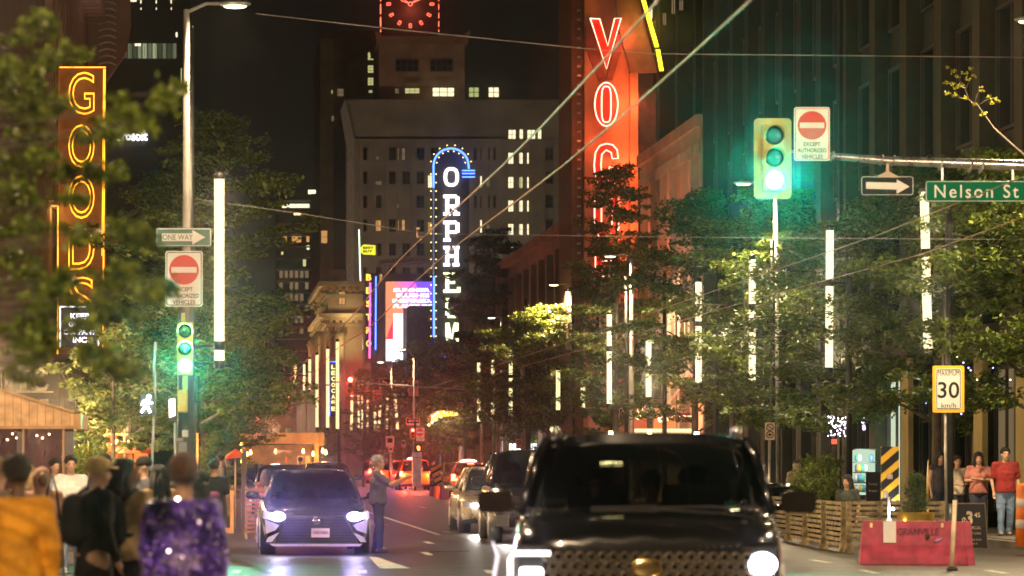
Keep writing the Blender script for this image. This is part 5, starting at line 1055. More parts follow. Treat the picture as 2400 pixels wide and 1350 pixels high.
text('$', P(2259, 1224, s)+dv, 10/s, 24/s, chalk, T, ex=0.001, bold=0.03); text('3', P(2272, 1214, s)+dv, 15/s, 32/s, chalk, T, ex=0.001, bold=0.04); text('45', P(2290, 1207, s)+dv, 14/s, 11/s, chalk, T, ex=0.001, bold=0.02)
for i, (t_, w_, h_) in enumerate((('SHOT SPECIAL', 46, 7), ('ALL NIGHT LONG', 46, 5), ('ASK INSIDE FOR', 48, 4), ('DETAILS', 28, 4))): text(t_, P(2276, 1237+[0, 13, 28, 37][i], s)+dv, w_/s, h_/s, chalk, T, ex=0.001)
s = 140; cx = X(2404, s)
T = thing('orange_barrel', 'orange and silver striped traffic drum cut off by the right edge', 'traffic drum', (cx, K/s, 0.15))
g = MB(); g.lathe([(0.17, 0), (0.15, 1.0), (0.1, 1.05)], 18, (cx, K/s, 0.15)); g.build('drum', mat('barrel_orange', (0.85, 0.2, 0.02), 0.45), T, world=True)
for z in (0.3, 0.65): g = MB(); g.lathe([(0.172-z*0.02, 0), (0.166-z*0.02, 0.18)], 18, (cx, K/s, 0.15+z)); g.build('reflective_band', mat('band_silver', (0.7, 0.6, 0.5), 0.4), T, world=True)
s = 98; T = thing('menu_easel', 'small black menu board by the takeaway window', 'sandwich board', (X(2046, s), K/s, 0.15)); g = MB(); rect(g, 2030, 1106, 2062, 1175, s, 0.05); g.build('panel', mat('chalkboard', (0, 0, 0)), T, world=True); text('Today', P(2046, 1135, s)+dv, 22/s, 7/s, chalk, T, ex=0.001); text('fresh', P(2046, 1150, s)+dv, 20/s, 6/s, chalk, T, ex=0.001)
s = 95; T = thing('takeaway_window', 'small pale lit takeaway window stacked with goods behind the hazard board', 'shop window', (X(2030, s), K/s, 0.15))
g = MB(); rect(g, 2004, 1055, 2054, 1160, s, 0.3, dy=0.15); g.build('back_panel', em('fridge_glow', (0.6, 0.8, 0.6), 0.55), T, world=True)
random.seed(8)
for k in range(16):
    px = 2006+random.random()*38; py = 1064+int(k/4)*24; g = MB(); c = P(px, py+8, s); w_ = random.uniform(0.04, 0.08); g.lathe([(w_*.8, 0), (w_, 0.05), (w_, 0.14), (w_*.3, 0.18)], 8, (c.x, c.y+0.07, c.z-0.1)); g.build('goods', mat('goods_%d' % (k % 4), [(0.5, 0.5, 0.45), (0.05, 0.35, 0.25), (0.7, 0.3, 0.05), (0.1, 0.2, 0.4)][k % 4], 0.5), T, world=True)
g = MB(); [rect(g, 2002, p_, 2056, p_+3, s, 0.15) for p_ in (1052, 1082, 1106, 1130, 1160)]; g.build('shelf', metal_d, T, world=True)
lamp('AREA', P(2030, 1070, s)-Vector((0, 0.5, 0)), 12, (0.7, 0.9, 0.75), T, size=0.4, rot=(PI/2, 0, 0))
# ---------------------------------------------------------------- left kiosk, planter, parklet, pavilion
s = 150; y = K/s
T = thing('wooden_kiosk', 'pale pine kiosk with sloping plank gable and clear vinyl walls at the left edge', 'kiosk', (X(60, s), y, 0.15))
wl_ = mat('pine_planks', (0.6, 0.36, 0.17), 0.6, var=0.25, scale=6)
pts = [(-30, 905), (0, 915), (172, 968), (172, 1000), (-30, 1000)]
g = MB(); g.prism([(X(a_, s), Z(b_, s)) for a_, b_ in pts], y, y+0.05); g.build('gable', wl_, T, world=True)
g = MB()
for i in range(10): px = -8+i*19; g.box(X(px, s), y-0.004, Z(998, s), X(px+1.2, s), y-0.001, Z(917+max(0, px)*0.308, s))
g.build('plank_gap', mat('plank_gap', (0.2, 0.1, 0.04), 0.8), T, world=True)
g = MB(); g.beam(P(-30, 903, s), P(174, 966, s), 0.1, 0.03); g.box(X(-30, s), y-0.03, Z(1005, s), X(175, s), y+0.05, Z(998, s)); g.box(X(172, s), y, Z(1005, s), X(190, s), y+3, Z(970, s)); g.build('fascia', wood, T, world=True)
for a_, b_ in ((39, 56), (148, 172)): g = MB(); g.box(X(a_, s), y+0.06, 0.15, X(b_, s), y+0.2, Z(1005, s)); g.build('post', mat('grey_post', (0.14, 0.12, 0.13), 0.7), T, world=True)
for a_, b_ in ((146, 151), (52, 55)): g = MB(); g.box(X(a_, s), y-0.01, Z(1120, s), X(b_, s), y+0.05, Z(1005, s)); g.build('trim', wood, T, world=True)
g = MB()
for i in range(24):
    for j in range(10):
        pass
nn = 26; vs = [(X(-30+i*7, s), y+0.25+0.05*math.sin(i*1.7+j*0.5)+0.03*math.sin(j*2.3+i), Z(1005+j*14, s)) for j in range(10) for i in range(nn)]
g.add(vs, [(j*nn+i, j*nn+i+1, (j+1)*nn+i+1, (j+1)*nn+i) for j in range(9) for i in range(nn-1)], 0, True); g.build('vinyl_wall', glass('clear_vinyl', 0.75, 0.12, (0.8, 0.72, 0.8)), T, world=True)
wallbox('back_wall', T, X(-30, s), y+3.0, 0.15, X(148, s), y+3.1, Z(1000, s), mat('plum_wall', (0.16, 0.08, 0.09), 0.8))
g = MB()
for a_, b_ in ((34, 1026), (82, 1020), (95, 1026), (111, 1017), (24, 1016), (144, 1032), (12, 1030)): g.ell(P(a_, b_, s)+Vector((0, 0.6, 0)), 0.016, 8, 6)
g.build('bulb', em('bulb_warm', (1.0, 0.62, 0.25), 14), T, world=True)
lamp('POINT', P(90, 1035, s)+Vector((0, 1.2, 0)), 14, (1, 0.6, 0.35), T, size=0.15); lamp('SPOT', P(60, 1010, s)+Vector((0.5, -6, 3.2)), 260, (1.0, 0.7, 0.4), T, size=0.3, rot=(math.radians(62), 0, 0), angle=0.7, name='gable_light')
s = 118; T = thing('planter_box', 'tall wooden planter box with dried tufts left of the parked sedan', 'planter', (X(533, s), K/s, 0.13)); y = K/s
wr = mat('lit_planter_wood', (0.4, 0.2, 0.09), 0.6)
g = MB(); g.box(X(512, s), y+0.012, 0.14, X(547, s), y+0.5, Z(1155, s)); g.build('liner', mat('black_liner', (0.015, 0.012, 0.012), 0.8), T, world=True)
g = MB(); [g.box(X(px, s), y-0.02, 0.14, X(px+9, s), y+0.01, Z(1152, s)) for px in (512, 539)]; g.box(X(510, s), y-0.022, Z(1160, s), X(549, s), y+0.52, Z(1150, s)); g.box(X(521.01, s), y-0.02, 0.14, X(538.9, s), y+0.01, 0.25); g.build('frame', wr, T, world=True)
g = MB(); random.seed(4)
for k in range(90): px = random.uniform(513, 546); g.beam((X(px, s), y+random.uniform(0, .45), Z(1152, s)), (X(px+random.uniform(-5, 5), s), y+random.uniform(0, .45), Z(1152-random.uniform(4, 16), s)), 0.015, 0.004)
g.build('dried_tuft', mat('dry_grass', (0.4, 0.25, 0.08), 0.8), T, world=True)
s = 116; y = K/s; T = thing('parklet_wall', 'low slatted wooden parklet wall lit red left of the parked sedan', 'fence', (X(605, s), y, 0.05))
g = MB()
for k in range(11): g.box(X(574, s), y, 0.12+k*0.085, X(625, s), y+0.025, 0.17+k*0.085)
g.build('slat', mat('red_brown_slat', (0.3, 0.12, 0.08), 0.6), T, world=True); 
for px in (574, 597, 619): g = MB(); g.box(X(px, s), y+0.03, 0, X(px+6, s), y+0.08, 1.07); g.build('post', wood_d, T, world=True)
g = MB(); g.box(X(578, s), y-0.05, Z(1164, s), X(596, s), y+0.35, Z(1157, s)); g.build('table_ledge', wood, T, world=True)
g = MB(); g.box(X(566, s), y+0.2, 0.1, X(578, s), y+0.32, Z(1060, s)); g.build('corner_post', mat('dark_timber', (0.08, 0.05, 0.03), 0.7), T, world=True)
s = 62; y = K/s
T = thing('timber_pavilion', 'open timber dining pavilion with deep beam and glowing filament bulbs behind the sedan', 'pavilion', (X(665, s), y, 0.15))
wp2 = mat('pavilion_timber', (0.5, 0.27, 0.10), 0.6, var=0.25, scale=1.5)
g = MB(); g.box(X(563, s), y, Z(1040, s), X(746, s), y+0.12, Z(1015, s)); g.build('beam', wp2, T, world=True)
g = MB(); g.box(X(750, s), y+0.02, Z(1044, s), X(760, s), y+5, Z(1014, s)); g.box(X(556, s), y+5.01, Z(1036, s), X(750, s), y+5.1, Z(1016, s)); g.build('side_beam', wp2, T, world=True)
for px, w_, dy_ in ((566, 8, 0.13), (738, 9, 0.13), (572, 6, 4.7), (735, 6, 4.7)): g = MB(); g.box(X(px, s), y+dy_, 0.13, X(px+w_, s), y+dy_+0.16, Z(1017, s)); g.build('post', wp2, T, world=True)
g = MB(); g.box(X(563, s), y+0.13, Z(1016, s), X(748, s), y+5, Z(1014, s)); g.build('roof', wp2, T, world=True)
for a_, b_, c_, d_ in ((651, 1080, 661, 1126), (671, 1070, 677, 1126)): g = MB(); g.beam(P(a_, b_, s), P(c_, d_, s), 0.09, 0.09); g.build('orange_brace', mat('orange_painted_post', (0.7, 0.18, 0.03), 0.5), T, world=True)
for a_, c_ in ((700, 713), (720, 731)): g = MB(); rect(g, a_, 1068, c_, 1150, s, 0.05, dy=2.0); g.build('pale_board', mat('pale_board', (0.65, 0.45, 0.18), 0.6), T, world=True)
g = MB(); rect(g, 576, 1042, 736, 1088, s, 0.03, dy=4.5); g.build('back_curtain', mat('amber_curtain', (0.5, 0.3, 0.12), 0.8), T, world=True)
g = MB(); g.prism([(X(a_, s), Z(b_, s)) for a_, b_ in ((652, 1054), (686, 1056), (680, 1062), (668, 1058), (655, 1062), (640, 1064))], y+0.5, y+0.52); g.build('hanging_cloth', mat('pale_cloth', (0.7, 0.5, 0.35), 0.7), T, world=True)
for a_, b_, e_ in ((565, 1042, 1), (565, 1057, 1), (588, 1060, 1), (580, 1063, .5), (647, 1058, 1), (712, 1057, 1), (735, 1063, .5), (756, 1056, 1), (763, 1060, .7), (567, 1080, 1)):
    c = P(a_, b_, s)+Vector((0, -0.25 if a_ < 580 or a_ > 740 else 0.6, 0)); g = MB(); g.lathe([(0.02, 0.09), (0.03, 0.05), (0.055, -0.03), (0.03, -0.085), (0.005, -0.095)], 10, c); g.build('bulb', em('filament_bulb', (1.0, 0.50, 0.10), 12), T, world=True)
    g = MB(); g.tube([c+Vector((0, 0, 0.09)), c+Vector((0, 0, 0.3))], 0.006, 4); g.build('bulb_cord', blackm, T, world=True)
for px in (585, 647, 715, 757): lamp('POINT', P(px, 1062, s)+Vector((0, -0.5 if px > 740 else 0.8, -0.1)), 30, (1, 0.5, 0.15), T, size=0.1)
lamp('POINT', P(640, 1020, s)+Vector((0, -2.6, 0.3)), 90, (1, 0.5, 0.2), T, size=0.2)
# umbrellas and warm patio at the left
s = 105
T = thing('red_umbrella', 'flat red patio umbrella lit from below behind the walking signal', 'umbrella', (X(312, s), K/s, 0.15))
g = MB(); cx, cy_, zt_ = X(312, s), K/s, Z(1040, s); vs = [(cx, cy_, zt_+0.06)]
for k in range(8):
    a_ = PI/8+k*PI/4; vs.append((cx+0.48*math.cos(a_), cy_+0.6*math.sin(a_), zt_-0.12))
for k in range(8):
    a_ = PI/8+k*PI/4; vs.append((cx+0.5*math.cos(a_), cy_+0.62*math.sin(a_), zt_-0.21))
g.add(vs, [(0, 1+k, 1+(k+1) % 8) for k in range(8)]+[(1+k, 9+k, 9+(k+1) % 8, 1+(k+1) % 8) for k in range(8)]); g.build('canopy', mat('red_canvas', (0.75, 0.09, 0.03), 0.7), T, world=True, solid=0.01)
g = MB(); g.tube([(cx, cy_, 0.15), (cx, cy_, zt_)], 0.02, 8); g.build('pole', wood, T, world=True)
lamp('POINT', (cx, cy_-0.6, zt_+0.35), 24, (1, 0.62, 0.3), T, size=0.15)
s = 98; T = thing('red_umbrella', 'low orange red umbrella left of the timber pavilion', 'umbrella', (X(548, s), K/s, 0.1)); g = MB(); vs = [P(552, 1052, s), P(527, 1076, s)-Vector((0, 0.5, 0)), P(575, 1070, s)-Vector((0, 0.5, 0)), P(580, 1066, s)+Vector((0, 0.6, 0)), P(530, 1066, s)+Vector((0, 0.6, 0))]
g.add(vs, [(0, 1, 2), (0, 2, 3), (0, 3, 4), (0, 4, 1)]); g.build('canopy', mat('red_canvas', (0, 0, 0)), T, world=True, solid=0.01); g = MB(); g.tube([P(552, 1052, s), P(552, 1240, s)], 0.02, 6); g.build('pole', wood, T, world=True)
s = 88; y = K/s
T = thing('amber_patio_bar', 'amber lit patio bar frame with glowing lanterns behind the left trees', 'patio bar', (X(250, s), y, 0.15))
g = MB(); [g.box(X(px, s), y, 0.15, X(px+3, s), y+0.1, Z(1005, s)) for px in (205, 250, 290)]; g.box(X(190, s), y-0.01, Z(1020, s), X(300, s), y+0.11, Z(1016, s)); g.build('frame', wood, T, world=True)
for px, py, r in ((238, 1026, 0.10), (272, 1035, 0.05), (286, 1045, 0.05), (262, 1040, 0.04), (300, 1036, 0.04)): g = MB(); g.ell(P(px, py, s)+Vector((0, 0.5, 0)), (r, r, r*1.4), 10, 8); g.build('lantern', em('lantern_amber', (1.0, 0.55, 0.12), 6), T, world=True)
g = MB(); rect(g, 190, 1060, 345, 1150, s, 0.1, dy=1.5); g.build('back_panel', mat('amber_panel', (0.5, 0.2, 0.06), 0.7), T, world=True)
g = MB(); rect(g, 252, 1022, 270, 1060, s, 0.05, dy=0.8); g.build('red_panel', mat('red_canvas', (0, 0, 0)), T, world=True)
for px in (240, 285): lamp('POINT', P(px, 1035, s), 40, (1, 0.55, 0.2), T, size=0.12)
g = MB(); T = thing('metal_stanchion', 'thin pale railing post in front of the crowd at left', 'post', (X(149, 240), K/240, 0)); g.tube([P(150, 1240, 240), P(150, 1400, 240)], 0.012, 8); g.build('shaft', galv, T, world=True)
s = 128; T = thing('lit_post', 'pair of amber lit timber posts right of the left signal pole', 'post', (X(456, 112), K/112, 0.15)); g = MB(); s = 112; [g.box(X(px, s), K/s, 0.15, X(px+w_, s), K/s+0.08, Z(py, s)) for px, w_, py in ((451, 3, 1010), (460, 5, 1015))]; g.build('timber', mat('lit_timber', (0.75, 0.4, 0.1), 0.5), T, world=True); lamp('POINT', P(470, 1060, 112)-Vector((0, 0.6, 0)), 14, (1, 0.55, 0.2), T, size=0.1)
# distant barriers
def small_barrier(label, px0, px1, py0, py1, s, col): T = thing('jersey_barrier', label, 'barrier', (X((px0+px1)/2, s), K/s, 0), group='distant jersey barriers'); g = MB(); cx = X((px0+px1)/2, s); w_ = (px1-px0)/s/2; zt_ = Z(py0, s); y = K/s; g.prism([(cx-w_, 0.004), (cx+w_, 0.004), (cx+w_*0.95, zt_*0.3), (cx+w_*0.6, zt_), (cx-w_*0.6, zt_), (cx-w_*0.95, zt_*0.3)], y, y+1.2); g.build('body', mat('barrier_%s' % label[:6], col, 0.6), T, world=True)
small_barrier('violet pink jersey barrier beside the taillit car', 1034, 1053, 1138, 1174, 58, (0.6, 0.2, 0.5))
small_barrier('orange jersey barrier second from the violet one', 1020, 1033, 1140, 1168, 56, (0.6, 0.2, 0.05))
small_barrier('dull pink jersey barrier next to the orange taxi', 1010, 1019, 1142, 1162, 53, (0.5, 0.15, 0.25))
s = 50; y = K/s
T = thing('hazard_marker', 'distant yellow and black striped chevron board beside the orange taxi', 'road marker', (X(1024, s), y, 0)); g = MB(); g.prism([(X(a_, s), Z(b_, s)) for a_, b_ in ((1010, 1098), (1034, 1087), (1034, 1140), (1018, 1130))], y, y+0.05); g.build('board', sign_y, T, world=True)
g = MB(); [g.prism([(X(1012, s), Z(1106+k*15, s)), (X(1034, s), Z(1094+k*15, s)), (X(1034, s), Z(1100+k*15, s)), (X(1013, s), Z(1112+k*15, s))], y-0.01, y-0.001) for k in range(3)]; g.build('black_stripe', sign_k, T, world=True)
T = thing('yellow_frame_shelter', 'yellow framed shelter beyond the striped chevron board', 'shelter', (X(1060, 48), K/48, 0)); s = 48; y = K/s; g = MB(); g.box(X(1039, s), y, 0, X(1043, s), y+0.2, Z(1085, s)); g.box(X(1079, s), y, 0, X(1081, s), y+0.2, Z(1085, s)); g.box(X(1039, s), y-0.01, Z(1087, s), X(1081, s), y+0.21, Z(1084, s)); g.box(X(1043, s), y+0.02, 0.3, X(1079, s), y+0.1, Z(1107, s)); g.build('frame', mat('shelter_yellow', (0.65, 0.45, 0.03), 0.5), T, world=True)
T = thing('white_canopy_tent', 'pale sloping canopy tent behind the grey haired man', 'tent', (X(890, 42), K/42, 0)); s = 42; y = K/s; g = MB(); g.prism([(X(a_, s), Z(b_, s)) for a_, b_ in ((864, 1074), (880, 1066), (922, 1059), (925, 1063), (922, 1084), (866, 1084))], y, y+2.5); g.build('canopy', mat('canopy_white', (0.6, 0.55, 0.5), 0.7), T, world=True); 
for px in (866, 918): g = MB(); g.box(X(px, s), y+0.1, 0, X(px+1.5, s), y+0.2, Z(1082, s)); g.build('leg', galv, T, world=True)
# ================================================================ vehicles
def gridp(mb, f, nu, nv, mi=0, flip=False):
    vs = [f(i/nu, j/nv) for j in range(nv+1) for i in range(nu+1)]
    fs = [(j*(nu+1)+i, j*(nu+1)+i+1, (j+1)*(nu+1)+i+1, (j+1)*(nu+1)+i) for j in range(nv) for i in range(nu)]
    if flip: fs = [f_[::-1] for f_ in fs]
    return mb.add(vs, fs, mi, True)
def lerp(a, b, t): return a+(b-a)*t
def interp(tab, t):
    for i in range(len(tab)-1):
        if t <= tab[i+1][0]:
            k = (t-tab[i][0])/max(1e-9, tab[i+1][0]-tab[i][0]); k = max(0, min(1, k)); return tab[i][1]+(tab[i+1][1]-tab[i][1])*k
    return tab[-1][1]
tyre_m = mat('tyre_rubber', (0.018, 0.018, 0.018), 0.85, var=0.2, scale=20)
rim_m = mat('alloy_rim', (0.55, 0.55, 0.56), 0.3, 0.9)
chrome = mat('chrome_trim', (0.75, 0.73, 0.7), 0.12, 1.0, var=0.05)
wglass = glass('windscreen', 0.22, 0.03, (0.8, 0.85, 0.8)); dglass = glass('tinted_glass', 0.06, 0.04)
grille_k = mat('grille_black', (0.012, 0.012, 0.013), 0.3, 0.3)
interior = mat('car_interior', (0.03, 0.028, 0.025), 0.85)
def car(name, label, loc, L=4.7, W=1.84, H=1.44, paint=None, kind='sedan', rz=0, belt=0.93, hood=0.86, cabin=(1.15, 1.95, 3.4, 4.15), wheel_r=0.33, glassm=None, noselow=0.72, clear=0.2, tail=False, cat='car', group=None, roof_w=0.58, wheels=True):
    T = thing(name, label, cat, loc, rz=rz, group=group); glassm = glassm or dglass
    ws0, ws1, rw0, rw1 = cabin; hw = W/2
    boxy = kind in ('suv', 'taxi', 'van')
    zt = [(0, noselow), (0.03*L, hood-0.07), (0.1*L, hood-0.01), (ws0, belt), (rw1, belt+0.02), (L*0.96, belt-(0.0 if boxy else 0.02)), (L, belt-(0.08 if boxy else 0.12))]
    wt = [(0, hw*0.80), (0.02*L, hw*0.90), (0.07*L, hw*0.965), (0.2*L, hw), (0.8*L, hw), (0.95*L, hw*0.95), (L, hw*0.86)]
    ys = [0, 0.012*L, 0.03*L, 0.06*L, 0.1*L, 0.17*L, ws0, 0.35*L, 0.5*L, 0.65*L, 0.8*L, 0.9*L, 0.95*L, 0.98*L, L]
    ys = sorted(set(ys)); vs = []; nr = 0
    for y in ys:
        z1 = interp(zt, y); w_ = interp(wt, y); z0 = clear+(0.10 if y < 0.02*L or y > 0.98*L else 0.0); zm = lerp(z0, z1, 0.55)
        half = [(0, z0), (w_*0.8, z0), (w_*0.95, z0+0.05), (w_*0.985, lerp(z0, z1, .28)), (w_, zm), (w_*0.985, z1-0.13), (w_*0.94, z1-0.045), (w_*0.86, z1-0.01), (w_*0.55, z1+0.025), (0, z1+0.035)]
        ringp = half+[(-a, b) for a, b in half[-2:0:-1]]; nr = len(ringp)
        vs += [(a, y, b) for a, b in ringp]
    n = len(ys); fs = [tuple(range(nr)), tuple(range(n*nr-1, (n-1)*nr-1, -1))]
    for i in range(n-1): fs += [(i*nr+k, (i+1)*nr+k, (i+1)*nr+(k+1) % nr, i*nr+(k+1) % nr) for k in range(nr)]
    g = MB(); g.add(vs, fs, 0, True); B = g.build('body', paint, T, sub=1)
    g = MB()
    for sgn in (-1, 1): g.tube([(sgn*hw*0.80, 0.10*L, interp(zt, 0.1*L)-0.012+0.012), (sgn*hw*0.84, ws0*0.6, interp(zt, ws0*0.6)+0.0), (sgn*hw*0.84, ws0, belt)], 0.006, 4)
    g.tube([(k/6*hw*0.80, 0.055*L+0.004*k*k, interp(zt, 0.055*L)+0.022-0.0009*k*k) for k in range(-6, 7)], 0.006, 4); g.build('panel_gap', blackm, T)
    # greenhouse
    rh = hw*roof_w/0.58*0.63; bh = hw*(0.93 if boxy else 0.86); zr = H-0.03; inset = 0.05
    def ws(u, v):  # windscreen
        y = lerp(ws0, ws1, v); x = lerp(-1, 1, u)*(lerp(bh, rh, v)-inset); z = lerp(belt+0.02, zr-0.02, math.sin(v*PI/2)**0.95); return (x, y-0.10*(1-(2*u-1)**2)*(1-v*0.5), z)
    def rw(u, v):
        y = lerp(rw1, rw0, v); x = lerp(1, -1, u)*(lerp(bh*0.97, rh, v)-inset); z = lerp(belt+0.04, zr-0.02, v**0.9); return (x, y+0.08*(1-(2*u-1)**2), z)
    g = MB(); gridp(g, ws, 10, 6); g.build('windscreen', wglass if not tail else glassm, T)
    g = MB(); gridp(g, rw, 10, 6); g.build('rear_window', glassm, T)
    for sgn in (-1, 1):
        def sw(u, v): y = lerp(lerp(ws0+0.1, rw1-0.1, u), lerp(ws1+0.02, rw0-0.02, u), v); return (sgn*(lerp(bh, rh, v)+0.005), y, lerp(belt+0.02, zr-0.03, v))
        g = MB(); gridp(g, sw, 6, 3, flip=sgn < 0); g.build('side_window', glassm, T)
    def rf(u, v): x = lerp(-1, 1, u)*rh; y = lerp(ws1-0.03, rw0+0.03, v); return (x, y, zr+(0.055 if boxy else 0.03)*(1-(2*u-1)**4)+0.02*math.sin(v*PI))
    g = MB(); gridp(g, rf, 10, 8); g.build('roof', paint, T, solid=0.03)
    g = MB()
    for sgn in (-1, 1):
        g.tube([(sgn*bh, ws0, belt-0.01), (sgn*lerp(bh, rh, .55), lerp(ws0, ws1, .55), lerp(belt, zr, .76)), (sgn*rh, ws1, zr)], 0.035, 6)
        g.tube([(sgn*rh, ws1, zr), (sgn*rh, rw0, zr)], 0.03, 6); g.tube([(sgn*rh, rw0, zr), (sgn*bh*0.98, rw1, belt)], 0.05, 6)
        ym = (ws1+rw0)/2; g.tube([(sgn*bh, ym+0.05, belt), (sgn*rh, ym, zr)], 0.03, 6)
    gridp(g, lambda u, v: tuple(lerp(Vector(ws(u, 1)), Vector(rf(u, 0)), v)+Vector((0, -0.004, 0))), 10, 1); gridp(g, lambda u, v: tuple(lerp(Vector(rw(1-u, 1)), Vector(rf(u, 1)), v)), 10, 1); g.build('pillar', paint, T)
    g = MB(); g.box(-bh*0.85, ws0+0.25, 0.4, bh*0.85, rw1-0.2, belt-0.03)
    for sx_ in (-0.38, 0.38): g.box(sx_-0.24, ws1+0.35, belt-0.04, sx_+0.24, ws1+0.5, H-0.38); g.ell((sx_, ws1+0.42, H-0.32), (0.13, 0.06, 0.1), 8, 6)
    g.tube([(-0.38+0.17*math.cos(a/6*PI), ws1-0.1, belt+0.03+0.17*math.sin(a/6*PI)) for a in range(13)], 0.013, 5)
    g.build('seats', interior, T)
    for sgn in (-1, 1):
        my = ws0+0.45; g = MB(); k = 1.35 if boxy else 1.0
        if boxy: g.prism(off(rrect(0.27, 0.17, 0.05), sgn*(hw+0.15), belt+0.06), my-0.06, my+0.06)
        else: g.ell((sgn*(hw+0.13), my, belt+0.07*k), (0.125, 0.07, 0.075*k), 14, 10)
        g.tube([(sgn*bh, my+0.03, belt+0.0), (sgn*(hw+0.04), my+0.02, belt+0.03)], 0.03, 6); Mi = g.build('wing_mirror', mat('warm_lit_mirror_cap', (0.04, 0.03, 0.02), 0.22, 0.3) if W > 2 else paint, T)  # near SUV: warm light on the cap put into its brown colour
        g = MB(); g.ell((sgn*(hw+0.13), my+0.066, belt+0.07*k), (0.1, 0.01, 0.055*k), 12, 8); g.build('mirror_glass', chrome, Mi)
    if wheels:
        for wy in (0.185*L, 0.805*L):
            for sgn in (-1, 1):
                g = MB(); r = wheel_r; x1 = sgn*(hw+0.004); w_ = 0.23
                prof = [(r*0.62, 0), (r*0.9, 0.0), (r*0.985, 0.03), (r, 0.07), (r, w_-0.07), (r*0.985, w_-0.03), (r*0.9, w_), (r*0.62, w_)]
                g.lathe([(a, (b if sgn > 0 else -b)-sgn*w_) for a, b in prof], 28, (x1, wy, r+0.003), axis='x'); Wh = g.build('wheel', tyre_m, T)
                g = MB(); g.lathe([(r*0.1, sgn*0.02), (r*0.16, sgn*0.022), (r*0.16, 0.0)], 12, (x1, wy, r), axis='x')
                for k in range(10):
                    a = 2*PI*k/10; g.beam((x1+sgn*0.01, wy+r*.12*math.cos(a), r+r*.12*math.sin(a)), (x1+sgn*0.004, wy+r*.64*math.cos(a), r+r*.64*math.sin(a)), 0.025, 0.03)
                g.tube([(x1, wy+r*.64*math.cos(2*PI*k/20), r+r*.64*math.sin(2*PI*k/20)) for k in range(21)], 0.014, 5); g.build('rim', rim_m, Wh)
                g = MB(); g.lathe([(r*1.13, -sgn*0.25), (r*1.13, sgn*0.001)], 24, (sgn*(hw-0.001), wy, r+0.01), axis='x', mi=0); g.build('wheel_arch', blackm, T)
    T['W'] = W; T['L'] = L; T['H'] = H
    return T
def lp(mb, pts, y, th=0.02, mi=0): return mb.prism(pts, y, y+th, 'xz', mi)
def plate_txt(T, x, y, z, s_, w_=0.305, h_=0.152, face='cam', mt=None):
    g = MB(); sg = 1 if face == 'cam' else -1
    g.box(x-w_/2, y-0.012, z-h_/2, x+w_/2, y, z+h_/2); Pl = g.build('licence_plate', mt or sign_w, T)
    cu = bpy.data.curves.new('lettering', 'FONT'); cu.body = s_; cu.size = 1; cu.align_x = 'CENTER'; cu.align_y = 'CENTER'; cu.extrude = 0.01; cu.materials.append(sign_k)
    o = bpy.data.objects.new('lettering', cu); C.objects.link(o); o.parent = Pl; o.rotation_euler = FACE[face]; c = Vector((x, y-0.014 if face == 'cam' else y+0.002, z)); o.location = c
    FIT.append((o, c, w_*0.85, h_*0.42)); return Pl
hl_v = em('headlamp_violet', (0.72, 0.70, 1.0), 30); hl_w = em('headlamp_white', (1.0, 0.93, 0.82), 30); hl_n = em('headlamp_near', (0.95, 0.92, 1.0), 7)
drl = em('daytime_strip', (1.0, 0.90, 0.95), 3.0)
tl_r = em('tail_red', (1.0, 0.10, 0.03), 9.0); tl_o = em('tail_core', (1.0, 0.35, 0.10), 14.0)
# ---- sedan with bright headlights at the left (stopped at the line)
s = 140; x = X(741, s); y = K/s
pv = mat('violet_grey_paint', (0.035, 0.032, 0.055), 0.22, 0.5, coat=0.8, var=0.06)
T = car('sedan', 'dark violet grey sedan with blazing bluish headlights stopped at the left kerb', (x, y, 0), L=4.85, W=1.84, H=1.42, paint=pv, belt=0.92, hood=0.86, cabin=(1.25, 2.1, 3.3, 4.3), noselow=0.74, clear=0.14)
SED = T
g = MB(); lp(g, [(-0.50, 0.62), (0.50, 0.62), (0.60, 0.42), (0.72, 0.17), (-0.72, 0.17), (-0.60, 0.42)], -0.02); Gr = g.build('grille', grille_k, T, bevel=0.01)
g = MB()
for k in range(9): z = 0.2+k*0.05; w_ = lerp(0.66, 0.5, k/8); g.box(-w_, -0.028, z, w_, -0.0205, z+0.012)
g.build('grille_bar', mat('grille_bar_grey', (0.06, 0.06, 0.07), 0.3, 0.6), Gr)
for sgn in (-1, 1):
    g = MB(); lp(g, [(sgn*0.52, 0.66), (sgn*0.88, 0.74), (sgn*0.89, 0.62), (sgn*0.60, 0.55)], 0.03, 0.05); H_ = g.build('headlight', mat('headlamp_glass', (0.5, 0.5, 0.55), 0.1, 0.2, coat=1), T)
    g = MB(); g.ell((sgn*0.64, 0.0, 0.645), (0.12, 0.035, 0.075), 16, 10); g.build('projector', hl_v, H_)
    lamp('SPOT', (sgn*0.64, -0.08, 0.64), 200, (0.40, 0.28, 1.0), T, size=0.04, rot=(-math.radians(92), 0, math.radians(2)), angle=math.radians(20), blend=0.9, world=False, name='headlamp_beam')
    lamp('POINT', (sgn*0.64, -0.25, 0.66), 6, (0.45, 0.35, 1.0), T, size=0.05, world=False, name='headlamp_spill')
    g = MB(); lp(g, [(sgn*0.86, 0.60), (sgn*0.62, 0.50), (sgn*0.68, 0.42), (sgn*0.84, 0.36)], -0.005, 0.02); lp(g, [(sgn*0.62, 0.38), (sgn*0.80, 0.30), (sgn*0.84, 0.22), (sgn*0.74, 0.22)], -0.006, 0.02); g.build('bumper_fin', mat('pale_silver_fin', (0.55, 0.52, 0.6), 0.3, 0.6), T)
g = MB(); lp(g, [(-0.78, 0.19), (0.78, 0.19), (0.72, 0.15), (-0.72, 0.15)], -0.03, 0.06); g.build('splitter', mat('pale_silver_fin', (0, 0, 0)), T)
g = MB(); g.box(-0.55, 0.005, 0.655, 0.55, 0.02, 0.67); g.build('nose_crease', blackm, T)
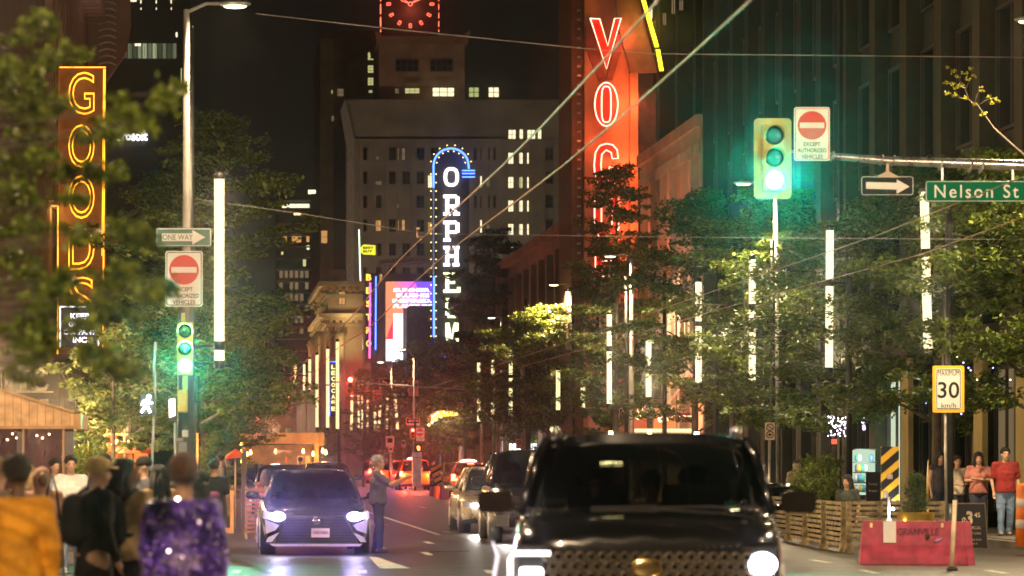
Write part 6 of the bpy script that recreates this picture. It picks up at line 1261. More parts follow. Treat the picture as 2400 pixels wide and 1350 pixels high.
g = MB(); g.lathe([(0.06, -0.01), (0.06, 0.0)], 16, (0, -0.03, 0.58), axis='y', sx=1.3); g.build('badge', chrome, T)
plate_txt(T, 0.07, -0.035, 0.375, 'XB2 M60J', mt=mat('pinkish_plate', (0.7, 0.55, 0.58), 0.5))
# ---- silver sedan behind the black one
s = 108; x = X(1141, s)+0.35; y = K/s
ps = mat('champagne_silver', (0.50, 0.44, 0.36), 0.28, 0.65, coat=0.7, var=0.05)
T = car('sedan', 'champagne silver sedan half hidden behind the black pickup-like car', (x, y, 0), L=4.7, W=1.82, H=1.44, paint=ps, belt=0.92, hood=0.88, cabin=(1.15, 1.95, 3.3, 4.2), glassm=dglass, rz=math.radians(-0.5))
g = MB(); lp(g, [(-0.5, 0.62), (0.5, 0.62), (0.42, 0.45), (-0.42, 0.45)], -0.01); lp(g, [(-0.88, 0.30), (-0.55, 0.33), (-0.6, 0.22), (-0.8, 0.22)], 0.04, 0.02); g.build('grille', grille_k, T)
for sgn in (-1, 1):
    g = MB(); lp(g, [(sgn*0.48, 0.62), (sgn*0.88, 0.72), (sgn*0.86, 0.58), (sgn*0.5, 0.52)], 0.02, 0.05); H_ = g.build('headlight', mat('headlamp_glass', (0, 0, 0)), T)
    g = MB(); g.ell((sgn*0.6, -0.01, 0.6), (0.07, 0.03, 0.05), 14, 8); g.build('projector', hl_w, H_)
    lamp('SPOT', (sgn*0.6, -0.07, 0.6), 30, (1.0, 0.93, 0.8), T, size=0.04, rot=(-math.radians(85.5), 0, 0), angle=math.radians(85), blend=0.9, world=False, name='headlamp_beam')
# ---- black car between silver sedan and the near SUV
s = 122; x = X(1218, s)+0.42; y = K/s
pk = mat('black_paint', (0.012, 0.012, 0.013), 0.12, 0.0, coat=1.0, var=0.1, spec=0.6)
T = car('suv', 'black SUV with one visible headlight between the silver sedan and near black car', (x, y, 0), L=4.8, W=1.93, H=1.76, paint=pk, kind='suv', belt=1.12, hood=1.08, cabin=(1.3, 1.9, 4.2, 4.6), wheel_r=0.38, noselow=0.92, clear=0.28, roof_w=0.66, rz=math.radians(-1.5))
g = MB(); lp(g, [(-0.6, 0.9), (0.6, 0.9), (0.5, 0.5), (-0.5, 0.5)], -0.012); g.build('grille', grille_k, T)
for sgn in (-1, 1):
    g = MB(); lp(g, [(sgn*0.56, 0.96), (sgn*0.92, 0.98), (sgn*0.9, 0.80), (sgn*0.6, 0.78)], 0.02, 0.05); H_ = g.build('headlight', mat('headlamp_glass', (0, 0, 0)), T)
    g = MB(); g.ell((sgn*0.70, 0.0, 0.68), (0.07, 0.03, 0.06), 14, 8); g.build('projector', hl_w, H_)
    g = MB(); g.box(sgn*0.62, -0.008, 0.30, sgn*0.90, 0.03, 0.56); g.build('chrome_panel', chrome, T, bevel=0.02)
    lamp('SPOT', (sgn*0.7, -0.1, 0.68), 20, (1.0, 0.93, 0.85), T, size=0.04, rot=(-math.radians(85), 0, 0), angle=math.radians(85), blend=0.9, world=False, name='headlamp_beam')
# ---- the big blurred near SUV
s = 322; x = X(1516, s); y = K/s
pn = mat('near_black_paint', (0.012, 0.012, 0.012), 0.2, 0.0, coat=1.0, var=0.2, scale=1.2, spec=0.6)
T = car('suv', 'large black SUV close to the camera, out of focus, with square glowing headlights', (x, y, 0), L=5.0, W=2.04, H=1.77, paint=pn, kind='suv', belt=1.20, hood=1.17, cabin=(1.25, 1.9, 4.4, 4.8), wheel_r=0.39, noselow=1.02, clear=0.22, roof_w=0.70, cat='car', glassm=glass('side_clear', 0.5, 0.03), rz=-math.radians(7.4))
NS = T
g = MB(); g.box(-0.75, -0.03, 0.42, 0.75, 0.0, 0.93); Gr = g.build('grille', grille_k, T, bevel=0.03)
g = MB()
for r_ in range(7):
    for c_ in range(19):
        cx_ = -0.72+c_*0.08+(0.04 if r_ % 2 else 0); cz_ = 0.46+r_*0.07
        if abs(cx_) > 0.73: continue
        g.tube([(cx_+0.034*math.cos(k*PI/3+PI/6), -0.036, cz_+0.034*math.sin(k*PI/3+PI/6)) for k in range(7)], 0.006, 4)
g.build('grille_mesh', mat('satin_mesh', (0.4, 0.33, 0.22), 0.35, 0.8), Gr)
g = MB(); g.ell((0.0, -0.045, 0.80), (0.11, 0.012, 0.075), 18, 8); g.tube([(0.11*math.cos(k*PI/10), -0.055, 0.80+0.075*math.sin(k*PI/10)) for k in range(21)], 0.008, 5); g.box(-0.09, -0.06, 0.79, 0.09, -0.05, 0.81); g.build('badge', mat('gold_chrome', (0.8, 0.6, 0.25), 0.2, 1.0), T)
for sgn in (-1, 1):
    g = MB(); g.box(sgn*0.68, 0.0, 0.66, sgn*0.95, 0.12, 0.96); H_ = g.build('headlight', blackm, T, bevel=0.02)
    g = MB()
    if sgn < 0: g.box(-0.92, -0.04, 0.64, -0.755, 0.0, 0.80); g.box(-0.91, -0.05, 0.49, -0.77, 0.0, 0.62)
    else: g.ell((0.83, -0.02, 0.83), (0.105, 0.03, 0.085), 20, 12); g.prism(off(rrect(0.15, 0.05, 0.02), 0.81, 0.70), -0.04, 0.0)
    g.build('lamp_block', hl_n, H_, bevel=0.03)
    g = MB()
    if sgn < 0: g.tube([(-0.985, -0.04, 0.45), (-0.99, -0.04, 0.86), (-0.97, -0.04, 0.905), (-0.70, -0.04, 0.905)], 0.017, 8)
    g.tube([(sgn*1.02, 0.12, 0.72), (sgn*1.0, 0.13, 0.3)], 0.008, 5); g.build('daytime_strip', drl, H_)
    lamp('SPOT', (sgn*0.84, -0.15, 0.75), 9, (0.95, 0.92, 1.0), T, size=0.06, rot=(-math.radians(82), 0, 0), angle=math.radians(100), blend=0.9, world=False, name='headlamp_beam')
    g = MB(); g.tube([(sgn*0.72, 1.9, 1.78), (sgn*0.73, 2.2, 1.84), (sgn*0.74, 4.0, 1.84), (sgn*0.74, 4.3, 1.77)], 0.022, 8); g.build('roof_rail', mat('rail_silver', (0.55, 0.52, 0.45), 0.25, 0.9), T)
g = MB(); g.tube([(-1.13, 0.25, 0.98), (-1.09, 0.16, 0.88), (-1.13, 0.06, 0.62), (-1.18, 0.0, 0.42)], [0.008, 0.013, 0.014, 0.010], 8); g.build('chrome_side_blade', em('blade_glint', (1.0, 0.82, 0.9), 0.9), T)  # bright reflection along the blade put in as emission
T2 = T
for xx in (-0.42, 0.02, 0.34):
    g = MB(); g.beam((xx, 1.05, 1.225), (xx+0.5, 0.98, 1.235), 0.02, 0.015); g.build('wiper', blackm, T)
g = MB()
for r_ in range(3):
    for k in range(6-r_): g.ell((0.38+k*0.055+r_*0.02, -0.012-0.01*k*0, 0.945-r_*0.05+k*0.004), 0.011, 8, 6)
g.build('glint_beads', chrome, NS)  # beads added to catch lamp glints beside the headlight
g = MB(); g.box(-0.1, 1.78, 1.62, 0.1, 1.8, 1.69); g.build('rear_view_mirror', blackm, T)
o_ = bpy.data.curves.new('lettering', 'FONT'); o_.body = 'HOT DO'; o_.size = 1; o_.align_x = 'CENTER'; o_.align_y = 'CENTER'; o_.extrude = 0.01; o_.offset = 0.02; o_.materials.append(em('reflected_sign_yellow', (1.0, 0.85, 0.35), 2.6)); oo = bpy.data.objects.new('lettering', o_); C.objects.link(oo); oo.parent = T; oo.rotation_euler = FACE['cam']; FIT.append((oo, Vector((-0.265, 1.50, 1.555)), 0.165, 0.033))  # windscreen reflection of a sign put in as glowing letters
# ---- low coupe behind the patio
s = 113; x = X(1872, s)+0.25; T = car('coupe', 'low dark coupe parked behind the slatted patio fence, only its roof showing', (x, K/s, 0), L=4.4, W=1.8, H=1.10, paint=pk, belt=0.72, hood=0.68, cabin=(1.2, 2.0, 2.9, 3.9), noselow=0.55, clear=0.12, wheel_r=0.3)
# ---- cars behind the sedan at the left
s = 80; x = X(665, s); T = car('sedan', 'dark sedan parked under the timber pavilion bulbs behind the violet grey sedan', (x, K/s, 0), L=4.7, W=1.85, H=1.46, paint=pk, group=None)
for sgn in (-1, 1): g = MB(); g.ell((sgn*0.7, -0.02, 0.66), (0.12, 0.03, 0.05), 10, 6); g.build('headlight', mat('headlamp_glass', (0, 0, 0)), T)
s = 70; x = X(770, s); T = car('hatchback', 'dark hatchback partly hidden behind the violet grey sedan roof', (x, K/s, 0), L=4.2, W=1.78, H=1.5, paint=mat('midnight_blue_paint', (0.02, 0.022, 0.05), 0.2, coat=1), kind='suv', belt=0.95, hood=0.9, cabin=(1.0, 1.7, 3.7, 4.1))
# ---- tail facing traffic
white_roof = em('taxi_roof_sign', (1.0, 0.95, 0.95), 3.2)
def tailcar(name, label, px, s, L, W, H, paint, taxi=False, lamps='both', kind='taxi', belt=0.98, plate=True, hi=0.78, cat='car', e=130):
    y = K/s; T = car(name, label, (X(px, s), y+L, 0), L=L, W=W, H=H, paint=paint, kind=kind, rz=PI, belt=belt, hood=0.92, cabin=(1.05, 1.75, L-0.75, L-0.16), noselow=0.75, clear=0.2, tail=True, cat=cat, roof_w=0.62)
    for sgn in (-1, 1):
        if lamps == 'right' and sgn > 0: continue
        g = MB(); g.box(sgn*(W/2*0.76), L-0.10, hi-0.04, sgn*(W/2*0.955), L+0.005, hi+0.24); tl = g.build('tail_light', tl_r, T, bevel=0.02); g = MB(); g.ell((sgn*W/2*0.87, L+0.01, hi+0.12), (0.035, 0.012, 0.08), 10, 6); g.build('lamp_core', tl_o, tl)
        lamp('POINT', (sgn*W/2*0.85, L+0.25, hi+0.1), e, (1.0, 0.12, 0.04), T, size=0.06, world=False, name='tail_glow')
    g = MB(); g.box(-0.14, L-0.62, H-0.06, 0.14, L-0.58, H-0.025); g.build('brake_light', tl_r, T)
    if plate: plate_txt(T, 0, L+0.014, 0.68, 'CAB 21', face='back')
    g = MB(); g.box(-W/2*0.85, L-0.04, 0.24, W/2*0.85, L+0.012, 0.36); g.build('bumper', blackm, T, bevel=0.02)
    if taxi: g = MB(); g.ell((0.0, L-1.9, H+0.06), (0.36, 0.14, 0.085), 16, 10); g.build('roof_sign', white_roof, T)
    return T
orange_p = mat('taxi_orange', (0.75, 0.17, 0.02), 0.25, coat=0.9, var=0.05)
tailcar('taxi', 'orange taxi van with white roof sign and red tail lights ahead on the road', 975, 44, 4.5, 1.80, 1.62, orange_p, True, belt=1.0, cat='taxi')
tailcar('taxi', 'second orange taxi behind the grey haired man, left of the nearer taxi', 921, 39.5, 4.4, 1.78, 1.58, mat('taxi_red_orange', (0.7, 0.10, 0.02), 0.25, coat=0.9), False, belt=1.0, cat='taxi')
tailcar('hatchback', 'dark violet hatchback with red tail light left of the grey haired man', 840, 34.5, 4.2, 1.85, 1.55, mat('violet_black_paint', (0.04, 0.03, 0.07), 0.25, coat=1), False, belt=0.95)
tailcar('taxi', 'red tail lit taxi with white roof sign and low rear left of the silver sedan', 1106, 56, 4.5, 1.80, 1.50, mat('dark_red_paint', (0.16, 0.02, 0.015), 0.22, coat=1), True, belt=0.96, cat='taxi')
tailcar('sedan', 'farthest red tail lit sedan below the distant lower red signal', 1000, 34, 4.4, 1.8, 1.45, mat('dark_red_paint', (0, 0, 0)), False, belt=0.95)
tailcar('sedan', 'small red tail lit sedan far ahead left of the two orange taxis', 872, 28, 4.4, 1.8, 1.45, mat('midnight_blue_paint', (0, 0, 0)), True, belt=0.95)
# ================================================================ people
def skinm(n, c): return mat('skin_'+n, c, 0.55, var=0.12, scale=8)
SK = {'l': skinm('light', (0.55, 0.33, 0.22)), 'm': skinm('medium', (0.36, 0.2, 0.12)), 'd': skinm('dark', (0.14, 0.075, 0.045))}
def cloth(n, c, r=0.85, v=0.3): return mat('cloth_'+n, c, r, var=v, scale=5, bump=0.4)
eye_m = mat('eye_dark', (0.02, 0.015, 0.012), 0.2)
lip_m = mat('lip_brown', (0.3, 0.1, 0.08), 0.5)
def person(label, px, s, H=1.7, face=0.0, skin='m', top=('grey', (0.2, 0.2, 0.2)), legs=('navy', (0.03, 0.035, 0.06)), hair=('dark', (0.02, 0.015, 0.012)), hairstyle='short', sleeves='short', arms='down', head=0.0, detail=0.014, long_top=0.0, lean=0.0, wide=1.0, z0=0.0, seated=False, shorts=False, cap=None, pack=None, hood=None, stride=0.12, name='person', shoe=(0.03, 0.03, 0.03), skirt=False, tilt=0.0, group=None, tuft=None):
    "origin at the feet; figure faces -Y, turned by face (degrees, + = towards +X)"
    T = thing(name, label, 'person', (X(px, s), K/s, z0), rz=math.radians(face), group=group); k = H/1.75
    def V(x_, y_, z_): return Vector((x_*k*(0.5+0.5*wide) if z_ > 0.9 and z_ < 1.5 else x_*k, y_*k, z_*k))
    hipz = 0.93 if not seated else 0.5; dz = hipz-0.93
    hipC = V(0, 0, hipz); chest = V(0, 0.0-lean*0.6, 1.28+dz); nk = V(0, 0.01-lean, 1.47+dz); hd = V(0, -0.015-lean*1.05, 1.63+dz)
    sh = [V(-0.185, 0.01-lean*0.9, 1.42+dz), V(0.185, 0.01-lean*0.9, 1.42+dz)]
    if arms == 'down': el = [V(-0.235, 0.03-lean, 1.13+dz), V(0.235, 0.03-lean, 1.13+dz)]; hn = [V(-0.24, -0.06-lean*1.2, 0.88+dz), V(0.24, -0.06-lean*1.2, 0.88+dz)]
    elif arms == 'phone': el = [V(-0.24, -0.02, 1.14+dz), V(0.24, -0.02, 1.14+dz)]; hn = [V(-0.06, -0.27, 1.12+dz), V(0.07, -0.26, 1.10+dz)]
    elif arms == 'reach': el = [V(-0.20, -0.24, 1.24), V(0.20, -0.24, 1.20)]; hn = [V(-0.05, -0.50, 1.36), V(0.05, -0.52, 1.34)]
    elif arms == 'pocket': el = [V(-0.27, 0.07, 1.14+dz), V(0.27, 0.07, 1.14+dz)]; hn = [V(-0.19, -0.08, 0.95+dz), V(0.19, -0.08, 0.95+dz)]
    elif arms == 'crossed': el = [V(-0.25, -0.05, 1.16+dz), V(0.25, -0.05, 1.16+dz)]; hn = [V(0.10, -0.2, 1.18+dz), V(-0.10, -0.22, 1.2+dz)]
    elif arms == 'ear': el = [V(-0.235, 0.03, 1.13+dz), V(0.3, -0.06, 1.2+dz)]; hn = [V(-0.22, -0.1, 0.9+dz), V(0.14, -0.1, 1.55+dz)]
    if seated: hp = [V(-0.1, 0, 0.5), V(0.1, 0, 0.5)]; kn = [V(-0.12, -0.42, 0.52), V(0.12, -0.42, 0.52)]; an = [V(-0.12, -0.42, 0.1), V(0.12, -0.42, 0.1)]
    else: hp = [V(-0.09, 0, 0.9), V(0.09, 0, 0.9)]; kn = [V(-0.105, -0.03-stride*0.5, 0.49), V(0.105, -0.02+stride*0.3, 0.49)]; an = [V(-0.115, -stride, 0.09), V(0.115, 0.03+stride, 0.09)]
    near = detail < 0.02
    g = MB()
    g.cap(nk-Vector((0, 0, 0.03*k)), hd-Vector((0, 0, 0.06*k)), 0.058*k, 0.055*k); g.ell(hd+Vector((0, 0.012, 0.02))*k, (0.077*k, 0.097*k, 0.1*k), 18, 14); g.ell(hd+Vector((0, -0.035, -0.045))*k, (0.058*k, 0.058*k, 0.07*k), 14, 10)
    g.cap(hipC, chest, 0.108*k*wide, 0.104*k*wide); g.ell(chest, (0.15*k*wide, 0.095*k, 0.15*k), 14, 10); g.cap(sh[0], sh[1], 0.055*k, 0.055*k); g.cap(chest, nk, 0.09*k, 0.055*k)
    rot = Euler((0, 0, math.radians(head))).to_matrix()
    def onh(v): return hd+rot @ (Vector(v)*k)
    g.cap(onh((0, -0.088, 0.005)), onh((0, -0.108, -0.03)), 0.009*k, 0.014*k, 8); g.ell(onh((0, -0.080, 0.03)), (0.055*k, 0.018*k, 0.012*k), 10, 6); g.ell(onh((0, -0.080, -0.062)), (0.024*k, 0.014*k, 0.010*k), 8, 6); g.ell(onh((0, -0.068, -0.1)), (0.026*k, 0.022*k, 0.02*k), 8, 6)
    for sg in (-1, 1): g.ell(onh((sg*0.080, 0.01, -0.01)), (0.012*k, 0.02*k, 0.03*k), 8, 8)
    for i in (0, 1):
        g.cap(sh[i], el[i], 0.047*k, 0.038*k); g.cap(el[i], hn[i], 0.037*k, 0.024*k)
        g.cap(hp[i], kn[i], 0.085*k, 0.056*k); g.cap(kn[i], an[i], 0.054*k, 0.036*k); g.cap(an[i], an[i]+Vector((0.0, -0.14, -0.045))*k, 0.036*k, 0.03*k)
        d = (hn[i]-el[i]).normalized(); side = Vector((1, 0, 0)) if abs(d.x) < 0.8 else Vector((0, 1, 0)); side = (side-d*side.dot(d)).normalized(); nrm = d.cross(side)
        pc = hn[i]+d*0.05*k; g.cap(hn[i], pc, 0.026*k, 0.034*k); inn = Vector((-1, 0, 0)) if i else Vector((1, 0, 0))
        for f in range(4):
            b = pc+side*(f-1.5)*0.019*k+d*0.025*k; l_ = [0.062, 0.074, 0.069, 0.052][f]*k; m1 = b+d*l_*0.5-nrm*0.006*k; g.cap(b, m1, 0.0095*k, 0.009*k, 6); g.cap(m1, m1+(d*0.8+Vector((0, -0.5, 0))).normalized()*l_*0.5, 0.009*k, 0.0075*k, 6)
        th = hn[i]+d*0.02*k; g.cap(th, th+(d*0.7+Vector((0, -0.8, 0))).normalized()*0.055*k, 0.012*k, 0.010*k, 6)
    body = g.build('body', SK[skin], T, remesh=detail, smooth_it=2)
    if near and hairstyle != 'back':
        for sg in (-1, 1): g = MB(); g.ell(onh((sg*0.031, -0.083, 0.008)), (0.013*k, 0.006*k, 0.006*k), 8, 6); g.build('eye', eye_m, body)
        g = MB(); g.ell(onh((0, -0.092, -0.060)), (0.024*k, 0.006*k, 0.006*k), 8, 6); g.build('mouth', lip_m, body)
    # clothing
    e_ = 0.010*k; g = MB()
    hem = hipC-Vector((0, 0, 0.02+long_top))*k
    hz_ = hem.z; g.lathe([(0.172*k*wide+e_, hz_-0.03*k), (0.165*k*wide+e_, hz_+0.08*k), (0.148*k*wide+e_, lerp(hz_, chest.z, 0.55)), (0.158*k*wide+e_, chest.z)], 22, (chest.x*0.5, chest.y*0.5, 0), sy=0.84); g.ell(chest, (0.185*k*wide+e_, 0.12*k+e_, 0.17*k), 16, 12); g.cap(sh[0], sh[1], 0.07*k, 0.07*k); g.cap(chest, nk-Vector((0, 0, 0.045))*k, 0.11*k, 0.075*k)
    for i in (0, 1):
        if sleeves != 'none': g.cap(sh[i], lerp(sh[i], el[i], 0.75 if sleeves == 'short' else 1), 0.064*k+e_*0.4, 0.058*k+e_*0.4)
        if sleeves == 'long': g.cap(el[i], lerp(el[i], hn[i], 0.92), 0.052*k+e_*0.4, 0.038*k+e_*0.3)
    if hood: g.ell(hd+Vector((0, 0.03, 0.0))*k, (0.115*k, 0.125*k, 0.15*k), 16, 12); g.cap(nk, hd, 0.11*k, 0.1*k)
    shirt = g.build('top', cloth(*top), T, remesh=detail*1.1, smooth_it=3)
    if hood: g = MB(); g.ell(onh((0, -0.085, -0.01)), (0.058*k, 0.05*k, 0.085*k), 14, 10); g.build('face', SK[skin], body)
    g = MB()
    for i in (0, 1):
        g.cap(hipC-Vector((0, 0, 0.01))*k, hp[i], 0.13*k*wide, 0.115*k); g.cap(hp[i], kn[i], 0.108*k, 0.078*k)
        if not shorts and not skirt: g.cap(kn[i], an[i], 0.075*k, 0.058*k)
    if skirt: g.lathe([(0.14*k, 0.9*k), (0.2*k, 0.6*k), (0.26*k, 0.3*k)], 20)
    g.build('trousers' if not (shorts or skirt) else ('shorts' if shorts else 'skirt'), cloth(*legs), T, remesh=detail*1.1)
    for i in (0, 1): g = MB(); g.cap(an[i]-Vector((0, -0.02, 0.03))*k, an[i]+Vector((0, -0.15, -0.05))*k, 0.045*k, 0.036*k); g.box(an[i].x-0.04*k, an[i].y-0.19*k, an[i].z-0.089*k, an[i].x+0.04*k, an[i].y+0.06*k, an[i].z-0.07*k); g.build('shoe', mat('shoe_%02d' % int(shoe[0]*100), shoe, 0.5), T, remesh=0.012 if near else 0.02)
    # hair
    hm = mat('hair_'+hair[0], hair[1], 0.5, var=0.5, scale=30, bump=0.8); g = MB(); random.seed(int(px))
    if not cap and hairstyle in ('short', 'afro', 'crop', 'long', 'back', 'curly', 'bun'):
        f_ = 0.012 if hairstyle in ('short', 'crop') else 0.02
        if hairstyle in ('afro', 'back'): f_ = 0.024
        g.ell(onh((0, 0.026, 0.045)), ((0.080+f_)*k, (0.092+f_)*k, (0.082+f_)*k), 18, 14)
        if hairstyle == 'short': g.ell(onh((0, -0.03, 0.09)), (0.07*k, 0.06*k, 0.035*k), 12, 8)
        n_ = {'afro': 150, 'curly': 130, 'short': 60, 'crop': 0, 'long': 70, 'back': 90, 'bun': 50}[hairstyle]
        for q in range(n_):
            a = random.uniform(0, 2*PI); b_ = random.uniform(-0.1, 1.3); rr = 1.0+f_*3
            p_ = (0.083*rr*math.cos(a)*math.cos(b_), 0.026+0.093*rr*math.sin(a)*math.cos(b_), 0.045+0.085*rr*math.sin(b_))
            if p_[1] < -0.045 and p_[2] < 0.07: continue
            g.ell(onh(p_), random.uniform(0.014, 0.024)*k, 6, 5)
    if hairstyle in ('long', 'curly', 'back2'):
        for q in range(34):
            a = random.uniform(-0.25*PI, 1.25*PI); r_ = random.uniform(0.07, 0.1); L_ = random.uniform(0.22, 0.36); x_, y_ = r_*math.cos(a), 0.03+r_*math.sin(a); w0 = random.uniform(-0.02, 0.02)
            if hairstyle == 'curly': L_ *= 0.8
            g.tube([onh((x_, y_, 0.05)), onh((x_*1.15+w0, y_*1.1+0.01, -0.08)), onh((x_*1.3-w0, y_*1.2+0.02, -L_*0.75)), onh((x_*1.25, y_*1.1+0.02, -L_))], [0.016*k, 0.02*k, 0.02*k, 0.006*k], 6)
    if hairstyle == 'bun': g.ell(onh((0, 0.11, 0.1)), 0.045*k, 10, 8)
    if g.v: g.build('hair', hm, body)
    if tuft: pass
    if cap:
        cm = cloth('cap_'+cap[0], cap[1]); g = MB(); g.ell(onh((0, 0.012, 0.055)), (0.097*k, 0.112*k, 0.085*k), 18, 12)
        cpart = g.build('cap', cm, T)
        g = MB(); gridp(g, lambda u, v: tuple(onh(((u-0.5)*0.17*(1-0.25*v), -0.085-0.09*v+0.03*(2*u-1)**2, 0.05-0.014*(2*u-1)**2-0.01*v))), 8, 4); g.build('cap_brim', cm, cpart, solid=0.006)
    if pack:
        pm = cloth('pack_'+pack[0], pack[1]); g = MB(); c0_ = chest+Vector((0, 0.2, -0.03))*k
        g.cap(c0_+Vector((0, 0, -0.13))*k, c0_+Vector((0, 0, 0.1))*k, 0.13*k, 0.11*k); pk_ = g.build('backpack', pm, T, remesh=detail*1.2)
        g = MB()
        for sg in (-1, 1): g.tube([c0_+Vector((sg*0.09, -0.03, 0.16))*k, V(sg*0.12, 0.0, 1.5)+Vector((0, 0, dz)), V(sg*0.13, -0.14, 1.36)+Vector((0, 0, dz)), V(sg*0.15, -0.12, 1.12)+Vector((0, 0, dz)), c0_+Vector((sg*0.12, -0.05, -0.15))*k], 0.018*k, 6)
        g.build('strap', pm, pk_)
    return T
# crowd at the near left
person('person seen from behind in a mustard yellow shirt with cropped dark hair at lower left', 42, 372, 1.60, 175, 'd', ('mustard', (0.72, 0.32, 0.015)), ('darkblue', (0.03, 0.03, 0.05)), hairstyle='afro', sleeves='long', detail=0.014, wide=1.08, head=-8)
person('person in a cream top at the extreme left edge behind the yellow shirt', -6, 300, 1.60, 150, 'l', ('cream', (0.6, 0.5, 0.38)), hairstyle='crop', hair=('tan', (0.35, 0.22, 0.12)), sleeves='long')
person('person in a pinkish brown hoodie with the hood up facing the camera', 97, 232, 1.50, 12, 'd', ('pinkbrown', (0.36, 0.20, 0.14)), ('black', (0.015, 0.015, 0.015)), hairstyle='none', sleeves='long', hood=True, arms='pocket', wide=1.05)
person('person in a white T-shirt and blue jeans holding a phone by the kiosk', 166, 166, 1.64, 8, 'l', ('white', (0.8, 0.78, 0.74)), ('jeans', (0.16, 0.25, 0.4)), hairstyle='short', arms='phone', detail=0.016, wide=1.12, shoe=(0.5, 0.5, 0.5))
person('person in a tan cap and black jacket with backpack walking to the right', 216, 300, 1.60, 118, 'l', ('black', (0.014, 0.014, 0.015)), ('beige', (0.5, 0.33, 0.2)), hairstyle='crop', cap=('tan', (0.55, 0.40, 0.17)), sleeves='long', pack=('black', (0.012, 0.012, 0.013)), shorts=True, long_top=0.16, lean=0.05, wide=1.1)
person('person with dark wavy hair in a tan top and black backpack straps, walking away', 292, 296, 1.58, 150, 'm', ('tan', (0.50, 0.36, 0.18)), ('blackskirt', (0.012, 0.012, 0.014)), hairstyle='curly', sleeves='short', pack=('black', (0, 0, 0)), wide=1.15, head=-50)
person('bearded person in a black cap and grey T-shirt in profile facing left', 338, 196, 1.62, -80, 'l', ('slate', (0.10, 0.10, 0.12)), hairstyle='crop', cap=('black', (0.012, 0.012, 0.012)), arms='phone', detail=0.016)
person('person whose pale face shows just above the tan cap', 246, 172, 1.66, 20, 'l', ('darkgrey', (0.04, 0.04, 0.05)), hairstyle='short', detail=0.02)
person('dark haired person far back between the cap wearers at left', 302, 150, 1.60, 160, 'm', ('black', (0, 0, 0)), hairstyle='short', detail=0.022, cap=('black', (0, 0, 0)))
person('brown haired person in a glittering violet sequinned jacket seen from behind', 430, 395, 1.60, 178, 'm', ('plain_violet', (0.12, 0.08, 0.3)), ('white', (0.8, 0.8, 0.85)), hair=('auburn', (0.10, 0.035, 0.015)), hairstyle='back', sleeves='long', wide=1.0, lean=0.0, long_top=0.05)
SEQ = bpy.data.objects[[o.name for o in bpy.data.objects if o.type == 'EMPTY' and 'sequinned' in str(o.get('label'))][0]]
sq = bpy.data.materials.new('violet_sequins'); sq.use_nodes = True; n = sq.node_tree; b = n.nodes['Principled BSDF']
tcn = n.nodes.new('ShaderNodeTexCoord'); vo = n.nodes.new('ShaderNodeTexVoronoi'); vo.inputs['Scale'].default_value = 38; n.links.new(tcn.outputs['Object'], vo.inputs['Vector'])
nz = n.nodes.new('ShaderNodeTexNoise'); nz.inputs['Scale'].default_value = 3.5; n.links.new(tcn.outputs['Object'], nz.inputs['Vector']); rr = n.nodes.new('ShaderNodeValToRGB'); rr.color_ramp.elements[0].color = (0.08, 0.04, 0.3, 1); rr.color_ramp.elements[1].color = (0.85, 0.7, 1.0, 1); e2 = rr.color_ramp.elements.new(0.52); e2.color = (0.22, 0.12, 0.8, 1); rr.color_ramp.elements[0].position = .38; rr.color_ramp.elements[2].position = .66
n.links.new(nz.outputs['Fac'], rr.inputs[0]); n.links.new(rr.outputs[0], b.inputs['Base Color']); b.inputs['Metallic'].default_value = 0.5; b.inputs['Roughness'].default_value = 0.28
bp = n.nodes.new('ShaderNodeBump'); bp.inputs['Strength'].default_value = 1.0; bp.inputs['Distance'].default_value = 0.03; n.links.new(vo.outputs['Distance'], bp.inputs['Height']); n.links.new(bp.outputs[0], b.inputs['Normal'])
for c in SEQ.children:
    if c.name.startswith('top'): c.data.materials[0] = sq
person('dark haired person just right of the auburn head in the crowd', 442, 215, 1.60, 170, 'm', ('charcoal', (0.05, 0.05, 0.05)), hairstyle='short', detail=0.018)
person('tall shadowy person in the crowd behind the sequinned jacket', 502, 150, 1.58, 170, 'm', ('black', (0, 0, 0)), hairstyle='short', detail=0.022)
person('pale haired person between the yellow shirt and the hooded person', 66, 205, 1.52, 160, 'l', ('sand', (0.4, 0.33, 0.25)), hair=('blond', (0.4, 0.28, 0.12)), hairstyle='long', detail=0.018)
person('person in a denim jacket just left of the bearded person', 272, 215, 1.50, 150, 'l', ('denim', (0.06, 0.09, 0.16)), hairstyle='short', sleeves='long', detail=0.018)
person('person in a beige coat between the bearded person and the sequinned jacket', 372, 225, 1.52, -150, 'l', ('camel', (0.4, 0.27, 0.13)), hairstyle='long', sleeves='long', detail=0.018)
person('person in a plum top behind the right shoulder of the sequinned jacket', 476, 205, 1.45, 165, 'm', ('plum', (0.12, 0.03, 0.09)), hairstyle='bun', sleeves='long', detail=0.018)
person('person in a pale shirt behind the white T-shirt wearer at the kiosk', 128, 150, 1.6, 30, 'l', ('paleblue', (0.3, 0.35, 0.42)), hairstyle='short', detail=0.02)
bpy.context.view_layer.update()
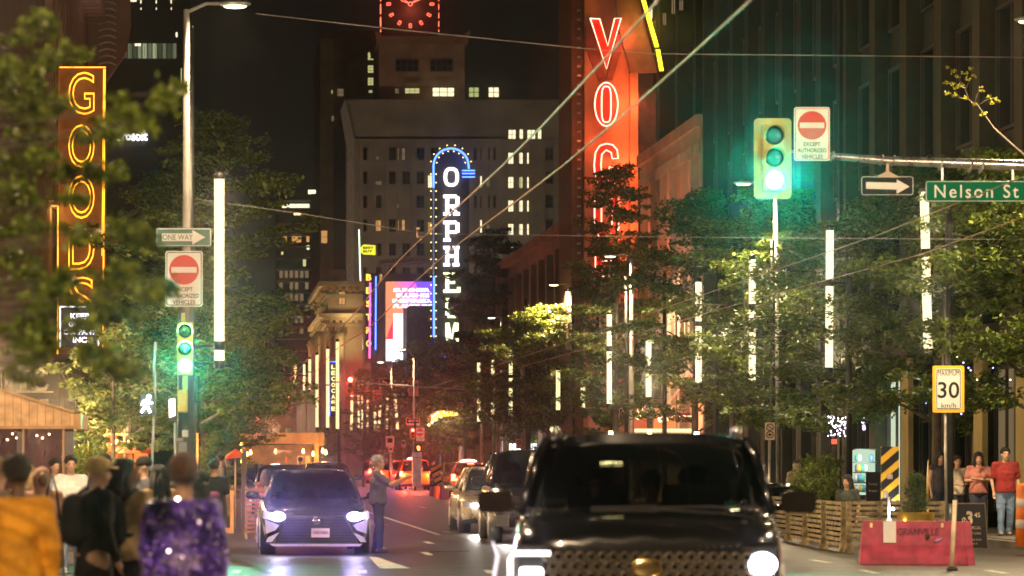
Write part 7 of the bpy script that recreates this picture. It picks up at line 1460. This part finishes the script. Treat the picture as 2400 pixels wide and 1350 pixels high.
for c in SEQ.children:
    if c.name.startswith('top'):
        ev = c.evaluated_get(bpy.context.evaluated_depsgraph_get()); me_ = ev.to_mesh(); rnd_ = random.Random(6); g = MB(); ps = list(me_.polygons)
        for q in range(1500):
            p_ = rnd_.choice(ps); nn_ = (Vector(p_.normal)+Vector((rnd_.gauss(0, .28), rnd_.gauss(0, .28), rnd_.gauss(0, .28)))).normalized(); a_ = nn_.orthogonal().normalized(); b_ = nn_.cross(a_); c_ = Vector(p_.center)+Vector(p_.normal)*0.004; r_ = 0.0075
            g.add([c_+(a_*math.cos(k*PI/3)+b_*math.sin(k*PI/3))*r_ for k in range(6)], [(0, 1, 2, 3, 4, 5)])
        sp = g.build('sequins', mat('mirror_sequin', (0.75, 0.65, 1.0), 0.16, 1.0, var=0.3, scale=40), c); sp['kind'] = 'stuff'; ev.to_mesh_clear()
# street
person('grey haired person standing at the sedan with arms reaching forward', 886, 136, 1.66, 82, 'm', ('bluegrey', (0.07, 0.065, 0.09)), ('navyjeans', (0.015, 0.017, 0.035)), hair=('silver', (0.3, 0.29, 0.28)), hairstyle='short', sleeves='short', arms='reach', detail=0.015, wide=1.12, stride=0.04)
person('long haired person seated at the slatted parklet wall, seen from behind', 624, 108, 1.66, 160, 'm', ('maroon', (0.2, 0.04, 0.03)), hair=('brown', (0.05, 0.02, 0.012)), hairstyle='long', sleeves='short', detail=0.018, seated=True, z0=0.12, wide=1.1)
# right hand pavement
person('dark haired person seated behind the patio fence, face turned left', 1986, 124, 1.66, -40, 'l', ('darkgreen', (0.05, 0.06, 0.05)), hairstyle='long', detail=0.015, seated=True, z0=0.05)
person('person in a hooded fur trimmed coat behind the coupe roof', 1868, 104, 1.58, 170, 'l', ('fur', (0.3, 0.26, 0.18)), hairstyle='afro', sleeves='long', hood=True, detail=0.02)
person('person in a dark vest with bare arms left of the thick dark pole', 2203, 119, 1.60, 15, 'l', ('darkvest', (0.05, 0.05, 0.07)), sleeves='none', hairstyle='long', arms='down', detail=0.016, z0=0.15)
person('young person in a white T-shirt standing right of the dark pole', 2244, 120, 1.52, 5, 'l', ('offwhite', (0.6, 0.52, 0.42)), hairstyle='short', arms='phone', detail=0.016, z0=0.15)
person('person with curly hair in a dusty pink top behind the price board', 2293, 121, 1.58, -6, 'l', ('dustypink', (0.42, 0.16, 0.13)), hairstyle='curly', arms='crossed', detail=0.016, z0=0.15, wide=1.15)
person('tall broad person in a dark red T-shirt and jeans at the right edge', 2356, 123, 1.70, 0, 'l', ('darkred', (0.26, 0.02, 0.02)), ('jeans', (0.05, 0.07, 0.1)), hairstyle='short', arms='down', detail=0.016, z0=0.12, wide=1.2)
# far walkers
bg = [(1002, 43, 'distant walker in a pale hat beside the amber hand signal', (0.5, 0.4, 0.4)), (1014, 46, 'distant walker in dark clothes left of the yellow shelter', (0.05, 0.05, 0.06)), (1092, 47, 'distant walker right of the yellow shelter', (0.3, 0.1, 0.1)), (958, 42, 'distant walker by the pale canopy tent', (0.3, 0.28, 0.3)), (704, 66, 'diner with dark hair under the pavilion bulbs', (0.1, 0.05, 0.03)), (516, 104, 'shadowed patron behind the planter box', (0.05, 0.04, 0.04)), (534, 92, 'second shadowed patron right behind the planter box', (0.08, 0.05, 0.05))]
for i, (px, s, l, c) in enumerate(bg): person(l, px, s, 1.6, [0, 150, 40, -60, 170, 120, -30][i], 'm', ('bg%d' % i, c), hairstyle='short', detail=0.03, z0=0.1 if s > 60 else 0.0)
# driver and passenger in the near SUV
for px, l in ((1392, 'dim front seat passenger seen through the near car windscreen'), (1528, 'dim driver behind the wheel of the near black car')):
    person(l, px, 293, 1.6, 0, 'm', ('dim', (0.04, 0.035, 0.03)), hairstyle='short', seated=True, z0=0.28, detail=0.02, arms='phone')
# tote bag with white emblem carried by the hooded person, bag of the tan capped walker
T = thing('tote_bag', 'black tote bag with white lettering hanging beside the hooded person', 'bag', (X(122, 240), K/240, 0.6)); s = 240; y = K/s
g = MB(); g.prism([(X(a_, s), Z(b_, s)) for a_, b_ in ((98, 1218), (148, 1222), (150, 1330), (96, 1330))], y-0.16, y-0.04); g.build('bag_body', cloth('tote_black', (0.015, 0.015, 0.017)), T, world=True, bevel=0.02)
g = MB(); g.tube([P(104, 1220, s)+Vector((0, -.1, 0)), P(112, 1150, s)+Vector((0, -.1, 0)), P(122, 1110, s)+Vector((0, .0, 0)), P(134, 1150, s)+Vector((0, -.1, 0)), P(142, 1222, s)+Vector((0, -.1, 0))], 0.012, 6); g.build('handle', cloth('tote_black', (0, 0, 0)), T, world=True)
text('3', P(124, 1238, s)-Vector((0, 0.165, 0)), 14/s, 18/s, sign_w, T, ex=0.002, bold=0.05)
# ================================================================ trees
def leaf_mat(name, a, b_):
    m = bpy.data.materials.new(name); m.use_nodes = True; n = m.node_tree; n.nodes.clear()
    geo = n.nodes.new('ShaderNodeNewGeometry'); rp = n.nodes.new('ShaderNodeValToRGB'); rp.color_ramp.elements[0].color = (*a, 1); rp.color_ramp.elements[1].color = (*b_, 1)
    n.links.new(geo.outputs['Random Per Island'], rp.inputs[0])
    d = n.nodes.new('ShaderNodeBsdfPrincipled'); d.inputs['Roughness'].default_value = 0.5; n.links.new(rp.outputs[0], d.inputs['Base Color'])
    t = n.nodes.new('ShaderNodeBsdfTranslucent'); n.links.new(rp.outputs[0], t.inputs[0]); mx = n.nodes.new('ShaderNodeMixShader'); mx.inputs[0].default_value = 0.35
    o = n.nodes.new('ShaderNodeOutputMaterial'); n.links.new(d.outputs[0], mx.inputs[1]); n.links.new(t.outputs[0], mx.inputs[2]); n.links.new(mx.outputs[0], o.inputs[0]); return m
lf_green = leaf_mat('street_leaf', (0.045, 0.08, 0.010), (0.18, 0.23, 0.035))
lf_olive = leaf_mat('olive_leaf', (0.07, 0.10, 0.012), (0.24, 0.26, 0.04))
lf_rust = leaf_mat('rusty_leaf', (0.06, 0.035, 0.015), (0.14, 0.08, 0.03))
lf_cedar = leaf_mat('cedar_leaf', (0.03, 0.06, 0.015), (0.09, 0.14, 0.03))
bark = mat('bark', (0.10, 0.08, 0.06), 0.9, var=0.4, scale=6, bump=0.6)
def leaves(name, clusters, per, size, m, parent, seed, flat=0.35, droop=0.0, jit=0.5):
    "clusters: list of (x,y,z,r). Leaves are small pointed quads spread through each flattened spray"
    rng = np.random.default_rng(seed); cl = np.array(clusters); N = len(cl)*per
    idx = np.repeat(np.arange(len(cl)), per); r = cl[idx, 3]
    a = rng.uniform(0, 2*np.pi, N); rad = r*np.sqrt(rng.uniform(0, 1, N)); 
    # fingers: concentrate leaves along twigs inside a spray
    nt_ = 9; tw = rng.uniform(0, 2*np.pi, (len(cl), nt_)); ta = tw[idx, rng.integers(0, nt_, N)]; a = ta+rng.normal(0, 0.16, N)
    c = cl[idx, :3]; pos = np.stack([c[:, 0]+rad*np.cos(a), c[:, 1]+rad*np.sin(a), c[:, 2]+rng.normal(0, 1, N)*r*flat*0.32-droop*rad**2/np.maximum(r, .01)], 1)
    nrm = rng.normal(0, jit, (N, 3)); nrm[:, 2] += 1.0; nrm /= np.linalg.norm(nrm, axis=1)[:, None]
    d = rng.normal(0, 1, (N, 3)); d -= (d*nrm).sum(1)[:, None]*nrm; d /= np.linalg.norm(d, axis=1)[:, None]; e = np.cross(nrm, d)
    sz = size*rng.uniform(0.6, 1.25, N)[:, None]
    v = np.stack([pos-d*sz*0.5, pos+e*sz*0.3, pos+d*sz*0.5, pos-e*sz*0.3], 1).reshape(-1, 3)
    me = bpy.data.meshes.new(name); me.vertices.add(4*N); me.vertices.foreach_set('co', v.ravel().astype(np.float32)); me.loops.add(4*N); me.loops.foreach_set('vertex_index', np.arange(4*N, dtype=np.int32))
    me.polygons.add(N); me.polygons.foreach_set('loop_start', np.arange(0, 4*N, 4, dtype=np.int32)); me.update(calc_edges=True); me.materials.append(m)
    o = bpy.data.objects.new(name, me); C.objects.link(o); o.parent = parent; return o
def grow(seed, H, R, base, n_limb=11, sprays=9, trunk_r=0.13, lean=(0, 0), flatlayers=True):
    rnd = random.Random(seed); g = MB(); cl = []
    tp = [(0, 0, 0), (0.04*lean[0], 0.02, H*0.3), (0.3*lean[0]+rnd.uniform(-.1, .1), 0.3*lean[1], H*0.6), (lean[0], lean[1], H*0.93)]
    g.tube(tp, [trunk_r, trunk_r*0.8, trunk_r*0.5, 0.02], 10)
    for i in range(n_limb):
        t = (i+0.5)/n_limb; z = base+(H-base)*t*0.92; az = i*2.4+rnd.uniform(-.4, .4)
        prof = math.sin(min(1, (1-t)*1.35+0.12)*PI/2)*(0.62+0.38*min(1, t*3+0.4)); L_ = R*prof*rnd.uniform(0.8, 1.15)
        f = z/H; bx_, by_ = lean[0]*f*f, lean[1]*f*f; dx, dy = math.cos(az), math.sin(az)
        tipz = z+L_*rnd.uniform(0.12, 0.4); p1 = (bx_+dx*L_*0.5, by_+dy*L_*0.5, z+L_*0.22); p2 = (bx_+dx*L_, by_+dy*L_, tipz)
        g.tube([(bx_, by_, z-0.15), p1, p2], [trunk_r*0.32*(1-t*0.5), trunk_r*0.16, 0.008], 6)
        for k in range(sprays):
            u = 0.25+0.8*(k/(sprays-1)); u = min(u, 1.05); off_ = rnd.uniform(-0.75, 0.75)*(0.35+0.5*u)*R*0.42
            cx_ = bx_+dx*L_*u-dy*off_; cy_ = by_+dy*L_*u+dx*off_; cz_ = z+(tipz-z)*u+rnd.uniform(-.18, .3)
            r_ = rnd.uniform(0.4, 0.85)*R*0.3; cl.append((cx_, cy_, cz_, r_))
            if k % 3 == 0: g.tube([(bx_+dx*L_*u*0.8, by_+dy*L_*u*0.8, z+(tipz-z)*u*0.8), (cx_, cy_, cz_)], [0.012, 0.004], 4)
    return g, cl
def tree(label, X_, Y_, seed, H, R, base, m=lf_green, per=170, size=0.10, proto={}, z0=0.15, rz=0, grp='street trees', lean=(0, 0), sc=1.0, name='street_tree', **kw):
    T = thing(name, label, 'tree', (X_, Y_, z0), rz=rz, group=grp)
    g, cl = grow(seed, H, R, base, lean=lean, **kw)
    g.build('trunk', bark, T); leaves('crown', cl, per, size, m, T, seed); T.scale = (sc, sc, sc); return T
def tree_copy(src, label, X_, Y_, rz, sc, z0=0.15):
    c = copy_tree(src); c.location = (X_, Y_, z0); c.rotation_euler = (0, 0, rz); c.scale = (sc, sc, sc*random.uniform(0.93, 1.07)); c['label'] = label; return c
random.seed(21)
big = dict(n_limb=24, sprays=12)
A = tree('dense street tree whose crown fills the far right edge above the standing people', 16.0, K/122, 1, 7.6, 2.7, 2.1, per=120, size=0.125, **big)
B_ = tree('dense street tree behind the speed sign and the second column lamp', 15.8, K/108, 2, 8.2, 2.6, 2.0, per=120, size=0.125, **big)
tree_copy(A, 'dense street tree between the green signal pole and the tall column lamp', 15.9, K/94, 2.0, 1.05)
tree_copy(B_, 'dense street tree just left of the right green signal', 15.8, K/84, 4.0, 1.12)
D_ = tree('tall dark street tree in front of the theatre facade cornice', 15.6, K/73, 5, 10.4, 2.9, 2.3, per=120, size=0.14, **big)
E_ = tree('tallest dark tree covering the lower letters of the theatre sign', 15.0, K/63.5, 6, 13.0, 2.2, 2.6, per=80, size=0.15, n_limb=30, sprays=12)
tree_copy(E_, 'second tall tree thickening the leaves over the lower theatre letters', 15.5, K/61, 2.0, 0.78)
F_ = tree('mid height tree with lamp lit yellow green leaves near the middle', 14.9, K/53.5, 7, 8.3, 3.3, 2.4, per=120, size=0.16, m=lf_olive, **big)
tree_copy(F_, 'broad tree just left of the lamp lit one, around the brown bare pole', 15.3, K/49, 2.2, 1.0)
G_ = tree('tall rusty dark tree right of the arched blue cinema sign', 15.9, K/42, 9, 15.0, 3.0, 3.4, per=110, size=0.19, m=lf_rust, **big)
tree_copy(G_, 'rusty dark tree beneath the slab lettered cinema sign', 16.0, K/37.5, 1.4, 0.6)
tree_copy(F_, 'leafy distant tree hiding the bottom of the cinema sign', 15.6, K/34.5, 3.2, 1.15)
tree_copy(B_, 'low leafy tree over the white lit shopfront', 16.3, K/46, 5.1, 0.85)
for i, (px, s, sc, l) in enumerate(((802, 34, 1.0, 'dark distant tree before the lower bank front'), (748, 37, 1.0, 'dark distant tree between pavilion and bank'), (905, 30, 1.0, 'distant tree crossing the lower part of the video screen'), (838, 29, 0.95, 'distant tree behind the big red signal'), (862, 27, 1.0, 'dark far tree under the distant glowing columns'), (935, 28, 0.95, 'dark far tree above the orange taxis'), (1008, 36, 0.8, 'dark distant tree under the gold marquee'))):
    tree_copy([B_, F_, G_, F_, B_, D_, F_][i], l, X(px, s), K/s, i*1.3, [0.42, 0.45, 0.66, 1.0, 0.9, 0.65, 0.85][i], 0)
tree_copy(E_, 'thin distant tree speckling the glowing columns under the red signal', X(852, 43), K/43, 1.0, 0.50)
tree_copy(E_, 'thin distant tree beside the white arrow and slanting column', X(912, 43), K/43, 2.6, 0.46)
# left kerb trees
H_ = tree('large street tree behind the left column lamp, lit green and amber below', -0.35, K/104, 11, 9.4, 2.5, 2.2, per=120, size=0.125, lean=(0.5, 0), **big)
tree('pale green lit young tree behind the walking signal', -1.9, K/118, 12, 4.3, 1.3, 1.6, per=260, size=0.12, m=leaf_mat('pale_leaf', (0.13, 0.17, 0.05), (0.30, 0.34, 0.12)), n_limb=12, sprays=8, trunk_r=0.06)
tree_copy(H_, 'second large left tree just beyond the first', -0.1, K/84, 2.5, 0.92)
tree_copy(H_, 'third left tree beside the far condo tower', 0.7, K/70, 4.4, 0.8)
tree_copy(D_, 'dark left tree below the upper glass office', -0.9, K/74, 1.0, 1.0)
tree_copy(A, 'leafy left tree behind the white neon club sign', -2.6, K/72, 3.3, 0.95)
tree_copy(F_, 'left tree above the red umbrella', 0.9, K/58, 0.6, 0.72)
tree_copy(B_, 'dark shrubby tree between planter box and pavilion', 0.3, K/92, 5.4, 0.27)
# near out of focus branches of the tree at the camera's left
T = thing('foreground_tree', 'near out of focus tree with olive leaves hanging over the upper left', 'tree', (-3.1, 20.5, 0.15)); bx0 = Vector((-3.1, 20.5, 0.15))
g = MB(); g.tube([(0, 0, 0), (0.05, 0, 1.6), (0.2, 0, 3.2), (0.35, 0, 5.2)], [0.12, 0.1, 0.07, 0.03], 10)
random.seed(77); cl = []
spots = [(105, 60, 34, 9), (120, 130, 40, 8), (40, 100, 30, 4), (60, 190, 60, 10), (30, 280, 80, 14), (110, 245, 45, 8), (185, 130, 20, 4), (290, 255, 30, 6), (330, 285, 28, 6), (385, 240, 26, 6), (410, 215, 14, 3), (250, 300, 30, 5), (45, 380, 70, 14), (125, 350, 30, 3), (266, 316, 18, 5), (215, 405, 34, 6), (265, 410, 24, 4), (40, 470, 60, 10), (30, 560, 70, 10), (60, 640, 80, 14), (160, 660, 50, 10), (250, 670, 46, 9), (225, 720, 40, 7), (300, 640, 36, 7), (335, 560, 34, 7), (310, 530, 26, 5), (350, 680, 30, 7), (390, 678, 20, 6), (60, 750, 80, 14), (50, 850, 60, 10), (110, 700, 60, 10), (250, 850, 40, 8), (300, 870, 30, 5), (215, 830, 34, 6), (20, 170, 40, 8), (280, 740, 34, 6), (90, 800, 50, 9), (150, 400, 28, 5), (175, 475, 34, 6), (195, 330, 18, 3), (185, 560, 26, 5), (190, 765, 34, 6), (150, 250, 16, 3)]
for (px, py, r, n_) in spots:
    s0 = random.uniform(350, 430); c0_ = P(px, py, s0)-bx0
    att = Vector((0.25, 0, max(1.7, min(4.9, c0_.z-0.25)))); g.tube([att, att.lerp(c0_, 0.55)+Vector((0, 0, 0.06)), c0_], [0.010, 0.006, 0.003], 5)
    for k in range(n_):
        q = c0_+Vector((random.gauss(0, r/s0*0.48), random.gauss(0, 0.14), random.gauss(0, r/s0*0.42))); cl.append((q.x, q.y, q.z, random.uniform(0.05, 0.11)))
g.build('trunk', bark, T); leaves('crown', cl, 32, 0.058, leaf_mat('near_leaf', (0.07, 0.10, 0.01), (0.25, 0.32, 0.04)), T, 5, flat=0.8, jit=0.8)
# lit twig at the upper right
T = thing('tree_branch', 'thin lamp lit twig with bright yellow green leaves against the dark upper right', 'branch', P(2330, 350, 128)); s = 128; o0 = Vector(T.location)
def Q(a_, b_): return P(a_, b_, s)-o0
g = MB(); g.tube([Q(2440, 400), Q(2330, 300), Q(2292, 247), Q(2272, 235), Q(2262, 210), Q(2248, 185)], [0.03, 0.014, 0.008, 0.006, 0.005, 0.003], 6)
for pts in (((2275, 235), (2250, 229), (2225, 218)), ((2262, 210), (2275, 185), (2280, 165)), ((2292, 247), (2310, 235), (2330, 228)), ((2285, 240), (2290, 222), (2298, 208)), ((2262, 208), (2235, 195), (2215, 193))): g.tube([Q(*p) for p in pts], [0.006, 0.004, 0.002], 5)
g.build('twig', bark, T); cl = []
for a_, b_, r in ((2222, 158, 5), (2236, 168, 8), (2244, 180, 7), (2215, 193, 8), (2230, 196, 8), (2262, 172, 8), (2274, 160, 7), (2270, 185, 9), (2255, 200, 9), (2240, 205, 7), (2283, 178, 8), (2222, 218, 7), (2240, 224, 8), (2258, 228, 8), (2298, 205, 7), (2302, 212, 6), (2318, 226, 7), (2330, 232, 8), (2338, 236, 6), (2325, 242, 6), (2283, 244, 8), (2306, 266, 6), (2300, 270, 5)):
    q = Q(a_, b_); cl.append((q.x, q.y, q.z, r/s*1.1))
leaves('leaf_spray', cl, 20, 0.05, leaf_mat('bright_leaf', (0.25, 0.25, 0.02), (0.42, 0.38, 0.04)), T, 9, flat=0.8, jit=0.9)
lamp('SPOT', P(2412, 62, 133)-Vector((0.05, 0.3, 0.1)), 500, (1, 0.75, 0.35), bpy.data.objects['street_lamp.007'] if 'street_lamp.007' in bpy.data.objects else None, size=0.1, rot=(0, math.radians(52), 0), angle=0.9)
# cedar in the gold planter
cl = []; pz = PLANTER.location
rnd = random.Random(4)
for k in range(60): z = rnd.uniform(0.0, 0.62); r = 0.24*(1-z/0.85); a_ = rnd.uniform(0, 2*PI); cl.append((r*math.cos(a_)*rnd.random()**.5, r*math.sin(a_)*rnd.random()**.5, 0.72+z, 0.09))
T = thing('cedar_shrub', 'bushy dark green cedar shrub growing in the gold planter', 'shrub', (pz.x, pz.y, 0)); leaves('foliage', cl, 90, 0.03, lf_cedar, T, 3, flat=1.4, jit=1.0); g = MB(); g.tube([(0, 0, 0.66), (0, 0, 1.2)], [0.02, 0.006], 6); g.build('stem', bark, T)
# shrubs by the kiosk
for i, (px, s, l, H2) in enumerate(((205, 128, 'dark hedge shrub beside the wooden kiosk', 1.7), (1905, 118, 'leafy planter shrub behind the coupe by the pavement', 1.3), (1925, 112, 'second leafy planter shrub right of the first', 1.5))):
    T = thing('shrub', l, 'shrub', (X(px, s), K/s, 0.15)); cl = []
    for k in range(80): z = rnd.uniform(0.3, H2); a_ = rnd.uniform(0, 2*PI); r = 0.4*math.sqrt(rnd.random()); cl.append((r*math.cos(a_), r*math.sin(a_), z, 0.14))
    leaves('foliage', cl, 60, 0.06, lf_green, T, 30+i, flat=1.2, jit=0.9); g = MB(); [g.tube([(0, 0, 0), (0.2*math.cos(q), 0.2*math.sin(q), H2*0.8)], [0.02, 0.006], 5) for q in (0, 2, 4)]; g.build('stem', bark, T)
fit_text()
# ================================================================ haze volume added to imitate lens glow around lamps
g = MB(); g.box(-145, -25, -1.0, 145, 650, 95)
hz = tag(g.build('haze', None), None, None, kind='stuff'); hz.data.materials.clear()
m = bpy.data.materials.new('haze_air'); m.use_nodes = True; n = m.node_tree; n.nodes.clear()
v = n.nodes.new('ShaderNodeVolumePrincipled'); v.inputs['Density'].default_value = 0.00045; v.inputs['Color'].default_value = (0.9, 0.88, 0.85, 1); v.inputs['Anisotropy'].default_value = 0.985
o = n.nodes.new('ShaderNodeOutputMaterial'); n.links.new(v.outputs[0], o.inputs['Volume']); hz.data.materials.append(m)
